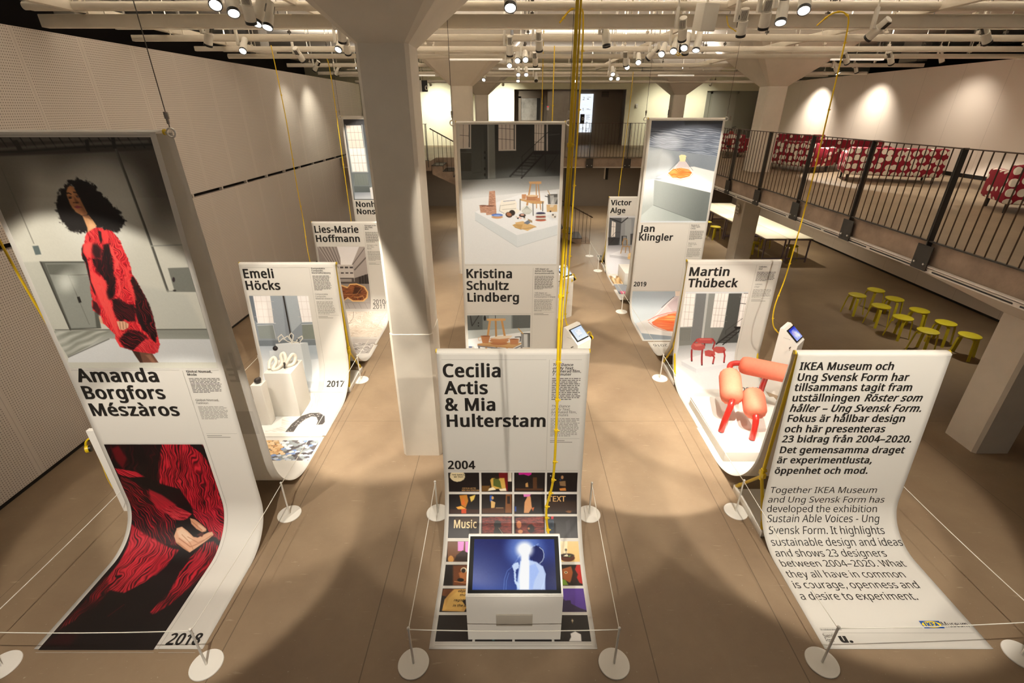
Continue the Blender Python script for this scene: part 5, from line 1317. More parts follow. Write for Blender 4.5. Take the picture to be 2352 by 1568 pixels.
def sd_poly(X, Y, P):
    d = np.full(X.shape, 1e18); inside = np.zeros(X.shape, bool)
    n = len(P)
    for i in range(n):
        ax, ay = P[i]; bx, by = P[(i + 1) % n]
        ex, ey = bx - ax, by - ay
        wx, wy = X - ax, Y - ay
        t = np.clip((wx * ex + wy * ey) / max(ex * ex + ey * ey, 1e-9), 0, 1)
        d = np.minimum(d, (wx - ex * t) ** 2 + (wy - ey * t) ** 2)
        c = ((ay > Y) != (by > Y))
        if ay != by:
            inside ^= c & (X < (bx - ax) * (Y - ay) / (by - ay) + ax)
    d = np.sqrt(d)
    return np.where(inside, -d, d)
def sd_line(X, Y, P):
    d = np.full(X.shape, 1e18)
    for i in range(len(P) - 1):
        ax, ay = P[i]; ex, ey = P[i + 1][0] - ax, P[i + 1][1] - ay
        wx, wy = X - ax, Y - ay
        t = np.clip((wx * ex + wy * ey) / max(ex * ex + ey * ey, 1e-9), 0, 1)
        d = np.minimum(d, (wx - ex * t) ** 2 + (wy - ey * t) ** 2)
    return np.sqrt(d)

def paint(rect, step, bg, ops, gain=1.0):
    """returns grid coordinates and linear colours of one printed picture (millimetres on its sheet)"""
    u0, s0, u1, s1 = rect
    nu = max(2, int(round((u1 - u0) / step)) + 1); ns = max(2, int(round((s1 - s0) / step)) + 1)
    U = np.linspace(u0, u1, nu); V = np.linspace(s0, s1, ns)
    X, Y = np.meshgrid(U, V)
    img = np.empty((ns, nu, 3)); img[:] = hx(bg)
    for op in ops.strip().split('\n'):
        f = op.split(' ')
        if len(f) < 6: continue
        k, col, a, soft = f[0], f[1], float(f[2]), float(f[3])
        ex = [float(t) for t in f[4].split(',')]
        q = [float(t) for t in f[5].split(',')]
        P = [(q[i], q[i + 1]) for i in range(0, len(q) - 1, 2)]
        if k == 's':
            rg = random.Random(5)
            for row in range(15):
                for c in range(21):
                    cu = 40 + c * 72 + (row % 2) * 36 + rg.uniform(-10, 10); cs = s0 - 10 + row * 34 + rg.uniform(-8, 8)
                    mid = abs(cu - 640 - (cs - s0 - 200) * 0.6) < 330 and cs < s0 + 300
                    cc = rg.choice(['d9b688', 'c9a06c', 'e0c49c', 'b98a5a'] if mid else ['e6e2d6', '9aa3a6', '4a4446', '7f98c8', 'dfe3e6', '8d9496', '5f5a5c', 'c8d4e4'])
                    for (du, ds, ru, rs, c2) in ((6, 9, 40, 31, '3a2c28' if mid else '6a645f'), (0, 0, 36, 26, cc)):
                        d = (np.hypot((X - cu - du) / ru, (Y - cs - ds) / rs) - 1) * rs
                        w = np.clip(0.5 - d / 5, 0, 1)[..., None]
                        img = img * (1 - w) + hx(c2) * w
            continue
        w = max(soft, step)
        if k == 'e':
            cx, cy, ax, ay, bx, by = q
            ru = math.hypot(ax, bx); rs = math.hypot(ay, by)
            lo = (cx - ru, cy - rs); hi = (cx + ru, cy + rs)
        else:
            xs = [p[0] for p in P]; ys = [p[1] for p in P]
            lo = (min(xs), min(ys)); hi = (max(xs), max(ys))
        pad = w + (ex[0] if k in 'lpe' else 0) + 2 * step + (ex[3] if k == 'f' else 0)
        i0 = max(0, int((lo[0] - pad - u0) / (u1 - u0) * (nu - 1))); i1 = min(nu, int((hi[0] + pad - u0) / (u1 - u0) * (nu - 1)) + 2)
        j0 = max(0, int((lo[1] - pad - s0) / (s1 - s0) * (ns - 1))); j1 = min(ns, int((hi[1] + pad - s0) / (s1 - s0) * (ns - 1)) + 2)
        if i1 <= i0 or j1 <= j0: continue
        x = X[j0:j1, i0:i1]; y = Y[j0:j1, i0:i1]
        if k == 'l': sd = sd_line(x, y, P) - max(ex[0], step * 0.9) / 2
        elif k == 'e':
            det = ax * by - ay * bx
            if abs(det) < 1e-6: continue
            lu = ((x - cx) * by - (y - cy) * bx) / det; lv = (ax * (y - cy) - ay * (x - cx)) / det
            sd = (np.hypot(lu, lv) - 1) * min(math.hypot(ax, ay), math.hypot(bx, by))
        else: sd = sd_poly(x, y, P)
        rough = ex[0] if k in 'pe' else (ex[3] if k == 'f' else 0)
        if rough:
            rl = max(rough * 0.9, 2 * step)
            sd = sd + (fbm(x / rl, y / rl, 3) - 0.5) * 2.6 * rough
        cov = np.clip(0.5 - sd / w, 0, 1)
        cov = (cov * cov * (3 - 2 * cov) if soft > 8 else cov) * a
        if k == 'g':
            c0, c1 = [hx(t) for t in col.split('|')]
            dx, dy = ex[2] - ex[0], ex[3] - ex[1]
            t = np.clip(((x - ex[0]) * dx + (y - ex[1]) * dy) / max(dx * dx + dy * dy, 1e-9), 0, 1)[..., None]
            cc = c0 * (1 - t) + c1 * t
        elif k == 'f':
            c0, c1, c2 = [hx(t) for t in col.split('|')]
            wl, warp, bias = ex[0], ex[1], ex[2]
            dx, dy = ex[6] - ex[4], ex[7] - ex[5]; l = math.hypot(dx, dy) or 1
            dx /= l; dy /= l
            al = x * dx + y * dy; ac = -x * dy + y * dx
            ac = ac + warp * 2 * (fbm(x / (wl * 5) + 3, y / (wl * 5), 2) - 0.5)
            st = 0.5 + 0.5 * np.sin(2 * PI * ac / wl + 3 * fbm(ac / wl / 3, al / wl / 8, 2))
            nz = fbm(ac / wl * 1.7, al / wl / 5, 3)
            t = np.clip(0.5 + (st - 0.5) * 0.75 + (nz - 0.5) * 1.5 + bias, 0, 1)[..., None]
            cc = np.where(t < 0.5, c0 + (c1 - c0) * t * 2, c1 + (c2 - c1) * (t * 2 - 1))
        else:
            cc = hx(col)
        c4 = cov[..., None]
        img[j0:j1, i0:i1] = img[j0:j1, i0:i1] * (1 - c4) + cc * c4
    g = (fbm(X / 9, Y / 9, 2) - 0.5) * 0.02
    lin = np.clip(tolin(np.clip(img + g[..., None], 0, 1)) * gain, 0, 0.92)
    return X, Y, lin

def grid_mesh(name, pts, lin, m):
    ns, nu, _ = pts.shape
    me = bpy.data.meshes.new(name)
    nv = ns * nu
    me.vertices.add(nv)
    me.vertices.foreach_set('co', pts.reshape(-1).astype(np.float32))
    idx = np.arange(nv).reshape(ns, nu)
    q = np.stack([idx[:-1, :-1], idx[1:, :-1], idx[1:, 1:], idx[:-1, 1:]], -1).reshape(-1, 4)
    nf = len(q)
    me.loops.add(nf * 4); me.polygons.add(nf)
    me.loops.foreach_set('vertex_index', q.reshape(-1).astype(np.int32))
    me.polygons.foreach_set('loop_start', (np.arange(nf) * 4).astype(np.int32))
    me.polygons.foreach_set('loop_total', np.full(nf, 4, np.int32))
    me.polygons.foreach_set('use_smooth', np.ones(nf, bool))
    me.update(calc_edges=True)
    if lin is not None:
        at = me.color_attributes.new('print', 'FLOAT_COLOR', 'POINT')
        rgba = np.ones((nv, 4), np.float32); rgba[:, :3] = lin.reshape(-1, 3)
        at.data.foreach_set('color', rgba.reshape(-1))
    me.materials.append(m)
    return me

# ---------------------------------------------------------------- lettering
_GC = {}
def glyph(ch):
    if ch not in _GC:
        adv, t = GLYPHS.get(ch, (260, ''))
        _GC[ch] = (adv, [[tuple(float(c) for c in p.split(',')) for p in g.split(' ')] for g in t.split('|')] if t else [])
    return _GC[ch]

def text_polys(txt, bold=0.0, italic=0.0, track=0.0):
    """list of glyph outlines in font units (cap height 573), total width"""
    x = 0; out = []
    for ch in txt:
        adv, polys = glyph(ch)
        g = []
        for P in polys:
            n = len(P); Q = []
            for i in range(n):
                (px, py), (cx, cy), (nx, ny) = P[i - 1], P[i], P[(i + 1) % n]
                e1 = Vector((cx - px, cy - py)); e2 = Vector((nx - cx, ny - cy))
                if bold and e1.length > 0 and e2.length > 0:
                    n1 = Vector((-e1.y, e1.x)).normalized(); n2 = Vector((-e2.y, e2.x)).normalized()
                    b = n1 + n2
                    b = b / max(0.55, b.dot(b) / 2) if b.length > 1e-4 else n1
                    cx += b.x * bold; cy += b.y * bold * 0.62
                Q.append((cx + cy * italic + x + bold, cy))
            g.append(Q)
        if g: out.append(g)
        x += adv + bold * 1.25 + track
    return out, x - track

def tess(glyphs):
    """fills glyph outlines (non-zero winding)"""
    vs = []; fs = []
    for g in glyphs:
        flat = [Vector(p) for P in g for p in P]
        ed = []; o = 0
        for P in g:
            n = len(P); ed += [(o + i, o + (i + 1) % n) for i in range(n)]; o += n
        V, _, F, *_r = delaunay_2d_cdt(flat, ed, [], 0, 1e-4)
        b = len(vs)
        vs += [(p.x, p.y) for p in V]
        for t in F:
            cx = sum(V[i].x for i in t) / len(t); cy = sum(V[i].y for i in t) / len(t)
            wn = 0
            for P in g:
                for i in range(len(P)):
                    (ax, ay), (bx, by) = P[i], P[(i + 1) % len(P)]
                    if (ay > cy) != (by > cy) and cx < (bx - ax) * (cy - ay) / (by - ay) + ax:
                        wn += 1 if by > ay else -1
            if wn: fs.append(tuple(i + b for i in t))
    return vs, fs

# ---------------------------------------------------------------- the building
YB = 23.7      # rear wall
XE = 5.2       # edge of the upper floor on the right
ZM = 2.72      # upper floor level
ZC = 6.05      # ceiling
mb = MB(); mb.span((-9.1, -2.5, -0.15), (15.6, YB + 0.9, 0)); struct('floor', mb, M['floor'])
mb = MB(); mb.span((-9.1, -2.5, ZC), (15.6, YB + 0.9, ZC + 0.15)); struct('ceiling', mb, M['ceiling'])
# left wall: two tiers of perforated boards with a dark slit between them
mb = MB()
mb.span((-6.03, 0.3, 0.06), (-5.95, 21.0, 2.72)); mb.span((-6.03, 0.3, 2.785), (-5.95, 21.0, 5.1))
for k in range(1, 21): mb.span((-6.02, k - 0.31 + 0.48, 2.70), (-5.955, k - 0.31 + 0.52, 2.80))
struct('wall_left', mb, M['perforated'])
mb = MB(); mb.span((-6.16, 0.3, 0), (-6.06, 21.0, 2.95)); mb.span((-9.1, -2.5, 0), (-9.0, YB, ZC)); struct('wall_outer', mb, M['dark_void'])
mb = MB(); mb.span((-6.06, 0.3, 0), (-5.97, 21.0, 0.06)); struct('baseboard_left', mb, M['black'])
# right wall: lower room and upper floor
mb = MB(); mb.span((10.65, -1.0, 0.07), (10.75, YB, 2.38)); struct('wall_right', mb, M['panel'])
mb = MB(); mb.span((10.95, 0.0, ZM + 0.09), (11.05, YB, 5.2)); struct('wall_right', mb, M['panel'])
mb = MB(); mb.span((10.7, -1.0, 0), (10.78, YB, 0.07)); mb.span((10.99, 0, ZM), (11.07, YB, ZM + 0.09)); struct('baseboard_right', mb, M['black'])
mb = MB(); mb.span((15.5, -2.5, 0), (15.6, YB, ZC)); struct('wall_outer', mb, M['dark_void'])
# rear wall: lower storey, upper storey with a lift lobby set back
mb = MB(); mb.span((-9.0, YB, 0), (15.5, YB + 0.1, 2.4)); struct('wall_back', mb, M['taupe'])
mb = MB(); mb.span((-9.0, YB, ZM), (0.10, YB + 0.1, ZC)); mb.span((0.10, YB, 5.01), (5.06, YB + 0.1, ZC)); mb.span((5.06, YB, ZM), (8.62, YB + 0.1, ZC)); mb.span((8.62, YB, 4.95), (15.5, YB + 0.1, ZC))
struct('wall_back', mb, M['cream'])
mb = MB(); mb.span((0.0, YB + 0.75, ZM), (5.16, YB + 0.85, 5.1)); mb.span((0.0, YB + 0.1, ZM), (0.10, YB + 0.75, 5.1)); mb.span((5.06, YB + 0.1, ZM), (5.16, YB + 0.75, 5.1)); mb.span((0.1, YB + 0.1, 5.01), (5.06, YB + 0.75, 5.1))
struct('wall_back', mb, M['taupe'])  # lobby recess: its unlit darkness is put into the taupe
M['lobby_grey'] = mat('lobby_grey', 'a9a898', 0.7)
mb = MB(); mb.span((8.62, YB + 0.5, ZM), (15.5, YB + 0.6, 5.0)); mb.span((8.52, YB + 0.1, ZM), (8.62, YB + 0.6, 5.0)); struct('wall_back', mb, M['lobby_grey'])
# upper floor: concrete slab, floor finish, white soffit and edge trims
mb = MB(); mb.span((XE, 0.8, 2.42), (10.95, YB, ZM - 0.006)); mb.span((-5.9, 17.5, 2.42), (XE, YB, ZM - 0.006)); mb.span((-4.6, 16.3, 2.42), (-2.62, 17.5, ZM - 0.006)); struct('floor', mb, M['raw_concrete'])
mb = MB(); mb.span((XE + 0.01, 0.8, ZM - 0.006), (10.95, YB, ZM)); mb.span((-5.9, 17.51, ZM - 0.006), (XE, YB + 0.75, ZM)); mb.span((-4.6, 16.31, ZM - 0.006), (-2.62, 17.51, ZM)); mb.span((XE, YB, ZM - 0.006), (15.5, YB + 0.5, ZM)); struct('floor', mb, M['mezz_floor'])
mb = MB(); mb.span((XE + 0.02, 0.8, 2.385), (10.65, YB, 2.42)); mb.span((-5.9, 17.52, 2.385), (XE + 0.02, YB, 2.42)); struct('ceiling', mb, M['white_paint'])
mb = MB(); mb.span((XE - 0.03, 0.8, 2.375), (XE + 0.05, 17.5, 2.425)); mb.span((XE - 0.05, 0.8, 2.44), (XE, 17.5, 2.455)); struct('trim_1', mb, M['white_paint'])
mb = MB()
y = 1.2
while y < 17:
    mb.span((XE - 0.034, y, 2.392), (XE - 0.028, y + 1.05, 2.408)); y += 1.13
struct('trim_2', mb, M['black'])

# columns with flaring heads
def octo(w, c, cx, cy, z):
    h = w / 2
    return [Vector((cx + a, cy + b, z)) for a, b in ((-h + c, -h), (h - c, -h), (h, -h + c), (h, h - c), (h - c, h), (-h + c, h), (-h, h - c), (-h, -h + c))]
def loft(mb, rings):
    n = len(rings[0]); vs = [p for r in rings for p in r]
    fs = [(i * n + j, i * n + (j + 1) % n, (i + 1) * n + (j + 1) % n, (i + 1) * n + j) for i in range(len(rings) - 1) for j in range(n)]
    fs += [tuple(range(n - 1, -1, -1)), tuple((len(rings) - 1) * n + j for j in range(n))]
    return mb.add(vs, fs)
def column(x, y, z0, zcap, ztop, slope, label, step=None):
    mb = MB(); w = 0.50
    r = []
    if step: r += [octo(w + 0.016, 0.036, x, y, z0), octo(w + 0.016, 0.036, x, y, step), octo(w, 0.035, x, y, step + 0.006)]
    else: r += [octo(w, 0.035, x, y, z0)]
    r += [octo(w, 0.035, x, y, zcap), octo(w + 2 * slope * (ztop - zcap), 0.035 + 0.14 * (ztop - zcap), x, y, ztop)]
    loft(mb, r)
    vs = [Vector(p) - Vector((x, y, z0)) for p in mb.v]; mb.v = [tuple(p) for p in vs]
    o = link('column', mb.mesh('column', M['concrete_white'], 20), None, (x, y, z0))
    return tag(o, label, 'column', 'white concrete columns')
column(-1.205, 5.37, 0, 4.75, ZC, 1.05, 'nearest white concrete column with spreading head, left of the centre banners', 1.8)
column(-1.24, 13.28, 0, 4.72, ZC, 1.15, 'white concrete column rising behind the tall pottery banner')
column(-1.2, 21.1, ZM, 4.72, ZC, 1.15, 'shaded column on the far gallery, just right of the white column behind the pottery banner')
column(6.52, 5.40, 0, 1.88, 2.385, 2.0, 'short white column under the gallery edge at the right, nearest one')
column(6.55, 13.5, 0, 1.95, 2.385, 1.8, 'white column under the gallery beside the long tables')
column(6.55, 13.5, ZM, 4.72, ZC, 1.15, 'large white column on the right-hand gallery left of the dotted sofas')
column(6.55, 21.1, ZM, 4.72, ZC, 1.15, 'grey-lit column at the far right corner of the gallery with a small black plate')
mb = MB(); mb.box((0, 0, 0), (0.015, 0.09, 0.2), bev=0.005)
o = part('wall_plate', mb, M['black'], None, (6.22, 21.0, 4.1)); tag(o, 'small black plate on the far right gallery column', 'plate')

# rods and ductwork seen in the dark gaps above the walls
M['gap_grey'] = mat('gap_grey', '8a8378', 0.7)
for i, (x, y, w) in enumerate([(-6.35, 8.4, 0.6), (-6.35, 14.0, 0.5), (11.35, 10.2, 0.5), (11.35, 15.6, 0.7)]):
    mb = MB(); mb.box((0, 0, 0), (0.3, w, 0.62), bev=0.01)
    o = part('duct', mb, M['gap_grey'], None, (x, y, ZC - 0.33))
    tag(o, ['grey duct end in the dark gap above the front of the perforated wall', 'grey duct end in the dark gap above the far part of the perforated wall', 'grey duct in the gap above the right-hand gallery wall, nearer one', 'grey duct in the gap above the right-hand gallery wall, farther one'][i], 'duct')
k = 0
for (x, ys) in ((-6.2, (5.6, 6.6, 9.1, 10.6, 12.4)), (11.2, (8.6, 9.4, 12.0, 13.6, 17.0))):
    for y in ys:
        mb = MB(); mb.span((-0.02, -0.025, 0), (0.02, 0.025, 0.66)); mb.span((-0.05, -0.05, 0.62), (0.05, 0.05, 0.66))
        o = part('hanger_rod', mb, M['gap_grey'], None, (x, y, ZC - 0.66)); k += 1
        tag(o, 'steel hanger in the dark gap above the %s wall, number %d from the front' % ('perforated' if x < 0 else 'gallery', ys.index(y) + 1), 'hanger', 'steel hangers above the walls')

# ---------------------------------------------------------------- pipes, trays and tracks under the ceiling
def pipe_row(y, zr, kind, label, k=1.0):
    root = thing('ceiling_pipe' if kind == 'pipe' else 'cable_tray', label, 'pipe' if kind == 'pipe' else 'cable tray', (2.2, y, zr), 0, 'white pipes and trays under the ceiling')
    x0, x1 = -8.1, 8.6
    if kind == 'pipe':
        mb = MB(); mb.cyl((x0, 0, 0), (x1, 0, 0), 0.045, 14); part('pipe_run', mb, M['pipe'], root)
    elif kind == 'tray':
        mb = MB(); mb.span((x0, -0.06 * k, -0.07 * k), (x1, 0.06 * k, 0.07 * k), bev=0.008); part('tray_body', mb, M['pipe'], root)
    else:
        mb = MB(); mb.span((x0, -0.025, -0.035), (x1, 0.025, 0.035)); part('tray_body', mb, M['pipe'], root)
    x = x0 + 0.6; i = 0
    while x < x1:
        mb = MB(); mb.cyl((x, 0, 0.03), (x, 0, ZC - zr), 0.008, 6); mb.box((x, 0, 0.08), (0.04, 0.05, 0.03))
        part('hanger', mb, M['wire'] if i % 2 else M['pipe'], root); x += 1.85; i += 1
    return root
ROOTS = {}
rows = [(6.95, 5.33, 'pipe', 'thick white pipe crossing the ceiling nearest the front'), (7.15, 5.2, 'tray', 'broad white tray crossing the ceiling below the front pipe'), (7.05, 5.33, 'rail', 'slim white conduit above the front ceiling tray'),
        (8.72, 5.2, 'tray', 'second white tray crossing the ceiling from the front', 0.6), (8.42, 5.31, 'rail', 'slim white conduit above the second ceiling tray'), (10.35, 5.22, 'tray', 'third white tray crossing the ceiling from the front', 0.55),
        (11.5, 5.2, 'pipe', 'white pipe crossing the ceiling right in front of the second column head'), (11.35, 5.3, 'rail', 'slim conduit just in front of the pipe by the second column head'), (14.4, 5.25, 'tray', 'white tray crossing the ceiling behind the second column head', 0.6),
        (16.6, 5.2, 'pipe', 'white pipe crossing the ceiling above the stair landing'), (18.6, 5.25, 'rail', 'thin white conduit crossing the ceiling over the far gallery rail'), (20.4, 5.15, 'pipe', 'farthest white pipe crossing the ceiling by the lift lobby')]
for r in rows: ROOTS[r[0]] = pipe_row(*r)
# added linear lamps on the trays, put in to brighten the ceiling
def added_uplight(root, y, zr, watts, x0=-5.6, x1=8.6):
    L = x1 - x0; c = Vector(((x0 + x1) / 2, y, 5.43)) - root.location
    mb = MB(); mb.span((-L / 2, -0.04, -0.005), (L / 2, 0.04, 0.02))
    for k in range(5): mb.cyl((-L / 2 + 0.5 + k * (L - 1) / 4, 0, zr - 5.43), (-L / 2 + 0.5 + k * (L - 1) / 4, 0, 0), 0.008, 6)
    o = part('added_uplight_channel', mb, M['pipe'], root, c)
    ld = bpy.data.lights.new('added_glow', 'AREA'); ld.shape = 'RECTANGLE'; ld.size = L; ld.size_y = 0.07; ld.energy = watts; ld.color = (1.0, 0.92, 0.83)
    a = bpy.data.objects.new('added_glow', ld); C.objects.link(a); a.parent = o; a.location = (0, 0, 0.025); a.rotation_euler = (PI, 0, 0)
for a in ((7.15, 5.195, 190), (8.72, 5.17, 140), (10.35, 5.185, 170), (14.4, 5.22, 230), (18.6, 5.215, 130)): added_uplight(ROOTS[a[0]], *a)
added_uplight(pipe_row(1.6, 5.2, 'tray', 'unseen white tray added above the video console to carry an upward lamp'), 1.6, 5.195, 50)  # this tray and the next are unseen, added to carry upward lamps
added_uplight(pipe_row(4.6, 5.2, 'tray', 'unseen white tray added over the nearest column to carry an upward lamp'), 4.6, 5.195, 110)
def long_run(x, z, y0, y1, w, h, m, name, label, cat):
    mb = MB(); mb.span((-w / 2, y0, -h / 2), (w / 2, y1, h / 2), bev=0.006)
    o = part(name, mb, m, None, (x, 0, z)); tag(o, label, cat); return o
long_run(-2.62, 5.36, 0.2, 16.4, 0.05, 0.06, M['pipe'], 'lighting_track', 'white lighting track running away over the left row of banners', 'lighting track')
long_run(0.0, 5.36, 0.2, 17.0, 0.05, 0.06, M['wire'], 'lighting_track', 'grey lighting track running away along the middle of the ceiling', 'lighting track')
long_run(2.62, 5.34, 0.2, 17.0, 0.06, 0.07, M['pipe'], 'lighting_track', 'white lighting track over the right row of banners, densely hung with spotlights', 'lighting track')
long_run(-5.35, 5.33, 2.0, 12.5, 0.09, 0.10, M['pipe'], 'cable_tray', 'white tray running away close to the perforated wall', 'cable tray')
long_run(5.2, 5.33, 2.0, 16.0, 0.08, 0.09, M['pipe'], 'cable_tray', 'white tray running away above the right-hand gallery rail', 'cable tray')
M['strip'] = mat('strip_glow', (1.0, 0.93, 0.78), 0.4, emit=0.5)
for i, (x, y) in enumerate(((-0.75, 11.5), (0.2, 14.4), (7.2, 11.5), (-2.9, 16.6), (5.0, 16.6))):
    mb = MB(); mb.cyl((-0.55, 0, 0), (0.55, 0, 0), 0.02, 8)
    o = part('light_strip', mb, M['strip'], None, (x, y - 0.0, (5.20, 5.22, 5.20, 5.20, 5.20)[i] - 0.055))
    tag(o, ['pale light strip on the pipe left of the second column head', 'pale light strip beyond the second column head', 'pale light strip over the right-hand gallery', 'pale light strip above the stair landing', 'pale light strip at the far right gallery rail'][i], 'light strip')

# ---------------------------------------------------------------- spotlights
def make_spot_meshes():
    mb = MB(); mb.box((0, 0, 0.10), (0.035, 0.055, 0.22), bev=0.006); mb.cyl((0, 0, -0.0), (0.06, 0, -0.0), 0.012, 8)
    box = mb.mesh('driver_box', M['shade_white'])
    mb = MB(); mb.lathe([(0.0, -0.14), (0.048, -0.14), (0.052, -0.13), (0.052, 0.0), (0.044, 0.004), (0.044, 0.12), (0.03, 0.125), (0.0, 0.125)], 20)
    head = mb.mesh('lamp_head', M['shade_white'])
    mb = MB()
    for i in range(7): mb.box((0.0 - 0.03 + i * 0.01, -0.045, 0.065), (0.003, 0.006, 0.09))
    fins = mb.mesh('cooling_fins', M['steel_dark'])
    mb = MB(); mb.lathe([(0.046, -0.158), (0.054, -0.158), (0.054, -0.132), (0.046, -0.132), (0.046, -0.158)], 20, caps=False); rim = mb.mesh('rim', M['black'])
    mb = MB(); mb.lathe([(0.0, -0.150), (0.045, -0.150), (0.045, -0.144), (0.0, -0.144)], 20); ln = mb.mesh('lens', M['lens']); 
    mb = MB(); mb.lathe([(0.0, -0.150), (0.045, -0.150), (0.045, -0.144), (0.0, -0.144)], 20); lo = mb.mesh('lens', M['lens_off'])
    return box, head, fins, rim, ln, lo
SPM = make_spot_meshes()
def spotlight(x, y, z, aim, lit, label):
    root = thing('spotlight', label, 'spotlight', (x, y, z), 0, 'white track spotlights')
    link('driver_box', SPM[0], root)
    on = min(abs(x - t) for t in (-2.62, 0.0, 2.62)) < 0.035
    mb = MB(); mb.cyl((0, 0, 0.2), (0, 0, (0.255 if on else ZC - z)), 0.011, 8); part('stem', mb, M['shade_white'], root)
    d = (Vector(aim) - Vector((x + 0.07, y, z))).normalized()
    h = link('lamp_head', SPM[1], root, (0.085, 0, -0.0), d.to_track_quat('-Z', 'Y').to_euler())
    for nm, me in (('cooling_fins', SPM[2]), ('rim', SPM[3]), ('lens', SPM[4] if lit else SPM[5])): link(nm, me, h)
    return root, h
def lamp(h, watts, deg, blend=0.25, size=0.03, col=(1.0, 0.87, 0.70)):
    ld = bpy.data.lights.new('lamp_beam', 'SPOT'); ld.energy = watts; ld.spot_size = R(deg); ld.spot_blend = blend; ld.shadow_soft_size = size; ld.color = col
    o = bpy.data.objects.new('lamp_beam', ld); C.objects.link(o); o.parent = h; o.location = (0, 0, -0.165)
    return o
# (x, y, aim, lens faces the camera, watts, cone, where)
SPOTS = [
 (-2.62, 4.95, (-1.2, 1.0, 1.0), 1, 0, 0, 'first lamp of the cluster on the left track'),
 (-2.62, 5.2, (-1.0, 2.2, 0.5), 1, 0, 0, 'second lamp of the cluster on the left track'),
 (-2.62, 5.5, (-3.4, 8.0, 0.0), 0, 0, 0, 'dark finned lamp in the cluster on the left track'),
 (-2.62, 5.74, (-3.2, 2.5, 0.0), 1, 0, 0, 'fourth lamp of the cluster on the left track'),
 (-2.62, 5.95, (-2.8, 3.0, 0.0), 1, 0, 0, 'fifth, rightmost lamp of the cluster on left track'),
 (-4.05, 7.36, (-5.6, 8.0, 1.5), 0, 0, 0, 'lamp turned to the perforated wall under the front tray'),
 (-4.2, 8.56, (-3.4, 4.0, 1.2), 1, 0, 0, 'bright lamp alone over the perforated wall, left of the long yellow cable'),
 (-2.62, 8.28, (-3.4, 4.2, 1.0), 1, 0, 0, 'lit lamp beside the head of the nearest column'),
 (-2.62, 8.55, (-3.4, 12.0, 1.0), 0, 0, 0, 'dark lamp touching the head of the nearest column'),
 (-0.1, 4.95, (0.0, 2.0, 1.0), 1, 0, 0, 'round lit lamp at the top centre edge of the picture'),
 (-0.12, 8.62, (0.0, 10.5, 1.0), 0, 0, 0, 'dark finned lamp alone on the middle track'),
 (-0.14, 11.46, (0.0, 7.0, 2.2), 1, 0, 0, 'lit lamp lowest on the middle track before the far lobby'),
 (0.02, 10.41, (0.0, 6.0, 2.4), 1, 0, 0, 'left one of the pair of glaring lamps in the middle'),
 (0.16, 10.2, (0.3, 6.0, 2.4), 1, 0, 0, 'right one of the pair of glaring lamps in the middle'),
 (0.36, 10.67, (1.0, 14.0, 0.5), 0, 0, 0, 'dark lamp right of the glaring pair in the middle'),
 (0.08, 14.09, (0.0, 9.0, 1.0), 1, 0, 0, 'left one of two small lamps under the glaring pair'),
 (0.28, 14.09, (0.3, 9.0, 1.0), 1, 0, 0, 'right one of two small lamps under the glaring pair'),
 (-0.92, 16.6, (-1.6, 13.0, 2.6), 1, 0, 0, 'lamp by the right flank of the second column head'),
 (0.10, 16.6, (0.1, 13.0, 1.0), 1, 0, 0, 'far lamp straight below the two small middle lamps'),
 (0.64, 16.4, (0.8, 13.0, 0.4), 0, 0, 0, 'far dark-rimmed lamp left of the thin cables'),
 (1.86, 16.6, (1.6, 13.0, 0.6), 1, 0, 0, 'far lamp beside the thick yellow cable'),
 (1.15, 7.4, (1.8, 6.4, 0.0), 0, 0, 0, 'single white lamp right of the yellow cables under the front tray'),
 (2.5, 5.1, (1.5, 2.0, 1.0), 1, 0, 0, 'lit lamp at the top edge, nearest on the right track'),
 (2.56, 5.6, (1.7, 3.2, 0.0), 1, 0, 0, 'second lamp from the front on the right track, lit'),
 (2.52, 5.85, (3.4, 8.0, 0.5), 0, 0, 0, 'third lamp from the front on the right track, finned and dark'),
 (2.52, 6.4, (3.4, 8.5, 0.5), 0, 0, 0, 'dark fourth lamp on the right track, right of projector'),
 (2.6, 8.07, (1.9, 6.5, 2.0), 1, 0, 0, 'large lit lamp left of the white projector'),
 (2.54, 8.4, (3.4, 11.0, 0.5), 0, 0, 0, 'dark lamp tucked behind the large lit one on the right track'),
 (2.44, 8.1, (1.2, 5.5, 2.4), 1, 0, 0, 'lamp glaring towards the viewer in the right-hand cluster'),
 (2.42, 8.56, (1.4, 6.0, 2.6), 1, 0, 0, 'left lamp of the right-hand cluster'),
 (2.40, 9.12, (1.0, 6.0, 2.6), 1, 0, 0, 'lamp left of the right-hand cluster, glaring'),
 (2.36, 9.53, (1.2, 10.6, 3.6), 0, 0, 0, 'dark lamp tilted to the left past the right-hand cluster'),
 (2.36, 10.67, (1.8, 7.0, 2.5), 1, 0, 0, 'upper lamp where the thin right cable starts'),
 (2.42, 11.91, (1.6, 8.0, 2.5), 1, 0, 0, 'lower lamp where the thin right cable starts'),
 (2.48, 13.93, (2.2, 9.0, 1.2), 1, 0, 0, 'small lamp above the far pair on the right track'),
 (2.85, 16.16, (2.5, 11.0, 2.0), 1, 0, 0, 'left one of the far pair on the right track'),
 (3.04, 16.16, (3.2, 11.0, 2.0), 1, 0, 0, 'right one of the far pair on the right track'),
 (6.25, 10.49, (8.6, 12.0, 3.0), 0, 0, 0, 'left one of two dark lamps over the gallery sofas'),
 (7.1, 10.49, (9.0, 11.5, 3.0), 0, 0, 0, 'right one of two dark lamps over the gallery sofas'),
 (6.1, 7.36, (8.5, 8.0, 2.8), 0, 0, 0, 'dark lamp high at the right edge of the ceiling'),
]
BEAMS = {}
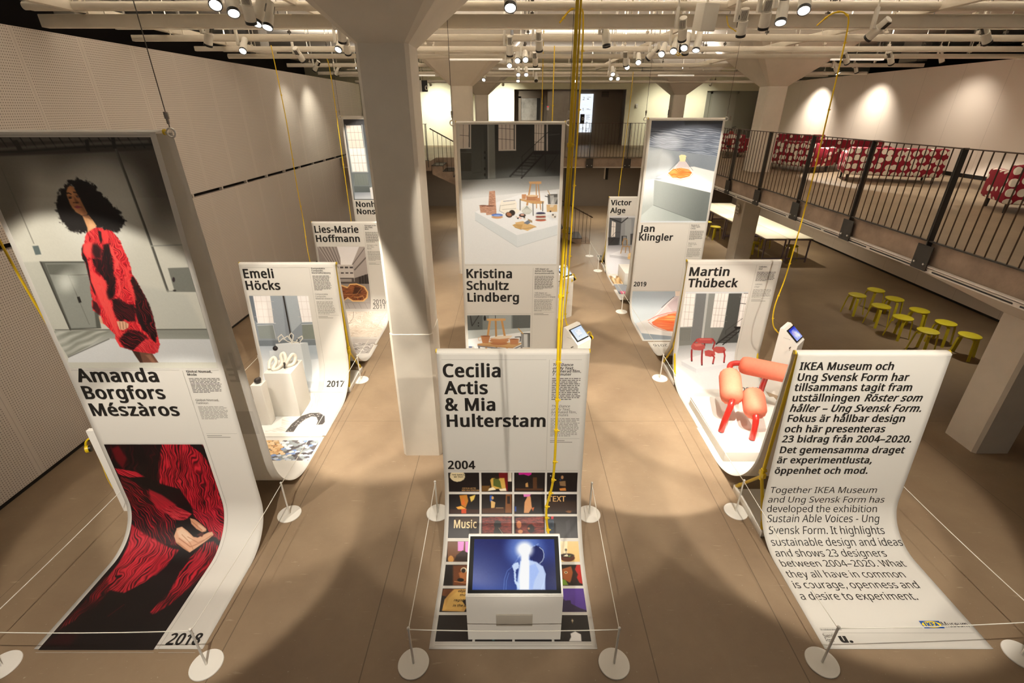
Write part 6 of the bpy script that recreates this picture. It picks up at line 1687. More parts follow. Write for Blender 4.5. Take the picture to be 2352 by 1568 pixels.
for i, (x, y, aim, lit, w, cone, where) in enumerate(SPOTS):
    r_, h_ = spotlight(x, y, 5.10, aim, lit, 'white track spotlight, ' + where)
    BEAMS[i] = h_

# ---------------------------------------------------------------- banner stands
W = 1.46
class Sheet:
    """a printed sheet that drops from the top bar, bends and runs out on the floor; y < 0 is towards its reader"""
    def __init__(s, h, r, phi, length, back=False, y0=0.0):
        s.h, s.r, s.phi, s.back, s.y0 = h, r, phi, back, y0
        s.v = (h - 0.004 - r * (1 - math.sin(phi))) / math.cos(phi)
        s.a = r * (PI / 2 - phi)
        s.y1 = -s.v * math.sin(phi) - r * math.cos(phi)
        s.end = s.v + s.a + max(0.05, length + s.y1)
    def P(s, u, t, off=0.0):
        """u across, t along the sheet (mm) -> local xyz"""
        u = np.asarray(u, float) / 1000; t = np.asarray(t, float) / 1000
        sp, cp = math.sin(s.phi), math.cos(s.phi)
        th = np.clip(s.phi + (t - s.v) / s.r, s.phi, PI / 2)
        y = np.where(t <= s.v, -t * sp, -s.v * sp - s.r * (cp - np.cos(th)))
        z = np.where(t <= s.v, s.h - t * cp, s.h - s.v * cp - s.r * (np.sin(th) - sp))
        e = np.maximum(0, t - s.v - s.a)
        y = y - e
        y = y - np.cos(th) * off; z = z + np.sin(th) * off
        x = u - W / 2
        if s.back: x = -x; y = -y
        return np.stack([x, y + s.y0, z], -1)
    def grid(s, u0, t0, u1, t1, off, du=60, dt=25):
        nu = max(2, int((u1 - u0) / du) + 1); nt = max(2, int((t1 - t0) / dt) + 1)
        X, Y = np.meshgrid(np.linspace(u0, u1, nu), np.linspace(t0, t1, nt))
        return s.P(X, Y, off)

def sheet_obj(sh, name, parent):
    pts = sh.grid(0, 0, W * 1000, sh.end * 1000, 0.0)
    me = grid_mesh(name, pts, None, M['sheet'])
    o = link(name, me, parent)
    md = o.modifiers.new('thickness', 'SOLIDIFY'); md.thickness = 0.003; md.offset = -1
    return o

def photo_obj(sh, key, parent, gain=1.0, label=None):
    ban, rect, step, bg, ops = PICS[key]
    X, Y, lin = paint(rect, step, bg, ops, gain)
    o = link('printed_photo', grid_mesh('printed_photo', sh.P(X, Y, 0.0012), lin, M['print']), parent)
    if label: o['label'] = label
    return o

def flat_on(sh, vs, off):
    a = np.array(vs)
    return sh.P(a[:, 0], a[:, 1], off)

def lettering(sh, name, items, parent, ink='ink', off=0.0024):
    """items: (u, baseline, cap height, text, bold, italic, right end or None)"""
    o = None
    for (u, t, cap, txt, bold, ital, u1) in items:
        mb = MB()
        polys, wd = text_polys(txt, bold, ital)
        vs, fs = tess(polys)
        if not vs: continue
        k = cap / 573.0
        xs = [p[0] for p in vs]
        kx = k if u1 is None else (u1 - u) / (max(xs) - min(xs))
        x0 = min(xs) if u1 is not None else 0
        me = bpy.data.meshes.new(name); me.from_pydata([tuple(p) for p in flat_on(sh, [(u + (p[0] - x0) * kx, t - p[1] * k) for p in vs], off)], [], fs); me.materials.append(M[ink])
        o = link(name, me, parent)
    return o

def strips(sh, name, rects, parent, ink='ink_line', off=0.002):
    mb = MB()
    for (u0, t0, u1, t1) in rects:
        mb.add(flat_on(sh, [(u0, t0), (u0, t1), (u1, t1), (u1, t0)], off), [(0, 1, 2, 3)])
    me = bpy.data.meshes.new(name); me.from_pydata([tuple(p) for p in mb.v], [], mb.f); me.materials.append(M[ink])
    return link(name, me, parent)

def rule(sh, parent, rects):
    for (u0, t0, u1, t1) in rects:
        n = max(1, int(abs(t1 - t0) / 60)); mb = MB()
        q = flat_on(sh, [(u, t0 + (t1 - t0) * i / n) for i in range(n + 1) for u in (u0, u1)], 0.002)
        me = bpy.data.meshes.new('ruled_line'); me.from_pydata([tuple(p) for p in q], [], [(2 * i, 2 * i + 2, 2 * i + 3, 2 * i + 1) for i in range(n)]); me.materials.append(M['ink_line'])
        link('ruled_line', me, parent)

def body_rows(u0, t0, u1, t1, rows, seed, xh=0.42):
    """rows of a text block too small to read: word-long strokes"""
    rg = random.Random(seed); out = []
    p = (t1 - t0) / max(1, rows)
    for r in range(rows):
        u = u0; end = u1 - rg.uniform(0, 0.12) * (u1 - u0)
        if r == rows - 1: end = u0 + (u1 - u0) * rg.uniform(0.4, 0.7)
        while u < end - 8:
            w = min(rg.uniform(14, 52), end - u)
            out.append((u, t0 + r * p + p * (0.5 - xh / 2), u + w, t0 + r * p + p * (0.5 + xh / 2)))
            u += w + 7
    return out

def make_frame(root, h, gap, joint=0.62, legs=True):
    """yellow tube frame between the two sheets and the white base tray"""
    y = gap / 2
    for sx in (-1, 1):
        x = sx * (W / 2 - 0.028)
        mb = MB(); mb.cyl((sx * (W / 2), y, h - 0.004), (sx * (W / 2 + 0.012), y, h - 0.004), 0.022, 16)
        part('end_cap', mb, M['yellow'], root)
        if not legs: continue
        mb = MB(); mb.cyl((x, y, joint), (x, y, h - 0.015), 0.019, 14)
        pole = part('pole', mb, M['yellow'], root)
        mb = MB(); mb.cyl((x, y, joint - 0.07), (x, y, joint + 0.07), 0.027, 14); mb.box((x, y, joint), (0.04, 0.10, 0.06), bev=0.008); mb.cyl((x - 0.02 * sx, y + 0.055, joint), (x - 0.07 * sx, y + 0.055, joint), 0.02, 10)
        part('joint_clamp', mb, M['yellow'], root)
        for dy in (-0.27, 0.39):
            mb = MB(); mb.tube([(x, y, joint - 0.03), (x, y + dy, 0.09)], 0.018, 12)
            lg = part('leg', mb, M['yellow'], root)
            mb = MB(); mb.cyl((x, y + dy * 0.86, 0.09 + (joint - 0.12) * 0.14), (x, y + dy, 0.085), 0.024, 12)
            part('foot', mb, M['yellow'], lg)
    mb = MB()
    prof = [(-0.012 + 0.0, -0.03)]
    n = 12; poly = []
    for i in range(n + 1):
        a = PI * i / n
        poly.append((-W / 2, y - math.cos(a) * (gap / 2 + 0.002), h - 0.012 + math.sin(a) * 0.024))
    mb.prism(poly, (W, 0, 0))
    part('top_hem', mb, M['sheet'], root, ang=60)
    if not legs: return
    mb = MB(); mb.span((-W / 2 + 0.01, y - 0.30, 0.0), (W / 2 - 0.01, y + 0.42, 0.012)); 
    for sx in (-1, 1): mb.span((sx * (W / 2 - 0.012) - 0.012, y - 0.30, 0.0), (sx * (W / 2 - 0.012) + 0.012, y + 0.42, 0.085), bev=0.003)
    part('base_tray', mb, M['white_board'], root)

def banner(name, label, key, back_len=1.42, gap=0.09, length=1.43, rings=False, joint=0.62):
    cx, yf, h, r, phi = BANNERS[key]
    root = thing('banner_stand', label, 'banner stand', (cx, yf, 0), 0, 'exhibition banner stands')
    sh = Sheet(h, r, phi, length, False, 0.0)
    fr = sheet_obj(sh, 'front_sheet', root)
    sb = Sheet(h, 0.9 if h < 3 else 0.7, 0.05 if h < 3 else 0.03, back_len, True, gap)
    bk = sheet_obj(sb, 'back_sheet', root)
    make_frame(root, h, gap, joint, legs=not rings)
    if rings:
        for sx in (-1, 1):
            mb = MB(); c = (sx * (W / 2 + 0.055), gap / 2, h - 0.01)
            mb.tube([(c[0] + 0.032 * math.cos(2 * PI * i / 20), c[1], c[2] + 0.032 * math.sin(2 * PI * i / 20)) for i in range(21)], 0.008, 8)
            mb.cyl((sx * (W / 2 + 0.01), gap / 2, h - 0.01), (sx * (W / 2 + 0.025), gap / 2, h - 0.01), 0.012, 10)
            part('hanging_ring', mb, M['bolt'], root)
    return root, sh, fr, sb, bk

BANNERS = dict(amanda=(-3.41, 3.90, 4.05, .45, .02), cecilia=(.01, 4.03, 2.12, .75, .08), ikea=(3.44, 4.0, 2.12, .45, .08), emeli=(-3.40, 6.97, 2.11, .6, .08),
               kristina=(-.02, 6.97, 4.05, .45, .02), martin=(3.46, 7.18, 2.09, .6, .01), lies=(-3.43, 9.94, 2.1, .6, .05), jan=(3.37, 10.08, 4.05, .45, .02),
               nonhuman=(-3.43, 12.8, 4.05, .45, .02), victor=(3.40, 13.44, 2.05, .6, .05))
B1 = 34   # stroke gain of the heavy lettering, in font units
def side_text(sh, fr, u, heads1, h1, rows1, heads2, h2, rows2, foot, cap=23):
    """narrow right-hand column: Swedish heading and text, English heading and text"""
    if heads1: lettering(sh, 'caption_lettering', [(u, t, cap, x, 22, i, None) for (x, t, i) in heads1], fr, 'ink')
    if heads2: lettering(sh, 'caption_lettering', [(u, t, cap, x, 0, i, None) for (x, t, i) in heads2], fr, 'ink_mid')
    if rows1: strips(sh, 'small_print', body_rows(*rows1), fr, 'ink_mid')
    if rows2: strips(sh, 'small_print', body_rows(*rows2), fr, 'ink_light')
    if foot is not None:
        rule(sh, fr, [(u, foot, 1412, foot + 3)])
        strips(sh, 'small_print', [(u, foot + 22, u + 150, foot + 29), (u, foot + 42, u + 230, foot + 49)], fr, 'ink_light')

# --- tall portrait banner, front left
root, sh, fr, sb, bk = banner('a', 'tall banner with a woman in a pleated red dress, headed Amanda Borgfors Mészàros', 'amanda', gap=0.2, length=1.36, rings=True)
photo_obj(sh, 'a1', fr, 1.3); photo_obj(sh, 'a2', fr, 0.72)
lettering(sh, 'title_lettering', [(64, 2147, 135, 'Amanda', B1, 0, 829), (64, 2333, 135, 'Borgfors', B1, 0, 836), (64, 2525, 135, 'Mészàros', B1, 0, 915)], fr)
lettering(sh, 'year_lettering', [(1112, 5105, 98, '2018', B1, 0, 1400)], fr)
side_text(sh, fr, 1108, [('Global Nomad,', 2050, 0), ('Mode', 2082, 0)], 0, (1112, 2105, 1404, 2270, 11, 1), [('Global Nomad,', 2360, 0), ('Fashion', 2392, 0)], 0, (1112, 2415, 1404, 2570, 11, 2), 2735)
rule(sh, fr, [(1074, 2030, 1077, 5150), (44, 2022, 1050, 2025), (1100, 2022, 1416, 2025), (44, 2852, 1040, 2855), (44, 5172, 1060, 5175), (1100, 5172, 1416, 5175), (60, 20, 1416, 23)])
lettering(sb, 'title_lettering', [(40, 2130, 150, 'JE', B1, 0, None)], bk)
lettering(sb, 'show_through_lettering', [(56, 2150, 150, 'J', B1, 0, None), (56, 2330, 150, 'E', B1, 0, None)], bk, 'ink_show', off=-0.005)
strips(sb, 'show_through_print', [(44, 2700 + 30 * i, 400, 2730 + 30 * i) for i in range(10)], bk, 'ink_show', off=-0.0045)

# --- short banner with film stills, front centre
root, sh, fr, sb, bk = banner('c', 'short banner with a grid of film stills, headed Cecilia Actis & Mia Hulterstam', 'cecilia', length=1.49)
for i in range(28): photo_obj(sh, 'c%02d' % i, fr, 1.0)
lettering(sh, 'title_lettering', [(50, 254, 135, 'Cecilia', B1, 0, 610), (52, 439, 135, 'Actis', B1, 0, 483), (52, 625, 135, '& Mia', B1, 0, 554), (60, 811, 135, 'Hulterstam', B1, 0, 1060)], fr)
lettering(sh, 'year_lettering', [(45, 1325, 98, '2004', B1, 0, 334)], fr)
side_text(sh, fr, 1110, [('The Dance', 138, .2), ('of My Text,', 175, .2), ('Animerad film,', 207, 0), ('7 minuter', 240, 0)], 0, (1110, 262, 1395, 510, 13, 3), [('The Dance', 590, .2), ('of My Text,', 626, .2), ('Animated film,', 658, 0), ('7 minutes', 690, 0)], 0, (1110, 712, 1405, 930, 13, 4), 952, 27)
rule(sh, fr, [(1078, 72, 1081, 1340), (44, 70, 1050, 73), (1110, 70, 1390, 73), (44, 1348, 1416, 1351)])
q = sh.end * 1000
rule(sh, fr, [(44, q - 52, 1416, q - 49), (44, q - 28, 1416, q - 25)])
def dark_words(items):
    for (u, t, cap, x, it, ink, sq) in items:
        lettering(sh, 'still_lettering', [(u, t, cap, x, 20, it, sq or None)], fr, ink, 0.0032)
P0 = PICS['c00'][1]; PT = PICS['c07'][1]; PM = PICS['c08'][1]; PN = PICS['c20'][1]
M['cream_ink'] = mat('cream_ink', 'e8d2a4', 0.6); M['tan_ink'] = mat('tan_ink', 'c79b62', 0.6)
dark_words([(82, P0[1] + 34, 17, 'THE DANCE OF', 0, 'ink', 0), (104, P0[1] + 62, 17, 'MY TEXT', 0, 'ink', 0), (186, P0[3] - 34, 15, 'CECILIA ACTIS', 0, 'tan_ink', 0), (182, P0[3] - 10, 15, 'MIA HULTERSTAM', 0, 'tan_ink', 0),
            (PT[0] + 10, PT[1] + 78, 58, 'TEXT', 0, 'tan_ink', 0), (PM[0] + 58, PM[1] + 116, 80, 'Music', 0, 'cream_ink', PM[0] + 300),
            (PN[0] + 150, PN[1] + 40, 24, 'objects', .25, 'ink', 0), (PN[0] + 172, PN[1] + 82, 24, 'things', .25, 'ink', 0), (PN[0] + 120, PN[1] + 136, 24, 'registered', .25, 'ink', 0), (PN[0] + 116, PN[1] + 190, 24, 'in the dance', .25, 'ink', 0)])

# --- introduction banner, front right
root, sh, fr, sb, bk = banner('i', 'text-only white introduction banner with bold Swedish and light English paragraphs, front right', 'ikea', length=1.46, back_len=1.64)
L1 = ['IKEA Museum och', 'Ung Svensk Form har', 'tillsammans tagit fram', 'utställningen |Röster som', '|håller – Ung Svensk Form.', 'Fokus är hållbar design', 'och här presenteras', '23 bidrag från 2004–2020.', 'Det gemensamma draget', 'är experimentlusta,', 'öppenhet och mod.']
T1 = [163, 279, 388, 503, 620, 735, 856, 975, 1106, 1230, 1361]
L2 = ['Together IKEA Museum', 'and Ung Svensk Form has', 'developed the exhibition', '|Sustain Able Voices - Ung', '|Svensk Form|. It highlights', 'sustainable design and ideas', 'and shows 23 designers', 'between 2004–2020. What', 'they all have in common', 'is courage, openness and', 'a desire to experiment.']
T2 = [1610, 1736, 1850, 1957, 2077, 2196, 2311, 2428, 2554, 2672, 2794]
def mixed(u, t, cap, s, bold, k):
    """splits on | between upright and slanted runs; k = width factor"""
    out = []; it = False
    for run in s.split('|'):
        if run:
            polys, wd = text_polys(run, bold, 0.2 if it else 0)
            vs = [p for g in polys for P in g for p in P]
            x0 = min(p[0] for p in vs); x1 = max(p[0] for p in vs)
            out.append((u + x0 * cap / 573 * k, t, cap, run, bold, 0.2 if it else 0, u + x1 * cap / 573 * k))
            u += wd * cap / 573 * k + (8 if not it else 0)
        it = not it
    return out
def nat(s_, bold): p_, w_ = text_polys(s_, bold); xs = [q[0] for g_ in p_ for P_ in g_ for q in P_]; return (max(xs) - min(xs)) * 78 / 573
KA = 900 / nat(L1[0], 30); KB = 1114 / nat(L2[10], 0)
its = []
for s_, t_ in zip(L1, T1): its += mixed(40, t_, 78, s_, 30, KA)
lettering(sh, 'swedish_lettering', its, fr)
its = []
for s_, t_ in zip(L2, T2): its += mixed(46, t_, 78, s_, 0, KB)
lettering(sh, 'english_lettering', its, fr)
e = sh.end * 1000
lg = strips(sh, 'logo_field', [(1003, 3002, 1186, 3072)], fr, 'logo_blue')
mb = MB(); ov = [(1094.5 + 86 * math.cos(2 * PI * i / 40), 3037 + 31 * math.sin(2 * PI * i / 40)) for i in range(40)]
me = bpy.data.meshes.new('logo_oval'); me.from_pydata([tuple(p) for p in flat_on(sh, ov, 0.0026)], [], [tuple(range(40))]); me.materials.append(M['logo_yellow']); link('logo_oval', me, fr)
lettering(sh, 'logo_lettering', [(1027, 3055, 36, 'IKEA', 62, 0, 1162)], fr, 'logo_blue', 0.0032)
lettering(sh, 'logo_lettering', [(1192, 3060, 50, 'Museum', 0, 0, 1420)], fr)
lettering(sh, 'partner_lettering', [(58, 3090, 14, 'In collaboration with', 0, 0, None), (52, 3156, 34, 'Svensk', 0, 0, 150), (52, 3194, 34, 'Form', 0, 0, 120)], fr)
lettering(sh, 'partner_lettering', [(178, 3196, 66, 'u.', 70, 0, 285)], fr)
rule(sh, fr, [(60, 3068, 985, 3071), (60, 3112, 1416, 3115)])

# --- second row, left
root, sh, fr, sb, bk = banner('e', 'short banner with white plinths and clay loops, headed Emeli Höcks', 'emeli')
photo_obj(sh, 'e1', fr, .95); photo_obj(sh, 'e2', fr, .95); photo_obj(sh, 'e3', fr, .95)
lettering(sh, 'title_lettering', [(44, 216, 135, 'Emeli', B1, 0, 503), (44, 400, 135, 'Höcks', B1, 0, 571)], fr)
lettering(sh, 'year_lettering', [(1112, 2027, 98, '2017', B1, 0, 1390)], fr)
side_text(sh, fr, 1085, [('Compostable', 82, 0), ('Composite,', 115, 0), ('Materialforskning', 149, 0)], 0, (1090, 176, 1360, 415, 13, 5), [('Compostable', 484, 0), ('Composite,', 520, 0), ('Material research', 554, 0)], 0, (1090, 585, 1370, 800, 13, 6), 812)
rule(sh, fr, [(1058, 60, 1061, 2080), (44, 56, 1416, 59), (44, 2118, 1416, 2121)])

# --- second row, centre
root, sh, fr, sb, bk = banner('k', 'tall banner with pottery and cutlery on a plinth, headed Kristina Schultz Lindberg', 'kristina', gap=0.2, rings=True)
photo_obj(sh, 'k1', fr, 0.95); photo_obj(sh, 'k2', fr, 1.0)
lettering(sh, 'title_lettering', [(60, 2147, 135, 'Kristina', B1, 0, 750), (54, 2335, 135, 'Schultz', B1, 0, 700), (60, 2526, 135, 'Lindberg', B1, 0, 858)], fr)
side_text(sh, fr, 1094, [('100 dagar av', 2018, .2), ('behov och begär,', 2050, .2), ('Konsumtionskritik', 2086, 0)], 0, (1094, 2112, 1392, 2330, 13, 7), [('100 dagar av', 2398, .2), ('behov och begär,', 2430, .2), ('Consumption critique', 2462, 0)], 0, (1094, 2490, 1392, 2690, 13, 8), 2702)
rule(sh, fr, [(1066, 1990, 1069, 3300), (44, 1948, 1416, 1951), (60, 18, 1416, 20), (44, 2728, 1050, 2731)])

# --- second row, right
root, sh, fr, sb, bk = banner('m', 'short banner with a photo of a red tube armchair, headed Martin Thübeck', 'martin', length=1.45, back_len=1.34)
photo_obj(sh, 'm1', fr, .95)
lettering(sh, 'title_lettering', [(50, 234, 135, 'Martin', B1, 0, 678), (54, 421, 135, 'Thübeck', B1, 0, 850)], fr)
lettering(sh, 'year_lettering', [(1080, 2300, 98, '2015', 0, 0, 1370)], fr)
side_text(sh, fr, 1118, [('Lobster,', 100, .2), ('Stol', 135, .2)], 0, (1112, 165, 1420, 325, 8, 9), [('Lobster,', 385, .2), ('Chair', 428, .2)], 0, (1112, 455, 1420, 600, 8, 10), 612)
rule(sh, fr, [(1078, 60, 1081, 2180), (44, 56, 1416, 59)])
q = sb.end * 1000
lettering(sb, 'year_lettering', [(1112, q - 120, 98, '2016', 0, 0, 1390)], bk)
strips(sb, 'printed_photo', [(44, q - 700, 1045, q - 60)], bk, 'ink_mid')

# --- third row, left
root, sh, fr, sb, bk = banner('l', 'short banner with a tree slice bench in a courtyard, headed Lies-Marie Hoffmann', 'lies')
photo_obj(sh, 'l1', fr, 1.0); photo_obj(sh, 'l2', fr, 1.0); photo_obj(sh, 'l3', fr, 1.0)
lettering(sh, 'title_lettering', [(44, 206, 135, 'Lies-Marie', B1, 0, 960), (46, 396, 135, 'Hoffmann', B1, 0, 965)], fr)
lettering(sh, 'year_lettering', [(1094, 1765, 98, '2010/', 0, 0, 1400), (1094, 1871, 98, '2011', 0, 0, 1350)], fr)
side_text(sh, fr, 1094, [('Homage to the', 71, .2), ('Elm Trees,', 108, .2), ('Bänk', 145, 0)], 0, (1094, 188, 1390, 410, 12, 11), [('Homage to the', 479, .2), ('Elm Trees,', 516, .2), ('Bench', 553, 0)], 0, (1094, 590, 1390, 800, 12, 12), 830)
rule(sh, fr, [(1066, 50, 1069, 1900), (44, 1905, 1416, 1908)])

# --- third row, right
root, sh, fr, sb, bk = banner('j', 'tall banner with a glass flask of orange liquid on a grey block, headed Jan Klingler', 'jan', gap=0.2, rings=True)
photo_obj(sh, 'j1', fr, 1.35); photo_obj(sh, 'j2', fr, 1.0)
lettering(sh, 'title_lettering', [(44, 2162, 135, 'Jan', B1, 0, 363), (53, 2346, 135, 'Klingler', B1, 0, 774)], fr)
lettering(sh, 'year_lettering', [(50, 3362, 98, '2019', B1, 0, 330)], fr)
side_text(sh, fr, 1114, [('Bacteria in', 2035, .2), ('a New Light,', 2070, .2), ('Lampa', 2107, 0)], 0, (1114, 2140, 1410, 2335, 12, 13), [('Bacteria in', 2412, .2), ('a New Light,', 2440, .2), ('Lamp', 2475, 0)], 0, (1114, 2510, 1410, 2710, 12, 14), 2740)
rule(sh, fr, [(1086, 2000, 1089, 3420), (44, 3465, 1416, 3468), (44, 1990, 1416, 1993)])

# --- fourth row
root, sh, fr, sb, bk = banner('n', 'tall banner half hidden by the round-topped white column, its title starting Nonh', 'nonhuman', gap=0.2, rings=True)
root['label'] = 'tall banner with a gridded window, half hidden behind the nearest white column'
photo_obj(sh, 'n1', fr, 1.15)
lettering(sh, 'title_lettering', [(60, 2138, 135, 'Nonhuman', B1, 0, None), (60, 2322, 135, 'Nonsense', B1, 0, None)], fr)
root, sh, fr, sb, bk = banner('v', 'short banner with a bent wooden chair, headed Victor Alge, farthest on the right', 'victor')
photo_obj(sh, 'v1', fr, 1.05); photo_obj(sh, 'v2', fr, 1.0); photo_obj(sh, 'v3', fr, 1.0)
lettering(sh, 'title_lettering', [(44, 212, 135, 'Victor', B1, 0, 616), (46, 420, 135, 'Alge', B1, 0, 468)], fr)
q = sb.end * 1000
strips(sb, 'printed_photo', [(60 + c * 340, q - 1150 + r * 190, 380 + c * 340, q - 980 + r * 190) for c in range(4) for r in range(6)], bk, 'ink')

# ---------------------------------------------------------------- lamps over the exhibition (their beams)
def extra(x, y, aim, watts, cone, label, blend=0.2, z=5.10, lit=1, size=0.03, col=(1.0, 0.92, 0.80)):
    r_, h_ = spotlight(x, y, z, aim, lit, label)
    lamp(h_, watts, cone, blend, size, col)
KW = 1.12
# beams on the banner fronts
extra(-4.6, 0.9, (-3.5, 3.8, 1.9), 520 * KW, 40, 'white track spotlight overhead aimed at the red dress banner from the left')
extra(-1.9, 0.6, (-3.2, 3.3, 0.7), 680 * KW, 34, 'white track spotlight overhead aimed at the red dress banner from the right')
extra(-0.9, 0.9, (0.1, 3.9, 1.1), 420 * KW, 34, 'white track spotlight overhead aimed at the film stills banner from the left')
extra(1.3, 0.9, (0.0, 3.9, 1.1), 420 * KW, 34, 'white track spotlight overhead aimed at the film stills banner from the right')
extra(2.3, 0.9, (3.4, 3.6, 0.9), 760 * KW, 36, 'white track spotlight overhead aimed at the introduction banner from the left')
extra(4.6, 2.0, (3.5, 3.8, 1.2), 300 * KW, 36, 'white track spotlight overhead aimed at the introduction banner from the right')
extra(0.05, -1.9, (0.02, 2.75, 0.55), 620 * KW, 17, 'unseen white spotlight added far overhead to brighten the front of the video console', 0.5)  # added lamp out of view, lifts the dark console front
# second row
extra(-4.3, 4.2, (-3.5, 6.6, 0.7), 400 * KW, 40, 'white track spotlight high above the red dress banner aimed at the plinths with clay loops')
extra(-1.9, 4.0, (-3.0, 6.4, 0.4), 520 * KW, 46, 'white track spotlight over the left aisle aimed at the clay loops banner')
extra(0.9, 3.6, (0.0, 6.9, 1.6), 330 * KW, 44, 'white track spotlight over the middle aimed at the pottery banner from the right')
extra(-0.55, 3.4, (-0.05, 6.9, 1.5), 240 * KW, 40, 'white track spotlight over the middle aimed at the pottery banner from the left')
extra(1.95, 4.3, (3.1, 6.4, 0.3), 700 * KW, 44, 'white track spotlight over the right aisle aimed at the red tube chair')
extra(4.4, 4.0, (3.6, 6.6, 0.9), 420 * KW, 44, 'white track spotlight above the introduction banner aimed at the chair photo banner')
extra(2.62, 4.2, (1.75, 5.7, 0.0), 1200 * KW, 38, 'white track spotlight on the right track aimed at the aisle floor beside the low plinth', 0.12)
extra(-2.62, 4.3, (-1.75, 6.2, 0.0), 1200 * KW, 38, 'white track spotlight on the left track aimed at the aisle floor beside the nearest column', 0.3)
# third and fourth rows
extra(-2.2, 7.0, (-3.2, 9.6, 0.6), 560 * KW, 44, 'white track spotlight over the left aisle aimed at the tree slice banner')
extra(-3.9, 9.9, (-3.4, 12.7, 2.6), 420 * KW, 46, 'white track spotlight aimed at the gridded window banner')
extra(2.0, 6.9, (3.3, 9.8, 1.2), 520 * KW, 46, 'white track spotlight left of the flask banner aimed at it')
extra(4.4, 6.9, (3.4, 9.9, 2.4), 420 * KW, 46, 'white track spotlight right of the flask banner aimed at it')
extra(2.1, 10.6, (3.2, 13.1, 0.8), 520 * KW, 46, 'white track spotlight aimed at the bent wooden chair banner')
# floor pools in the aisles and gallery, wall washers
extra(0.3, 8.0, (0.9, 11.6, 0.0), 700 * KW, 44, 'white track spotlight aimed at the floor behind the pottery banner')
extra(-1.9, 9.9, (-1.9, 11.4, 0.0), 850 * KW, 52, 'white track spotlight aimed at the floor behind the nearest column')
extra(7.6, 13.0, (8.5, 11.9, 2.9), 520 * KW, 75, 'white spotlight over the gallery aimed at the dotted sofas')
extra(9.3, 8.6, (8.5, 9.2, 2.7), 120 * KW, 70, 'white spotlight over the gallery aimed at the floor before the sofas')
for i, (x, y) in enumerate(((9.9, 18.85), (9.9, 15.9), (9.7, 12.6), (9.6, 9.6))):
    extra(x, y, (10.95, y + 0.2, 3.4), (380, 230, 90, 60)[i] * KW, 100, 'white spotlight washing the right gallery wall, number %d from the far end' % (i + 1), 1.0, 5.3)
for i, x in enumerate((-3.4, -0.45, 6.6, 8.0)):
    extra(x, 21.9, (x + 0.1, YB, 3.9), (420, 520, 190, 170)[i] * KW, 95, 'white spotlight washing the cream lobby wall, number %d from the left' % (i + 1), 1.0, 5.2, 1, 0.05, (1.0, 0.96, 0.80))
for i, (x, y) in enumerate(((-5.0, 13.8), (-5.0, 15.4))):
    extra(x, y, (-5.95, y + 0.3, 3.9), (50, 90)[i] * KW, 80, 'white spotlight grazing the far end of the perforated wall, number %d' % (i + 1), 1.0, 5.2, 1, 0.03, (1.0, 0.96, 0.80))
# recessed lamps under the gallery over the long tables; last two added to brighten the back
DL = ['near end of the long tables', 'middle of the long tables', 'far end of the long tables', 'far end of the free-standing stools', 'near end of the free-standing stools', 'dark wall behind the Victor Alge banner, added to brighten it', 'space left of the stair, added to brighten it']
for i, (x, y) in enumerate(((8.3, 15.2), (8.3, 17.2), (8.3, 19.2), (8.2, 11.2), (8.3, 8.4), (3.6, 20.2), (-2.2, 20.0))):
    mb = MB(); mb.lathe([(0.0, -0.008), (0.055, -0.008), (0.07, -0.004), (0.07, 0.0), (0.0, 0.0)], 20)
    o = part('downlight', mb, M['lens_off'], None, (x, y, 2.384))
    tag(o, 'round downlight in the gallery soffit over the ' + DL[i], 'downlight', 'downlights under the gallery')
    ld = bpy.data.lights.new('lamp_beam', 'SPOT'); ld.energy = (200, 200, 200, 55, 85, 260, 200)[i] * KW; ld.spot_size = R(120 if i < 5 else 168); ld.spot_blend = 0.8 if i < 5 else 0.4; ld.shadow_soft_size = 0.05; ld.color = (1.0, 0.92, 0.76)
    lo_ = bpy.data.objects.new('lamp_beam', ld); C.objects.link(lo_); lo_.parent = o; lo_.location = (0, 0, -0.02)

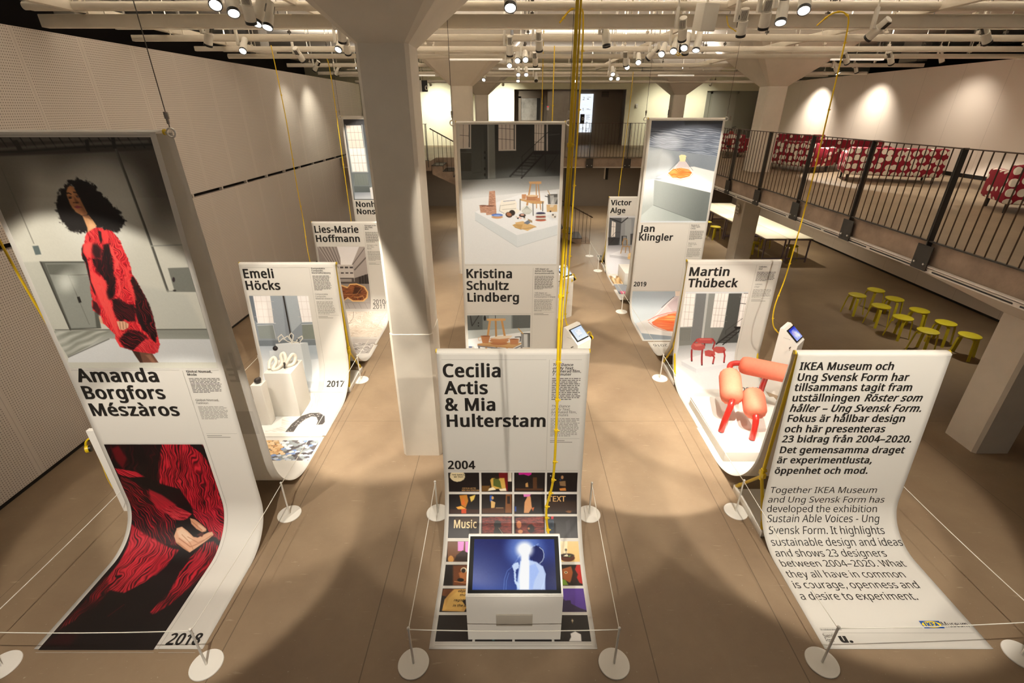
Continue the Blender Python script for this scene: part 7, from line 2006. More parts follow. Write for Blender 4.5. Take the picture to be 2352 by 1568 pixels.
# ---------------------------------------------------------------- gallery railings
def railing(root, p0, p1, posts, zb, zt, pitch=0.13, baluster_r=0.0075, n_max=98, plate=True):
    """flat-bar railing from p0 to p1 (xy); posts = distances along it"""
    p0 = Vector(p0); p1 = Vector(p1); L = (p1 - p0).length; d = (p1 - p0) / L; ang = math.atan2(d.y, d.x)
    def at(t, z): return (p0.x + d.x * t, p0.y + d.y * t, z)
    mb = MB(); mb.box(at(L / 2, zt), (L, 0.045, 0.012), (0, 0, ang)); part('top_rail', mb, M['rail_brown'], root)
    mb = MB(); mb.box(at(L / 2, zb), (L, 0.04, 0.012), (0, 0, ang)); part('bottom_rail', mb, M['steel_dark'], root)
    k = 0; t = pitch / 2
    while t < L and k < n_max:
        if min([abs(t - q) for q in posts] or [9]) > 0.03:
            mb = MB(); mb.cyl(at(t, zb), at(t, zt), baluster_r, 6); part('baluster', mb, M['rail_brown'], root); k += 1
        t += pitch
    for q in posts:
        mb = MB(); mb.box(at(q, (zb + zt) / 2 - 0.1), (0.012, 0.07, zt - zb + 0.22), (0, 0, ang)); mb.box(at(q + 0.03, (zb + zt) / 2), (0.012, 0.05, zt - zb), (0, 0, ang))
        po = part('post', mb, M['steel_dark'], root)
        if plate:
            nrm = Vector((-d.y, d.x)) * (1 if True else -1)
            mb = MB(); c = at(q, zb - 0.20); c = (c[0] - 0, c[1], c[2]); mb.box((c[0] + nrm.x * 0.03, c[1] + nrm.y * 0.03, c[2]), (0.24, 0.012, 0.30), (0, 0, ang)); part('mounting_plate', mb, M['steel_dark'], root)
            for sx in (-1, 1):
                mb = MB(); b = at(q + sx * 0.075, zb - 0.27); mb.cyl((b[0] + nrm.x * 0.034, b[1] + nrm.y * 0.034, b[2]), (b[0] + nrm.x * 0.05, b[1] + nrm.y * 0.05, b[2]), 0.013, 10); part('bolt', mb, M['bolt'], root)
r = thing('railing', 'long dark railing with rusty top along the right-hand gallery edge', 'railing', (5.2, 10.8, ZM))
r.location = (0, 0, 0)
railing(r, (5.17, 4.5), (5.17, 17.2), [5.83 - 4.5 + 1.5 * i for i in range(8)], ZM + 0.02, 3.80)
r = thing('railing', 'dark railing in front of the lift lobby on the far gallery', 'railing', (0, 0, 0))
railing(r, (5.17, 17.46), (-0.2, 17.46), [0.02, 1.2, 2.5, 3.9, 5.2], ZM + 0.02, 3.80, 0.11, 0.007)
r = thing('railing', 'railing at the stair head on the far left gallery, left of the second column', 'railing', (0, 0, 0))
railing(r, (-2.66, 16.28), (-4.6, 16.28), [0.03, 1.8], ZM + 0.02, 3.80, 0.11, 0.007, plate=False)

# concrete stair from the far gallery down to the floor
st = thing('staircase', 'concrete stair with dark railing coming down behind the pottery banner', 'staircase', (0, 0, 0))
n = 16; run = 5.35 / n; rise = ZM / n; x0 = -2.60
mb = MB()
poly = [(x0, 16.4, ZM - 0.02)]
for i in range(n):
    poly.append((x0 + i * run, 16.4, ZM - 0.02 - i * rise)); poly.append((x0 + (i + 1) * run, 16.4, ZM - 0.02 - i * rise)) if i else None
poly = []
for i in range(n):
    z = ZM - (i + 1) * rise
    if z < 0.01: z = 0.012
    poly += [(x0 + i * run, 16.4, z), (x0 + (i + 1) * run, 16.4, z)]
poly += [(x0 + n * run, 16.4, 0.0), (x0 + n * run - 0.5, 16.4, 0.0), (x0, 16.4, ZM - 0.42)]
mb.prism(poly, (0, 1.02, 0)); part('flight', mb, M['raw_concrete'], st)
for i in range(n - 1):
    z = ZM - (i + 1) * rise
    mb = MB(); mb.box((x0 + (i + 0.5) * run, 16.91, z + 0.012), (run + 0.04, 1.0, 0.024)); part('tread', mb, M['steel_dark'], st)
mb = MB(); mb.tube([(x0, 16.42, ZM + 0.95), (x0 + n * run - 0.1, 16.42, 0.95), (x0 + n * run, 16.42, 0.9)], 0.018, 8); part('handrail', mb, M['rail_brown'], st)
for i in range(40):
    x = x0 + 0.1 + i * 0.133; z = ZM - (x - x0) / run * rise
    mb = MB(); mb.cyl((x, 16.42, max(0.02, z - 0.1)), (x, 16.42, z + 0.94), 0.007, 6); part('baluster', mb, M['rail_brown'], st)

# ---------------------------------------------------------------- lift lobby at the rear
lift = link('door_1', None, None); lift['kind'] = 'structure'
yb = YB + 0.73
for i, (a, b) in enumerate(((1.72, 2.34), (2.345, 2.96))):
    mb = MB(); mb.span((a, yb - 0.03, ZM), (b, yb, 4.95)); struct('door_leaf', mb, M['steel'], lift)
mb = MB(); mb.span((1.62, yb - 0.06, ZM), (1.72, yb, 5.0)); mb.span((2.96, yb - 0.06, ZM), (3.06, yb, 5.0)); mb.span((1.62, yb - 0.06, 4.95), (3.06, yb, 5.0)); struct('door_frame', mb, M['steel'], lift)
mb = MB(); mb.span((1.60, yb - 0.075, 4.18), (1.70, yb - 0.06, 4.36)); o = struct('call_panel', mb, M['white_board'], lift)
M['red_lamp'] = mat('red_call_lamp', 'd0102a', 0.3, emit=1.2)
mb = MB(); mb.span((1.625, yb - 0.082, 4.30), (1.675, yb - 0.075, 4.35)); struct('call_lamp', mb, M['red_lamp'], lift)
gd = link('door_2', None, None); gd['kind'] = 'structure'
mb = MB(); mb.span((0.30, yb - 0.05, ZM), (0.42, yb, 4.75)); mb.span((1.30, yb - 0.05, ZM), (1.42, yb, 4.75)); mb.span((0.30, yb - 0.05, 4.68), (1.42, yb, 4.8)); mb.span((0.42, yb - 0.05, 3.72), (1.30, yb - 0.01, 3.77)); struct('door_frame', mb, mat('lobby_frame', '6a5d50', 0.6), gd)
mb = MB(); mb.span((0.42, yb - 0.005, ZM), (1.14, yb + 0.01, 4.68)); struct('concrete_panel', mb, mat('grey_shaft_concrete', '8f8a84', 0.8, var=0.35, scale=3), gd)
mb = MB(); mb.span((1.14, yb - 0.006, ZM), (1.30, yb + 0.01, 4.68)); struct('door_edge', mb, M['black'], gd)
vt = link('vent', None, None, (4.25, yb - 0.02, 4.82)); tag(vt, 'small dark vent grille high on the lobby wall right of the floor sign', 'vent')
mb = MB(); mb.span((-0.16, 0, -0.1), (0.16, 0.02, 0.12)); part('grille', mb, M['steel_dark'], vt)
for i in range(5): mb = MB(); mb.span((-0.15, -0.008, -0.09 + i * 0.04), (0.15, 0, -0.075 + i * 0.04)); part('slat', mb, M['taupe'], vt)
mb = MB(); mb.span((-0.06, -0.05, -0.09), (0.06, 0, 0.09), bev=0.02); o = part('wall_phone', mb, M['white_board'], None, (5.55, YB, 4.35)); tag(o, 'white wall telephone box on the cream lobby wall', 'telephone')
mb = MB(); mb.span((-0.05, -0.03, -0.06), (0.05, 0, 0.06), bev=0.01); part('receiver', mb, M['shade_white'], o, (0.01, -0.05, -0.01))

class Plane:
    """flat thing on a vertical wall facing -y: text in millimetres from its top left corner"""
    def __init__(s, w, h): s.w, s.h = w, h
    def P(s, u, t, off=0.0):
        u = np.asarray(u, float) / 1000; t = np.asarray(t, float) / 1000
        return np.stack([u - s.w / 2, np.zeros_like(u) - off, s.h / 2 - t], -1)
M['sign_glow'] = mat('sign_glow', (0.82, 0.90, 1.0), 0.5, emit=1.0)
sg = thing('floor_sign', 'lit white floor directory with levels 2, 1, 0 and -1 beside the lift', 'sign', (3.42, yb, 4.05))
mb = MB(); mb.span((-0.29, -0.06, -0.80), (0.29, 0, 0.80)); part('light_box', mb, M['sign_glow'], sg)
pl = Plane(0.58, 1.6)
def on_plane(pl, name, items, parent, ink, off): return lettering(pl, name, items, parent, ink, off)
on_plane(pl, 'level_number', [(95, 250, 120, '2', 0, 0, None), (95, 700, 120, '1', 0, 0, None), (70, 1500, 120, '-1', 20, 0, None)], sg, 'ink_mid', 0.063)
strips(pl, 'black_field', [(30, 830, 230, 1240)], sg, 'ink', 0.062)
on_plane(pl, 'level_number', [(95, 1090, 130, '0', 30, 0, None)], sg, 'white_board', 0.064)
strips(pl, 'small_print', [(300, 130, 480, 142), (300, 200, 380, 226), (300, 600, 420, 612), (300, 640, 500, 652), (300, 860, 480, 872), (300, 910, 450, 922), (300, 960, 490, 972), (300, 1010, 440, 1022), (300, 1060, 480, 1072), (300, 1160, 390, 1186), (300, 1420, 470, 1432), (300, 1470, 450, 1482), (300, 1520, 390, 1546)], sg, 'ink_light', 0.062)
hs = thing('hanging_sign', 'black and white hanging sign with a white 0, above the far left gallery', 'sign', (-3.0, 17.0, 4.87))
mb = MB(); mb.span((-0.75, -0.02, -0.16), (0.34, 0.02, 0.16)); part('sign_board', mb, M['white_board'], hs)
mb = MB(); mb.span((0.16, -0.024, -0.16), (0.34, 0.024, 0.16)); part('black_end', mb, M['black'], hs)
for x in (-0.6, 0.2): mb = MB(); mb.cyl((x, 0, 0.16), (x, 0, ZC - 4.87), 0.006, 6); part('hanger', mb, M['wire'], hs)
pl = Plane(1.09, 0.32)
class Off(Plane):
    def P(s, u, t, off=0.0): return Plane.P(s, u, t, off) + np.array([-0.205, -0.02, 0])
pl2 = Off(1.09, 0.32)
on_plane(pl2, 'level_number', [(1000, 270, 120, '0', 20, 0, None)], hs, 'white_board', 0.008)
strips(pl2, 'small_print', [(500 + 20 * (i % 2), 60 + 40 * i, 760 - 60 * (i % 3), 68 + 40 * i) for i in range(5)] + [(560, 270, 640, 300)], hs, 'ink_light', 0.004)
mb = MB(); mb.box((0, 0, 0), (0.03, 0.14, 0.42)); hs2 = thing('hanging_sign', 'narrow half black half white sign sticking out under the far gallery', 'sign', (3.55, 19.2, 2.02))
part('white_half', mb, M['white_board'], hs2); mb = MB(); mb.box((0.07, -0.02, -0.02), (0.10, 0.10, 0.42)); part('black_half', mb, M['black'], hs2)
mb = MB(); mb.cyl((0.02, 0, 0.2), (0.02, 0, 0.37), 0.01, 6); part('bracket', mb, M['wire'], hs2)
mb = MB(); mb.span((2.5, YB - 0.05, 0), (2.86, YB, 2.3)); dd = link('door_3', None); dd['kind'] = 'structure'; struct('door_leaf', mb, M['steel_dark'], dd)
d4 = link('door_4', None); d4['kind'] = 'structure'
mb = MB(); mb.span((9.05, YB + 0.44, ZM), (10.15, YB + 0.5, 4.85)); struct('door_leaf', mb, M['door_grey'], d4)
mb = MB(); mb.span((8.97, YB + 0.42, ZM), (9.05, YB + 0.5, 4.93)); mb.span((10.15, YB + 0.42, ZM), (10.23, YB + 0.5, 4.93)); mb.span((8.97, YB + 0.42, 4.85), (10.23, YB + 0.5, 4.93)); struct('door_frame', mb, M['lobby_grey'], d4)
mb = MB(); mb.span((9.98, YB + 0.40, 3.75), (10.05, YB + 0.44, 3.95)); struct('door_handle', mb, M['steel'], d4)

ex = thing('fire_extinguisher', 'red fire extinguisher with black hose hanging on the far right gallery wall', 'fire extinguisher', (9.0, 20.9, 3.08))
ex.location = (7.35, 17.4, 3.06)
mb = MB(); mb.lathe([(0, 0.0), (0.075, 0.0), (0.08, 0.02), (0.08, 0.42), (0.06, 0.48), (0.025, 0.51), (0, 0.51)], 20); part('cylinder', mb, M['extinguisher'], ex)
mb = MB(); mb.lathe([(0, 0.0), (0.081, 0.0), (0.081, 0.06), (0, 0.06)], 20); part('foot_ring', mb, M['black'], ex)
mb = MB(); mb.lathe([(0, 0.28), (0.0815, 0.28), (0.0815, 0.40), (0, 0.40)], 20); part('paper_label', mb, M['white_board'], ex)
mb = MB(); mb.cyl((0, 0, 0.5), (0, 0, 0.57), 0.022, 10); mb.box((0.05, 0, 0.58), (0.14, 0.03, 0.02)); mb.box((0.05, 0, 0.62), (0.13, 0.03, 0.015), (0, -0.25, 0)); part('valve', mb, M['black'], ex)
mb = MB(); mb.tube(bez([(-0.02, 0, 0.55), (-0.12, 0, 0.52), (-0.15, 0, 0.3), (-0.11, 0, 0.06)]), 0.012, 8); part('hose', mb, M['black'], ex)
mb = MB(); mb.cyl((0, 0, -0.34), (0, 0, 0.0), 0.03, 10); mb.lathe([(0, -0.34), (0.16, -0.34), (0.16, -0.32), (0, -0.32)], 20); part('floor_stand', mb, M['steel_dark'], ex)

# ---------------------------------------------------------------- dotted sofas on the gallery
def sofa(x, y, rz, label, ln=1.86, cushion=False):
    s = thing('sofa', label, 'sofa', (x, y, ZM), R(rz), 'red sofas with off-white dots')
    d = 0.86
    mb = MB(); mb.box((0, 0.02, 0.27), (ln - 0.3, d - 0.08, 0.28), bev=0.05); part('seat', mb, M['polka'], s)
    mb = MB(); mb.box((0, -d / 2 + 0.11, 0.43), (ln, 0.22, 0.58), bev=0.06); part('backrest', mb, M['polka'], s)
    for sx in (-1, 1):
        mb = MB(); mb.box((sx * (ln / 2 - 0.09), 0.03, 0.38), (0.18, d - 0.06, 0.46), bev=0.06); part('armrest', mb, M['polka'], s)
        for sy in (-1, 1):
            mb = MB(); mb.cyl((sx * (ln / 2 - 0.12), sy * (d / 2 - 0.1), 0.0), (sx * (ln / 2 - 0.12), sy * (d / 2 - 0.1), 0.14), 0.022, 10, 0.028); part('leg', mb, M['steel_dark'], s)
    for sx in (-1, 1):
        mb = MB(); mb.box((sx * (ln - 0.36) / 4, 0.08, 0.45), ((ln - 0.38) / 2, d - 0.3, 0.12), bev=0.045); part('seat_cushion', mb, M['polka'], s)
    return s
sofa(8.66, 11.62, -22.7, 'red sofa with off-white dots seen from behind, longest one in the middle of the gallery')
sofa(7.75, 13.9, -68, 'red dotted sofa seen from behind left of the thin yellow cable, nearest the gallery column', 1.7)
sofa(9.3, 14.2, 163, 'red dotted sofa facing the viewer behind the middle gallery sofa', 1.86)
sofa(9.75, 17.7, 150, 'red dotted sofa farthest back by the gallery wall, only its top showing', 1.7)
sofa(7.98, 18.5, -75, 'sliver of a red dotted sofa just left of the large gallery column', 1.7)
sofa(8.72, 7.72, -22.7, 'red dotted sofa cut off by the right edge of the picture')

# ---------------------------------------------------------------- tables and stools under the gallery
def table(x0, x1, y0, y1, label):
    t = thing('table', label, 'table', ((x0 + x1) / 2, (y0 + y1) / 2, 0), 0, 'long tables under the gallery')
    w, l = (x1 - x0) / 2, (y1 - y0) / 2
    mb = MB(); mb.span((-w, -l, 0.725), (w, l, 0.75), bev=0.004); part('table_top', mb, M['wood_white'], t)
    mb = MB()
    for sx in (-1, 1): mb.span((sx * (w - 0.05) - 0.015, -l + 0.04, 0.68), (sx * (w - 0.05) + 0.015, l - 0.04, 0.725))
    for sy in (-1, 1): mb.span((-w + 0.04, sy * (l - 0.06) - 0.015, 0.68), (w - 0.04, sy * (l - 0.06) + 0.015, 0.725))
    part('frame', mb, M['mauve'], t)
    for sx in (-1, 1):
        for sy in (-1, 1):
            mb = MB(); mb.box((sx * (w - 0.05), sy * (l - 0.06), 0.34), (0.035, 0.035, 0.68)); part('leg', mb, M['mauve'], t)
    for sy in (-1, 1): mb = MB(); mb.box((0, sy * (l - 0.06), 0.12), (2 * w - 0.1, 0.03, 0.04)); part('stretcher', mb, M['mauve'], t)
table(7.57, 8.27, 14.1, 17.05, 'long white-topped table under the gallery, front left one of four')
table(8.28, 9.0, 14.1, 17.05, 'long white-topped table under the gallery, front right one of four')
table(7.57, 8.27, 17.07, 20.1, 'long white-topped table under the gallery, rear left one of four')
table(8.28, 9.0, 17.07, 20.1, 'long white-topped table under the gallery, rear right one of four')
def make_stool():
    s = thing('stool', 'x', 'stool', (0, 0, 0), 0, 'yellow bentwood stools')
    mb = MB(); mb.lathe([(0.0, 0.424), (0.165, 0.424), (0.174, 0.430), (0.176, 0.438), (0.174, 0.447), (0.166, 0.451), (0.0, 0.451)], 36); part('seat', mb, M['stool_yellow'], s)
    for k in range(4):
        a = PI / 4 + k * PI / 2
        path = [(0.04, 0.414), (0.12, 0.414), (0.150, 0.410), (0.168, 0.395), (0.178, 0.365), (0.222, 0.0)]
        inner = [(0.208, 0.0), (0.160, 0.362), (0.152, 0.384), (0.142, 0.392), (0.12, 0.398), (0.04, 0.398)]
        mb = MB(); mb.prism([(r_, -0.024, z) for r_, z in path + inner], (0, 0.048, 0))
        M3 = Matrix.Rotation(a, 3, 'Z'); mb.v = [tuple(M3 @ Vector(p)) for p in mb.v]
        part('leg', mb, M['stool_yellow'], s)
    return s
proto = make_stool()
ST = [(7.80, 10.12, 20, 'yellow stool in the free-standing group, left row, farthest'), (8.45, 10.45, 5, 'yellow stool in the free-standing group, right row, farthest'), (8.47, 9.88, 30, 'yellow stool in the free-standing group, right row, second from the far end'),
      (7.87, 9.45, 12, 'yellow stool in the free-standing group, left row, second from the far end'), (8.50, 9.21, 40, 'yellow stool in the free-standing group, right row, third from the far end'), (7.88, 8.83, 15, 'yellow stool in the free-standing group, left row, third from the far end'),
      (8.52, 8.56, 25, 'yellow stool in the free-standing group, right row, second from the front'), (7.87, 8.18, 18, 'yellow stool in the free-standing group, left row, nearest'), (8.49, 7.98, 35, 'yellow stool in the free-standing group, nearest one by the white column'),
      (7.62, 14.85, 10, 'yellow stool half under the left side of the front table, right of the white column'), (8.62, 14.45, 20, 'yellow stool under the near end of the right table'), (8.5, 15.9, 0, 'yellow stool deep under the front right table'), (7.62, 15.7, 30, 'yellow stool half under the front left table, second from its near end'),
      (7.28, 17.1, 15, 'yellow stool beside the rear table, just left of the white column'), (7.28, 17.95, 25, 'yellow stool beside the rear table, second left of the white column'), (7.28, 18.8, 5, 'yellow stool beside the rear table, third left of the white column')]
for i, (x, y, rz, lb) in enumerate(ST):
    s = proto if i == 0 else copy_tree(proto)
    s.location = (x, y, 0); s.rotation_euler = (0, 0, R(rz)); s['label'] = lb
    if i > 8: s['group'] = 'yellow stools at the long tables'
    else: s['group'] = 'free-standing yellow stools'
nt = thing('notice', 'small notice with four icons on the white column beside the tables', 'notice', (6.232, 13.42, 1.72))
mb = MB(); mb.span((-0.006, -0.10, -0.15), (0, 0.10, 0.15)); part('notice_board', mb, M['shade_white'], nt)
mb = MB()
for a, b in ((-0.05, 0.08), (0.05, 0.08), (-0.05, -0.02), (0.05, -0.02), (-0.05, -0.10), (0.05, -0.10)): mb.span((-0.008, a - 0.028, b - 0.02), (-0.006, a + 0.028, b + 0.02))
part('icon', mb, M['ink_light'], nt)

# ---------------------------------------------------------------- exhibits on the banner floors
def plinth(x0, x1, y0, y1, h, label, z=0.008):
    mb = MB(); mb.span((-(x1 - x0) / 2, -(y1 - y0) / 2, 0), ((x1 - x0) / 2, (y1 - y0) / 2, h), bev=0.004)
    o = part('plinth', mb, M['white_board'], None, ((x0 + x1) / 2, (y0 + y1) / 2, z)); return tag(o, label, 'plinth')
plinth(-3.61, -3.215, 6.01, 6.43, 0.75, 'broad white plinth carrying the clay loops in front of the Emeli Höcks banner')
plinth(-3.715, -3.56, 5.79, 5.945, 0.675, 'slim white plinth carrying a dark ball in front of the Emeli Höcks banner')
cl = thing('clay_sculpture', 'looping white clay coil sculpture on the broad white plinth', 'sculpture', (-3.41, 6.22, 0.758))
P = [(-0.15, -0.12, 0.02), (-0.17, -0.03, 0.09), (-0.12, 0.02, 0.14), (-0.08, -0.02, 0.08), (-0.10, -0.12, 0.02), (-0.04, -0.10, 0.02), (0.0, -0.02, 0.06), (-0.02, 0.04, 0.16), (0.02, 0.06, 0.19), (0.05, 0.02, 0.12), (0.04, -0.03, 0.03), (0.09, 0.0, 0.10), (0.13, 0.08, 0.16), (0.16, 0.10, 0.11), (0.14, 0.04, 0.03), (0.07, -0.02, 0.02), (0.02, 0.05, 0.02)]
mb = MB(); mb.tube(bez(P, 120), 0.025, 12); part('coil', mb, M['clay'], cl)
mb = MB(); mb.tube(bez([(0.05, -0.07, 0.015), (0.06, -0.07, 0.07), (0.05, -0.05, 0.09)], 12), 0.014, 10); part('dark_end', mb, M['dark_stone'], cl)
mb = MB(); mb.sphere((0, 0, 0.042), (0.048, 0.048, 0.042), 16, 10)
for k in range(9): a = k * 0.7; mb.sphere((0.034 * math.cos(a), 0.034 * math.sin(a), 0.045 + 0.02 * math.sin(k)), 0.016, 8, 6)
o = part('dark_ball', mb, M['dark_stone'], None, (-3.635, 5.87, 0.684)); tag(o, 'knobbly dark ball on the slim white plinth', 'sculpture')

M['plinth_step'] = mat('grey_plinth_edge', 'd4cfc6', 0.6)
plinth(2.80, 4.10, 4.98, 6.33, 0.15, 'low white plinth under the red tube chair')
ch = thing('tube_chair', 'red armchair of glossy bent tubes with puffy coral sleeves on a low white plinth', 'chair', (3.4, 5.75, 0.158))
def cpt(p): return (p[0] - 3.4, p[1] - 5.75, p[2] - 0.158)
def ctube(name, pts, r, m, n=20, k=40):
    mb = MB(); q = bez([cpt(p) for p in pts], k); mb.tube(q, r, n); return part(name, mb, m, ch, ang=60)
def puff(a, b, r, nm='arm_cushion', sag=0.0):
    a = Vector(cpt(a)); b = Vector(cpt(b)); d = b - a; L = d.length; n = 26; mb = MB(); pts = []; rr = []
    for i in range(n + 1):
        t = i / n; e = min(t, 1 - t) * L
        k = r * (0.42 + 0.58 * math.sqrt(max(0, 1 - max(0, 1 - e / (r * 0.85)) ** 2)))
        pts.append(a + d * t); rr.append(k)
    mb.tube(pts, rr, 32)
    # gathered pleats at the two ends
    N = 32; vs = []
    for i, p in enumerate(mb.v):
        ring = i // N; j = i % N; t = ring / n; e = min(t, 1 - t) * L
        amp = 0.010 * max(0, 1 - e / (r * 0.7))
        c = pts[min(ring, n)]
        v = Vector(p) - c
        vs.append(tuple(c + v * (1 + (amp / max(r, .01)) * (1 if j % 2 else -1))))
    mb.v = vs
    return part(nm, mb, M['coral'], ch, ang=75)
TR = 0.042
ctube('front_leg', [(2.92, 5.43, 0.165), (2.95, 5.45, 0.36), (3.02, 5.52, 0.53), (3.09, 5.66, 0.61), (3.14, 5.86, 0.67)], TR, M['red_tube'])
ctube('arm_tube', [(3.14, 5.86, 0.67), (3.19, 6.08, 0.74), (3.25, 6.20, 0.80), (3.36, 6.19, 0.83), (3.45, 6.14, 0.82)], TR, M['red_tube'])
puff((3.055, 5.58, 0.56), (3.20, 6.10, 0.735), 0.150)
puff((3.36, 6.18, 0.82), (4.03, 5.88, 0.80), 0.132, 'back_cushion')
ctube('front_leg', [(3.27, 5.25, 0.165), (3.28, 5.27, 0.30), (3.30, 5.33, 0.44), (3.34, 5.50, 0.53), (3.39, 5.66, 0.58)], TR, M['red_tube'])
puff((3.305, 5.36, 0.475), (3.41, 5.76, 0.61), 0.150, 'seat_cushion')
ctube('rear_leg', [(3.74, 6.06, 0.80), (3.74, 6.09, 0.6), (3.74, 6.11, 0.4), (3.74, 6.12, 0.165)], TR, M['red_tube'])
ctube('rear_leg', [(4.03, 5.88, 0.80), (4.08, 5.80, 0.76), (4.06, 5.72, 0.6), (4.04, 5.70, 0.165)], TR, M['red_tube'])
for x, y in ((2.92, 5.43), (3.27, 5.25), (3.74, 6.12), (4.04, 5.70)):
    mb = MB(); mb.cyl(cpt((x, y, 0.158)), cpt((x, y, 0.172)), 0.036, 16); part('foot', mb, M['black'], ch)
plinth(2.98, 3.9, 12.05, 12.9, 0.32, 'white plinth on the floor sheet of the Victor Alge banner')

# ---------------------------------------------------------------- monitor console on the film stills banner
mc = thing('monitor_console', 'white console with a slanted blue video screen on the film stills banner', 'video console', (0.02, 2.84, 0.008))
prof = [(-0.22, 0.0), (-0.22, 0.57), (0.215, 0.795), (0.24, 0.78), (0.24, 0.0)]
mb = MB(); mb.prism([(-0.405, y, z) for y, z in prof], (0.81, 0, 0)); part('console_body', mb, M['white_board'], mc, ang=20)
sl = math.atan2(0.225, 0.435); cy, cz = (-0.22 + 0.215) / 2, (0.57 + 0.795) / 2
nrm = Vector((0, -math.sin(sl), math.cos(sl)))
mb = MB(); c = Vector((0, cy, cz)) + nrm * 0.008; mb.box(c, (0.80, 0.475, 0.016), (sl, 0, 0), bev=0.003); part('console_top', mb, M['white_board'], mc)
mb = MB(); c = Vector((0, cy, cz)) + nrm * 0.020; mb.box(c, (0.775, 0.45, 0.008), (sl, 0, 0)); part('screen_bezel', mb, M['bezel'], mc)
SCREEN = """
g 182060|143f94 1 3 350,100,250,440 0,0,700,0,700,400,0,400
e 2c3f88 0.7 200 0 600,60,260,0,0,160
e 101c50 0.8 180 0 640,330,150,0,0,140
e 8fb4ff 0.55 130 0 440,80,150,0,0,130
e 141d58 1 16 14 545,130,62,0,0,75
l e8f4ff 0.9 6 5 570,68,598,90,606,120,604,150,590,178,568,196
p cfe0ff 0.9 14 0 400,180,470,170,540,185,590,220,610,280,606,400,370,400,375,330,385,260
p ffffff 1 24 0 415,90,470,90,478,200,480,400,395,400,392,300,405,200
p 9fb8f0 0.8 14 0 480,215,530,200,560,260,520,330,500,400,470,400
p d8e8ff 0.9 8 4 330,215,360,190,385,190,390,230,362,250,365,330,392,360,380,390,350,340,345,260
l c8dcff 0.8 6 8 590,222,612,280,600,340,575,395
l 7f9ce0 0.7 5 4 262,400,266,320,290,255,335,222
l 8fb0f0 0.6 5 3 280,398,284,330,305,270
l b0c8ff 0.5 6 4 330,220,440,90
l cfe0ff 0.5 8 6 440,95,380,150
l cfe0ff 0.5 8 6 440,95,560,40
e ffffff 1 60 0 440,85,70,0,0,62
e ffffff 1 20 0 440,85,44,0,0,42
"""
X, Y, lin = paint((0, 0, 700, 400), 4, '1c3a80', SCREEN, 1.0)
u = (X - 350) / 1000; t = (200 - Y) / 1000
pts = np.stack([u, cy + t * math.cos(sl) + nrm.y * 0.0252, cz + t * math.sin(sl) + nrm.z * 0.0252], -1)
link('screen', grid_mesh('screen', pts, lin * 1.0, M['screen']), mc)
mb = MB(); mb.span((-0.155, -0.232, 0.20), (0.155, -0.219, 0.345), bev=0.004); gp = part('speaker_grille', mb, mat('grille_grey', 'b8b0a2', 0.7), mc)
for x in (-0.33, 0.0, 0.33): mb = MB(); mb.box((x, -0.17, 0.0), (0.05, 0.06, 0.012)); part('foot', mb, M['black'], mc)

# ---------------------------------------------------------------- listening kiosks with tablets
def headphones(x, y, z, rz, label):
    h = thing('headphones', label, 'headphones', (x, y, z), rz)
    mb = MB(); mb.tube([(0.075 * math.cos(PI * i / 16), 0, 0.02 + 0.095 * math.sin(PI * i / 16)) for i in range(17)], 0.011, 8); part('headband', mb, M['yellow'], h)
    for s_ in (-1, 1):
        mb = MB(); mb.cyl((s_ * 0.058, 0, -0.01), (s_ * 0.088, 0, -0.01), 0.042, 20); part('ear_cup', mb, M['yellow'], h)
        mb = MB(); mb.cyl((s_ * 0.04, 0, -0.01), (s_ * 0.058, 0, -0.01), 0.038, 20); part('ear_pad', mb, M['black'], h)
    return h
def kiosk(x, y, rz, label, w=0.34, tablet=True):
    k = thing('kiosk', label, 'kiosk', (x, y, 0), R(rz), 'white listening kiosks')
    d = 0.30
    mb = MB(); mb.prism([(-w / 2, yy, z) for yy, z in ((-d / 2, 0), (-d / 2, 0.93), (d / 2 - 0.05, 1.14), (d / 2, 1.14), (d / 2, 0))], (w, 0, 0)); part('kiosk_body', mb, M['white_board'], k, ang=20)
    sl = math.atan2(0.21, d - 0.05); n_ = Vector((0, -math.sin(sl), math.cos(sl))); c0 = Vector((0, -0.025, 1.035))
    if tablet:
        mb = MB(); mb.box(c0 + n_ * 0.012, (0.29, 0.235, 0.02), (sl, 0, 0), bev=0.006); tb = part('tablet', mb, M['black'], k)
        X, Y, lin = paint((0, 0, 260, 200), 5, 'c8d8f4', TABLET[tablet], 1.0)
        u = (X - 130) / 1000; t = (100 - Y) / 1000
        pts = np.stack([c0.x + u, c0.y + n_.y * 0.0232 + t * math.cos(sl), c0.z + n_.z * 0.0232 + t * math.sin(sl)], -1)
        link('screen', grid_mesh('screen', pts, lin, M['screen']), tb)
    mb = MB()
    for i in range(5): mb.cyl((-w / 2 - 0.002, -0.02 + i * 0.02, 1.0), (-w / 2 + 0.002, -0.02 + i * 0.02, 1.0), 0.004, 6)
    part('speaker_hole', mb, M['black'], k)
    mb = MB(); mb.cyl((-w / 2, -0.06, 0.88), (-w / 2 - 0.05, -0.06, 0.88), 0.008, 8); part('hook', mb, M['wire'], k)
    return k
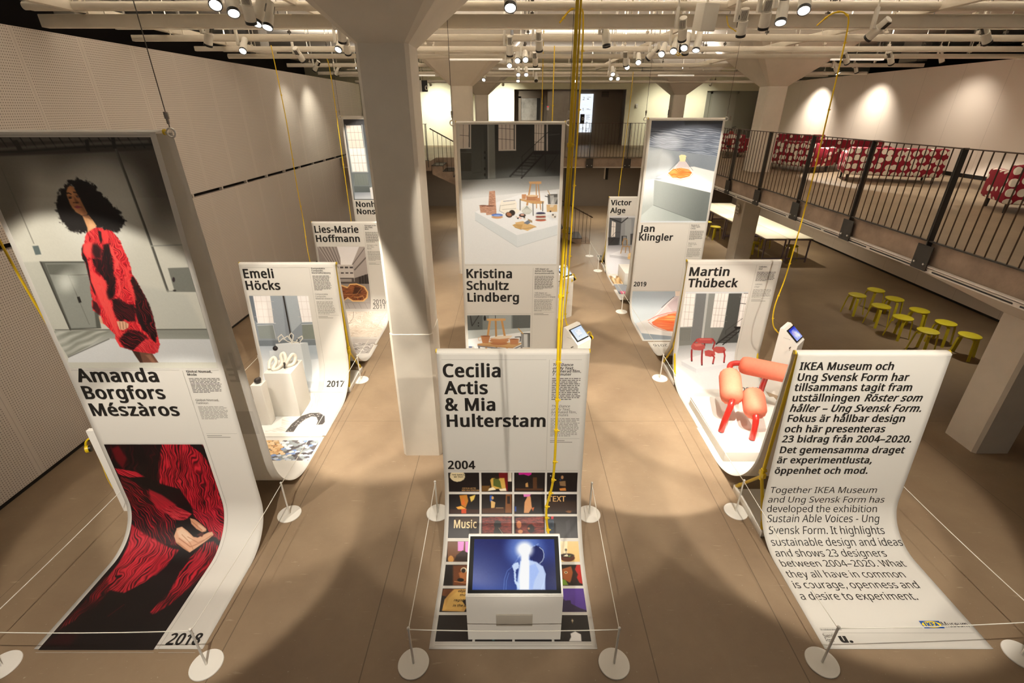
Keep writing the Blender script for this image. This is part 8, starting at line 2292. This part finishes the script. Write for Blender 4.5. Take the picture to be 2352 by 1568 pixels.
TABLET = {1: "g cfe0ff|eef4ff 1 3 130,0,130,200 0,0,260,0,260,200,0,200\np ffffff 1 4 0 70,40,180,40,180,130,70,130\nl 6a7a94 0.8 3 3 95,60,110,50,125,60\nl 8a94a8 0.7 3 3 150,80,165,95\nl 8a94a8 0.7 3 3 120,140,150,140\np 7a86a0 0.7 3 0 80,140,95,140,95,152,80,152\n",
          2: "g 3a4ad0|a8b4f4 1 3 130,0,130,200 0,0,260,0,260,200,0,200\ne f0f2ff 0.9 60 20 130,110,80,0,0,60\ne c0a8e8 0.7 40 10 80,80,40,0,0,40\ne ffffff 0.8 40 10 190,150,40,0,0,30\np 2a34b8 1 4 0 0,0,260,0,260,22,0,22\n"}
kiosk(1.03, 6.80, 45, 'white kiosk with a lit tablet behind the film stills banner', tablet=1)
kiosk(4.41, 6.78, 45, 'white kiosk with a blue tablet behind the introduction banner', tablet=2)
kiosk(1.12, 9.95, 40, 'white kiosk partly hidden behind the pottery banner', tablet=1)
kiosk(-4.35, 4.27, 180, 'white kiosk beside the left edge of the red dress banner', w=0.34)
headphones(-4.60, 4.22, 0.86, 0.5, 'yellow headphones hanging on the kiosk by the red dress banner')
headphones(1.33, 9.98, 0.86, 0.9, 'yellow headphones on the kiosk behind the pottery banner')
headphones(1.24, 6.98, 0.86, 0.8, 'yellow headphones behind the lit tablet kiosk')

# ---------------------------------------------------------------- cables and wires
def cable(name, label, pts, r, m, clips=0, cat='cable', n=48, hook=None):
    o0 = Vector(pts[-1]); root = thing(name, label, cat, o0)
    q = [p - o0 for p in bez(pts, n)]
    mb = MB(); mb.tube(q, r, 8); part('cable_run' if 'cable' in name else 'wire_run', mb, m, root)
    for i in range(clips):
        k = int((i + 0.7) / clips * (len(q) - 2)); p = q[k]; d = (q[k + 1] - p).normalized()
        mb = MB(); mb.cyl(p - d * 0.012, p + d * 0.012, r * 1.45, 10); mb.cyl(p, p + Vector((r * 2.6, 0, 0)), r * 0.5, 6); part('cable_tie', mb, m, root)
    return root
Y_ = M['cable_yellow']
cable('power_cable', 'thick bundled yellow cable hanging to the blue video screen', [(0.355, 3.10, ZC), (0.35, 3.1, 4.2), (0.335, 3.1, 2.9), (0.35, 3.09, 2.0), (0.345, 3.09, 1.4), (0.30, 3.1, 1.05), (0.335, 3.09, 0.72)], 0.0105, Y_, 14)
cable('power_cable', 'second yellow strand beside the thick cable, joined at the ceiling hook', [(0.375, 3.12, ZC), (0.372, 3.12, 4.3), (0.36, 3.12, 3.2), (0.355, 3.115, 2.2)], 0.006, Y_, 0)
cable('power_cable', 'yellow cable from a ceiling hook to the lit tablet kiosk', [(0.58, 6.9, 5.15), (0.70, 6.92, 5.28), (0.80, 6.93, 5.30), (0.87, 6.94, 5.18), (0.88, 6.95, 4.2), (0.87, 6.96, 3.0), (0.86, 6.97, 1.8), (0.84, 6.95, 1.3), (0.88, 6.86, 1.12), (0.93, 6.78, 1.06)], 0.011, Y_, 12)
cable('power_cable', 'yellow cable with a hooked top hanging over the gallery rail to the blue tablet kiosk', [(3.62, 6.72, 5.1), (3.78, 6.74, 5.22), (3.94, 6.75, 5.22), (4.02, 6.76, 5.05), (4.06, 6.78, 4.2), (4.10, 6.8, 3.0), (4.08, 6.8, 2.0), (4.03, 6.8, 1.5), (4.08, 6.8, 1.18), (4.22, 6.8, 1.02)], 0.009, Y_, 10)
cable('power_cable', 'long yellow cable in front of the perforated wall down to the tree slice banner', [(-4.15, 9.6, 5.2), (-4.14, 9.62, 4.0), (-4.18, 9.64, 2.9), (-4.19, 9.65, 2.2), (-4.22, 9.66, 1.6), (-4.2, 9.66, 0.9)], 0.008, Y_, 5)
cable('power_cable', 'thin yellow cable beside the gridded window banner', [(-4.25, 12.3, 5.25), (-4.12, 12.3, 5.2), (-4.10, 12.32, 4.6), (-4.12, 12.34, 3.0), (-4.14, 12.36, 1.0)], 0.009, Y_, 6)
cable('power_cable', 'yellow cable at the left edge of the picture beside the red dress banner', [(-4.50, 4.10, ZC), (-4.49, 4.1, 4.0), (-4.46, 4.12, 3.0), (-4.42, 4.15, 2.3), (-4.40, 4.18, 1.9), (-4.40, 4.2, 1.15)], 0.010, Y_, 0)
cable('power_cable', 'thin yellow cable behind the pottery banner, right one of two', [(0.74, 9.7, 5.2), (0.745, 9.7, 4.0), (0.75, 9.72, 2.4), (0.9, 9.8, 1.15)], 0.009, Y_, 6)
cable('power_cable', 'thin yellow cable behind the pottery banner, left one of two', [(0.71, 12.6, ZC), (0.71, 12.6, 5.2), (0.71, 12.6, 4.0), (0.71, 12.6, 2.4), (0.72, 12.6, 1.15)], 0.008, Y_, 6)
cable('power_cable', 'thin yellow cable ending at the top of the Victor Alge banner', [(3.02, 13.6, 5.05), (3.02, 13.6, 4.4), (2.99, 13.6, 3.4), (2.96, 13.6, 2.6), (2.95, 13.6, 2.05), (2.95, 13.58, 1.0)], 0.008, Y_, 8)
cable('headphone_cable', 'thin yellow headphone lead curling to the floor by the red dress banner', [(-4.60, 4.20, 0.82), (-4.585, 4.18, 0.62), (-4.575, 4.16, 0.45), (-4.56, 4.16, 0.30), (-4.54, 4.18, 0.2), (-4.528, 4.24, 0.16)], 0.004, Y_, 0)
Wm = M['wire']
for key, lbs in (('amanda', ('left', 'right')), ('kristina', ('left', 'right')), ('jan', ('left', 'right')), ('nonhuman', ('left',))):
    cx, yf, h = BANNERS[key][:3]
    nm = dict(amanda='red dress', kristina='pottery', jan='orange flask', nonhuman='gridded window')[key]
    for sd in lbs:
        sx = -1 if sd == 'left' else 1
        x = cx + sx * (W / 2 + 0.055)
        w = cable('suspension_wire', 'thin steel wire holding the %s corner of the %s banner' % (sd, nm), [(x, yf + 0.1, ZC), (x, yf + 0.1, 4.9), (x, yf + 0.1, h + 0.022)], 0.0035, Wm, 0, 'wire', 6)
        mb = MB(); mb.cyl((0, 0, 0.03), (0, 0, 0.11), 0.011, 8); mb.box((0, 0, 0.09), (0.03, 0.02, 0.05), bev=0.004); part('wire_clamp', mb, M['steel'], w)

# ---------------------------------------------------------------- barrier posts and cords
def make_post():
    p = thing('barrier_post', 'x', 'barrier post', (0, 0, 0), 0, 'white barrier posts')
    mb = MB(); mb.lathe([(0.0, 0.0), (0.128, 0.0), (0.131, 0.004), (0.128, 0.011), (0.0, 0.012)], 40); part('base_disc', mb, M['white_metal'], p)
    mb = MB(); mb.cyl((0, 0, 0.01), (0, 0, 0.47), 0.0095, 12); part('rod', mb, M['white_metal'], p)
    mb = MB(); mb.sphere((0, 0, 0.472), 0.013, 12, 8); part('tip', mb, M['white_metal'], p)
    return p
POSTS = dict(
 c1=(-0.83, 2.42, 'white barrier post at the front left corner of the film stills banner'), c2=(0.86, 2.42, 'white barrier post at the front right corner of the film stills banner'),
 c3=(-0.86, 4.09, 'white barrier post left of the film stills banner, rear one'), c4=(0.89, 4.07, 'white barrier post right of the film stills banner, rear one'),
 a0=(-4.28, 2.40, 'white barrier post cut by the lower left edge of the picture'), a1=(-2.57, 2.41, 'white barrier post by the year 2018 on the red dress banner'), a2=(-2.57, 4.07, 'white barrier post between the red dress banner and the sequin picture'),
 i1=(2.62, 2.43, 'white barrier post at the front left corner of the introduction banner'), i0=(4.36, 2.49, 'white barrier post cut by the lower right edge of the picture'), i2=(2.60, 4.11, 'white barrier post left of the introduction banner beside the yellow stand legs'),
 l3=(-2.61, 7.10, 'white barrier post right of the clay loops banner'), r3=(2.57, 7.16, 'white barrier post left of the chair photo banner'), r4=(2.53, 10.19, 'white barrier post left of the flask banner'),
 r5=(2.49, 13.30, 'white barrier post left of the Victor Alge banner, nearer one'), r6=(2.47, 14.85, 'white barrier post farthest away near the foot of the stair'), l4=(-2.6, 10.15, 'white barrier post beside the tree slice banner hidden by the column'),
 a3=(-4.30, 4.62, 'white barrier post behind the left edge of the red dress banner'), i3=(4.34, 4.30, 'white barrier post behind the right edge of the introduction banner'), l5=(-4.28, 7.1, 'white barrier post left of the clay loops banner'))
pp = make_post()
for i, (k, (x, y, lb)) in enumerate(POSTS.items()):
    p = pp if i == 0 else copy_tree(pp)
    p.location = (x, y, 0); p['label'] = lb
def cord(a, b, lb):
    A = Vector((POSTS[a][0], POSTS[a][1], 0.455)); B = Vector((POSTS[b][0], POSTS[b][1], 0.455)); m = (A + B) / 2
    mb = MB(); n = 10
    mb.tube([A.lerp(B, i / n) - m - Vector((0, 0, 0.02 * (1 - (2 * i / n - 1) ** 2))) for i in range(n + 1)], 0.0038, 6)
    o = part('elastic_cord', mb, M['cord'], None, m); tag(o, lb, 'cord', 'white barrier cords')
cord('c1', 'c2', 'white cord across the front of the video console'); cord('c1', 'c3', 'white cord along the left side of the film stills banner'); cord('c2', 'c4', 'white cord along the right side of the film stills banner')
cord('a0', 'a1', 'white cord across the foot of the red dress banner'); cord('a0', 'a3', 'white cord along the left side of the red dress banner'); cord('a1', 'a2', 'white cord along the right side of the red dress banner'); cord('a2', 'l3', 'white cord over the sequin picture to the post beside the clay loops banner')
cord('i1', 'i0', 'white cord across the foot of the introduction banner'); cord('i1', 'i2', 'white cord along the left side of the introduction banner'); cord('i0', 'i3', 'white cord along the right side of the introduction banner'); cord('i2', 'r3', 'white cord along the low plinth of the red chair')
cord('r3', 'r4', 'white cord over the year 2016 on the floor'); cord('r4', 'r5', 'white cord beside the Victor Alge banner'); cord('r5', 'r6', 'white cord between the two farthest posts'); cord('l3', 'l4', 'white cord over the wood grain picture'); cord('a3', 'l5', 'white cord behind the left edge of the red dress banner')

# ---------------------------------------------------------------- small things under the ceiling
pj = thing('projector', 'white box projector hanging from the right lighting track', 'projector', (2.14, 6.3, 5.12))
mb = MB(); mb.box((0, 0, 0), (0.17, 0.24, 0.26), (0.15, 0, 0.1), bev=0.012); part('housing', mb, M['shade_white'], pj)
mb = MB(); mb.cyl((0, 0, 0.1), (0, 0, 0.32), 0.014, 8); mb.box((0, 0, 0.34), (0.22, 0.06, 0.03)); part('mount', mb, M['shade_white'], pj)
for i, (x, y, z) in enumerate(((2.75, 6.95, 5.16), (2.62, 8.72, 5.06), (2.70, 8.76, 5.06))):
    cn = thing('power_connector', ['black plug with a yellow lead under the front tray', 'left black plug with a yellow lead under the second tray', 'right black plug with a yellow lead under the second tray'][i], 'plug', (x, y - 0.07, z))
    mb = MB(); mb.cyl((0, 0, 0.06), (0, 0.03, ZC - z), 0.005, 6); part('drop_cord', mb, M['pipe'], cn)
    mb = MB(); mb.cyl((0, 0, 0.06), (0, 0, -0.06), 0.026, 10, 0.018); part('plug_body', mb, M['black'], cn)
    mb = MB(); mb.tube(bez([(0, 0, -0.05), (-0.01, 0, -0.1), (-0.05, 0, -0.08), (-0.12, 0, -0.04), (-0.16, 0, 0.06)]), 0.006, 6); part('lead', mb, M['cable_yellow'], cn)
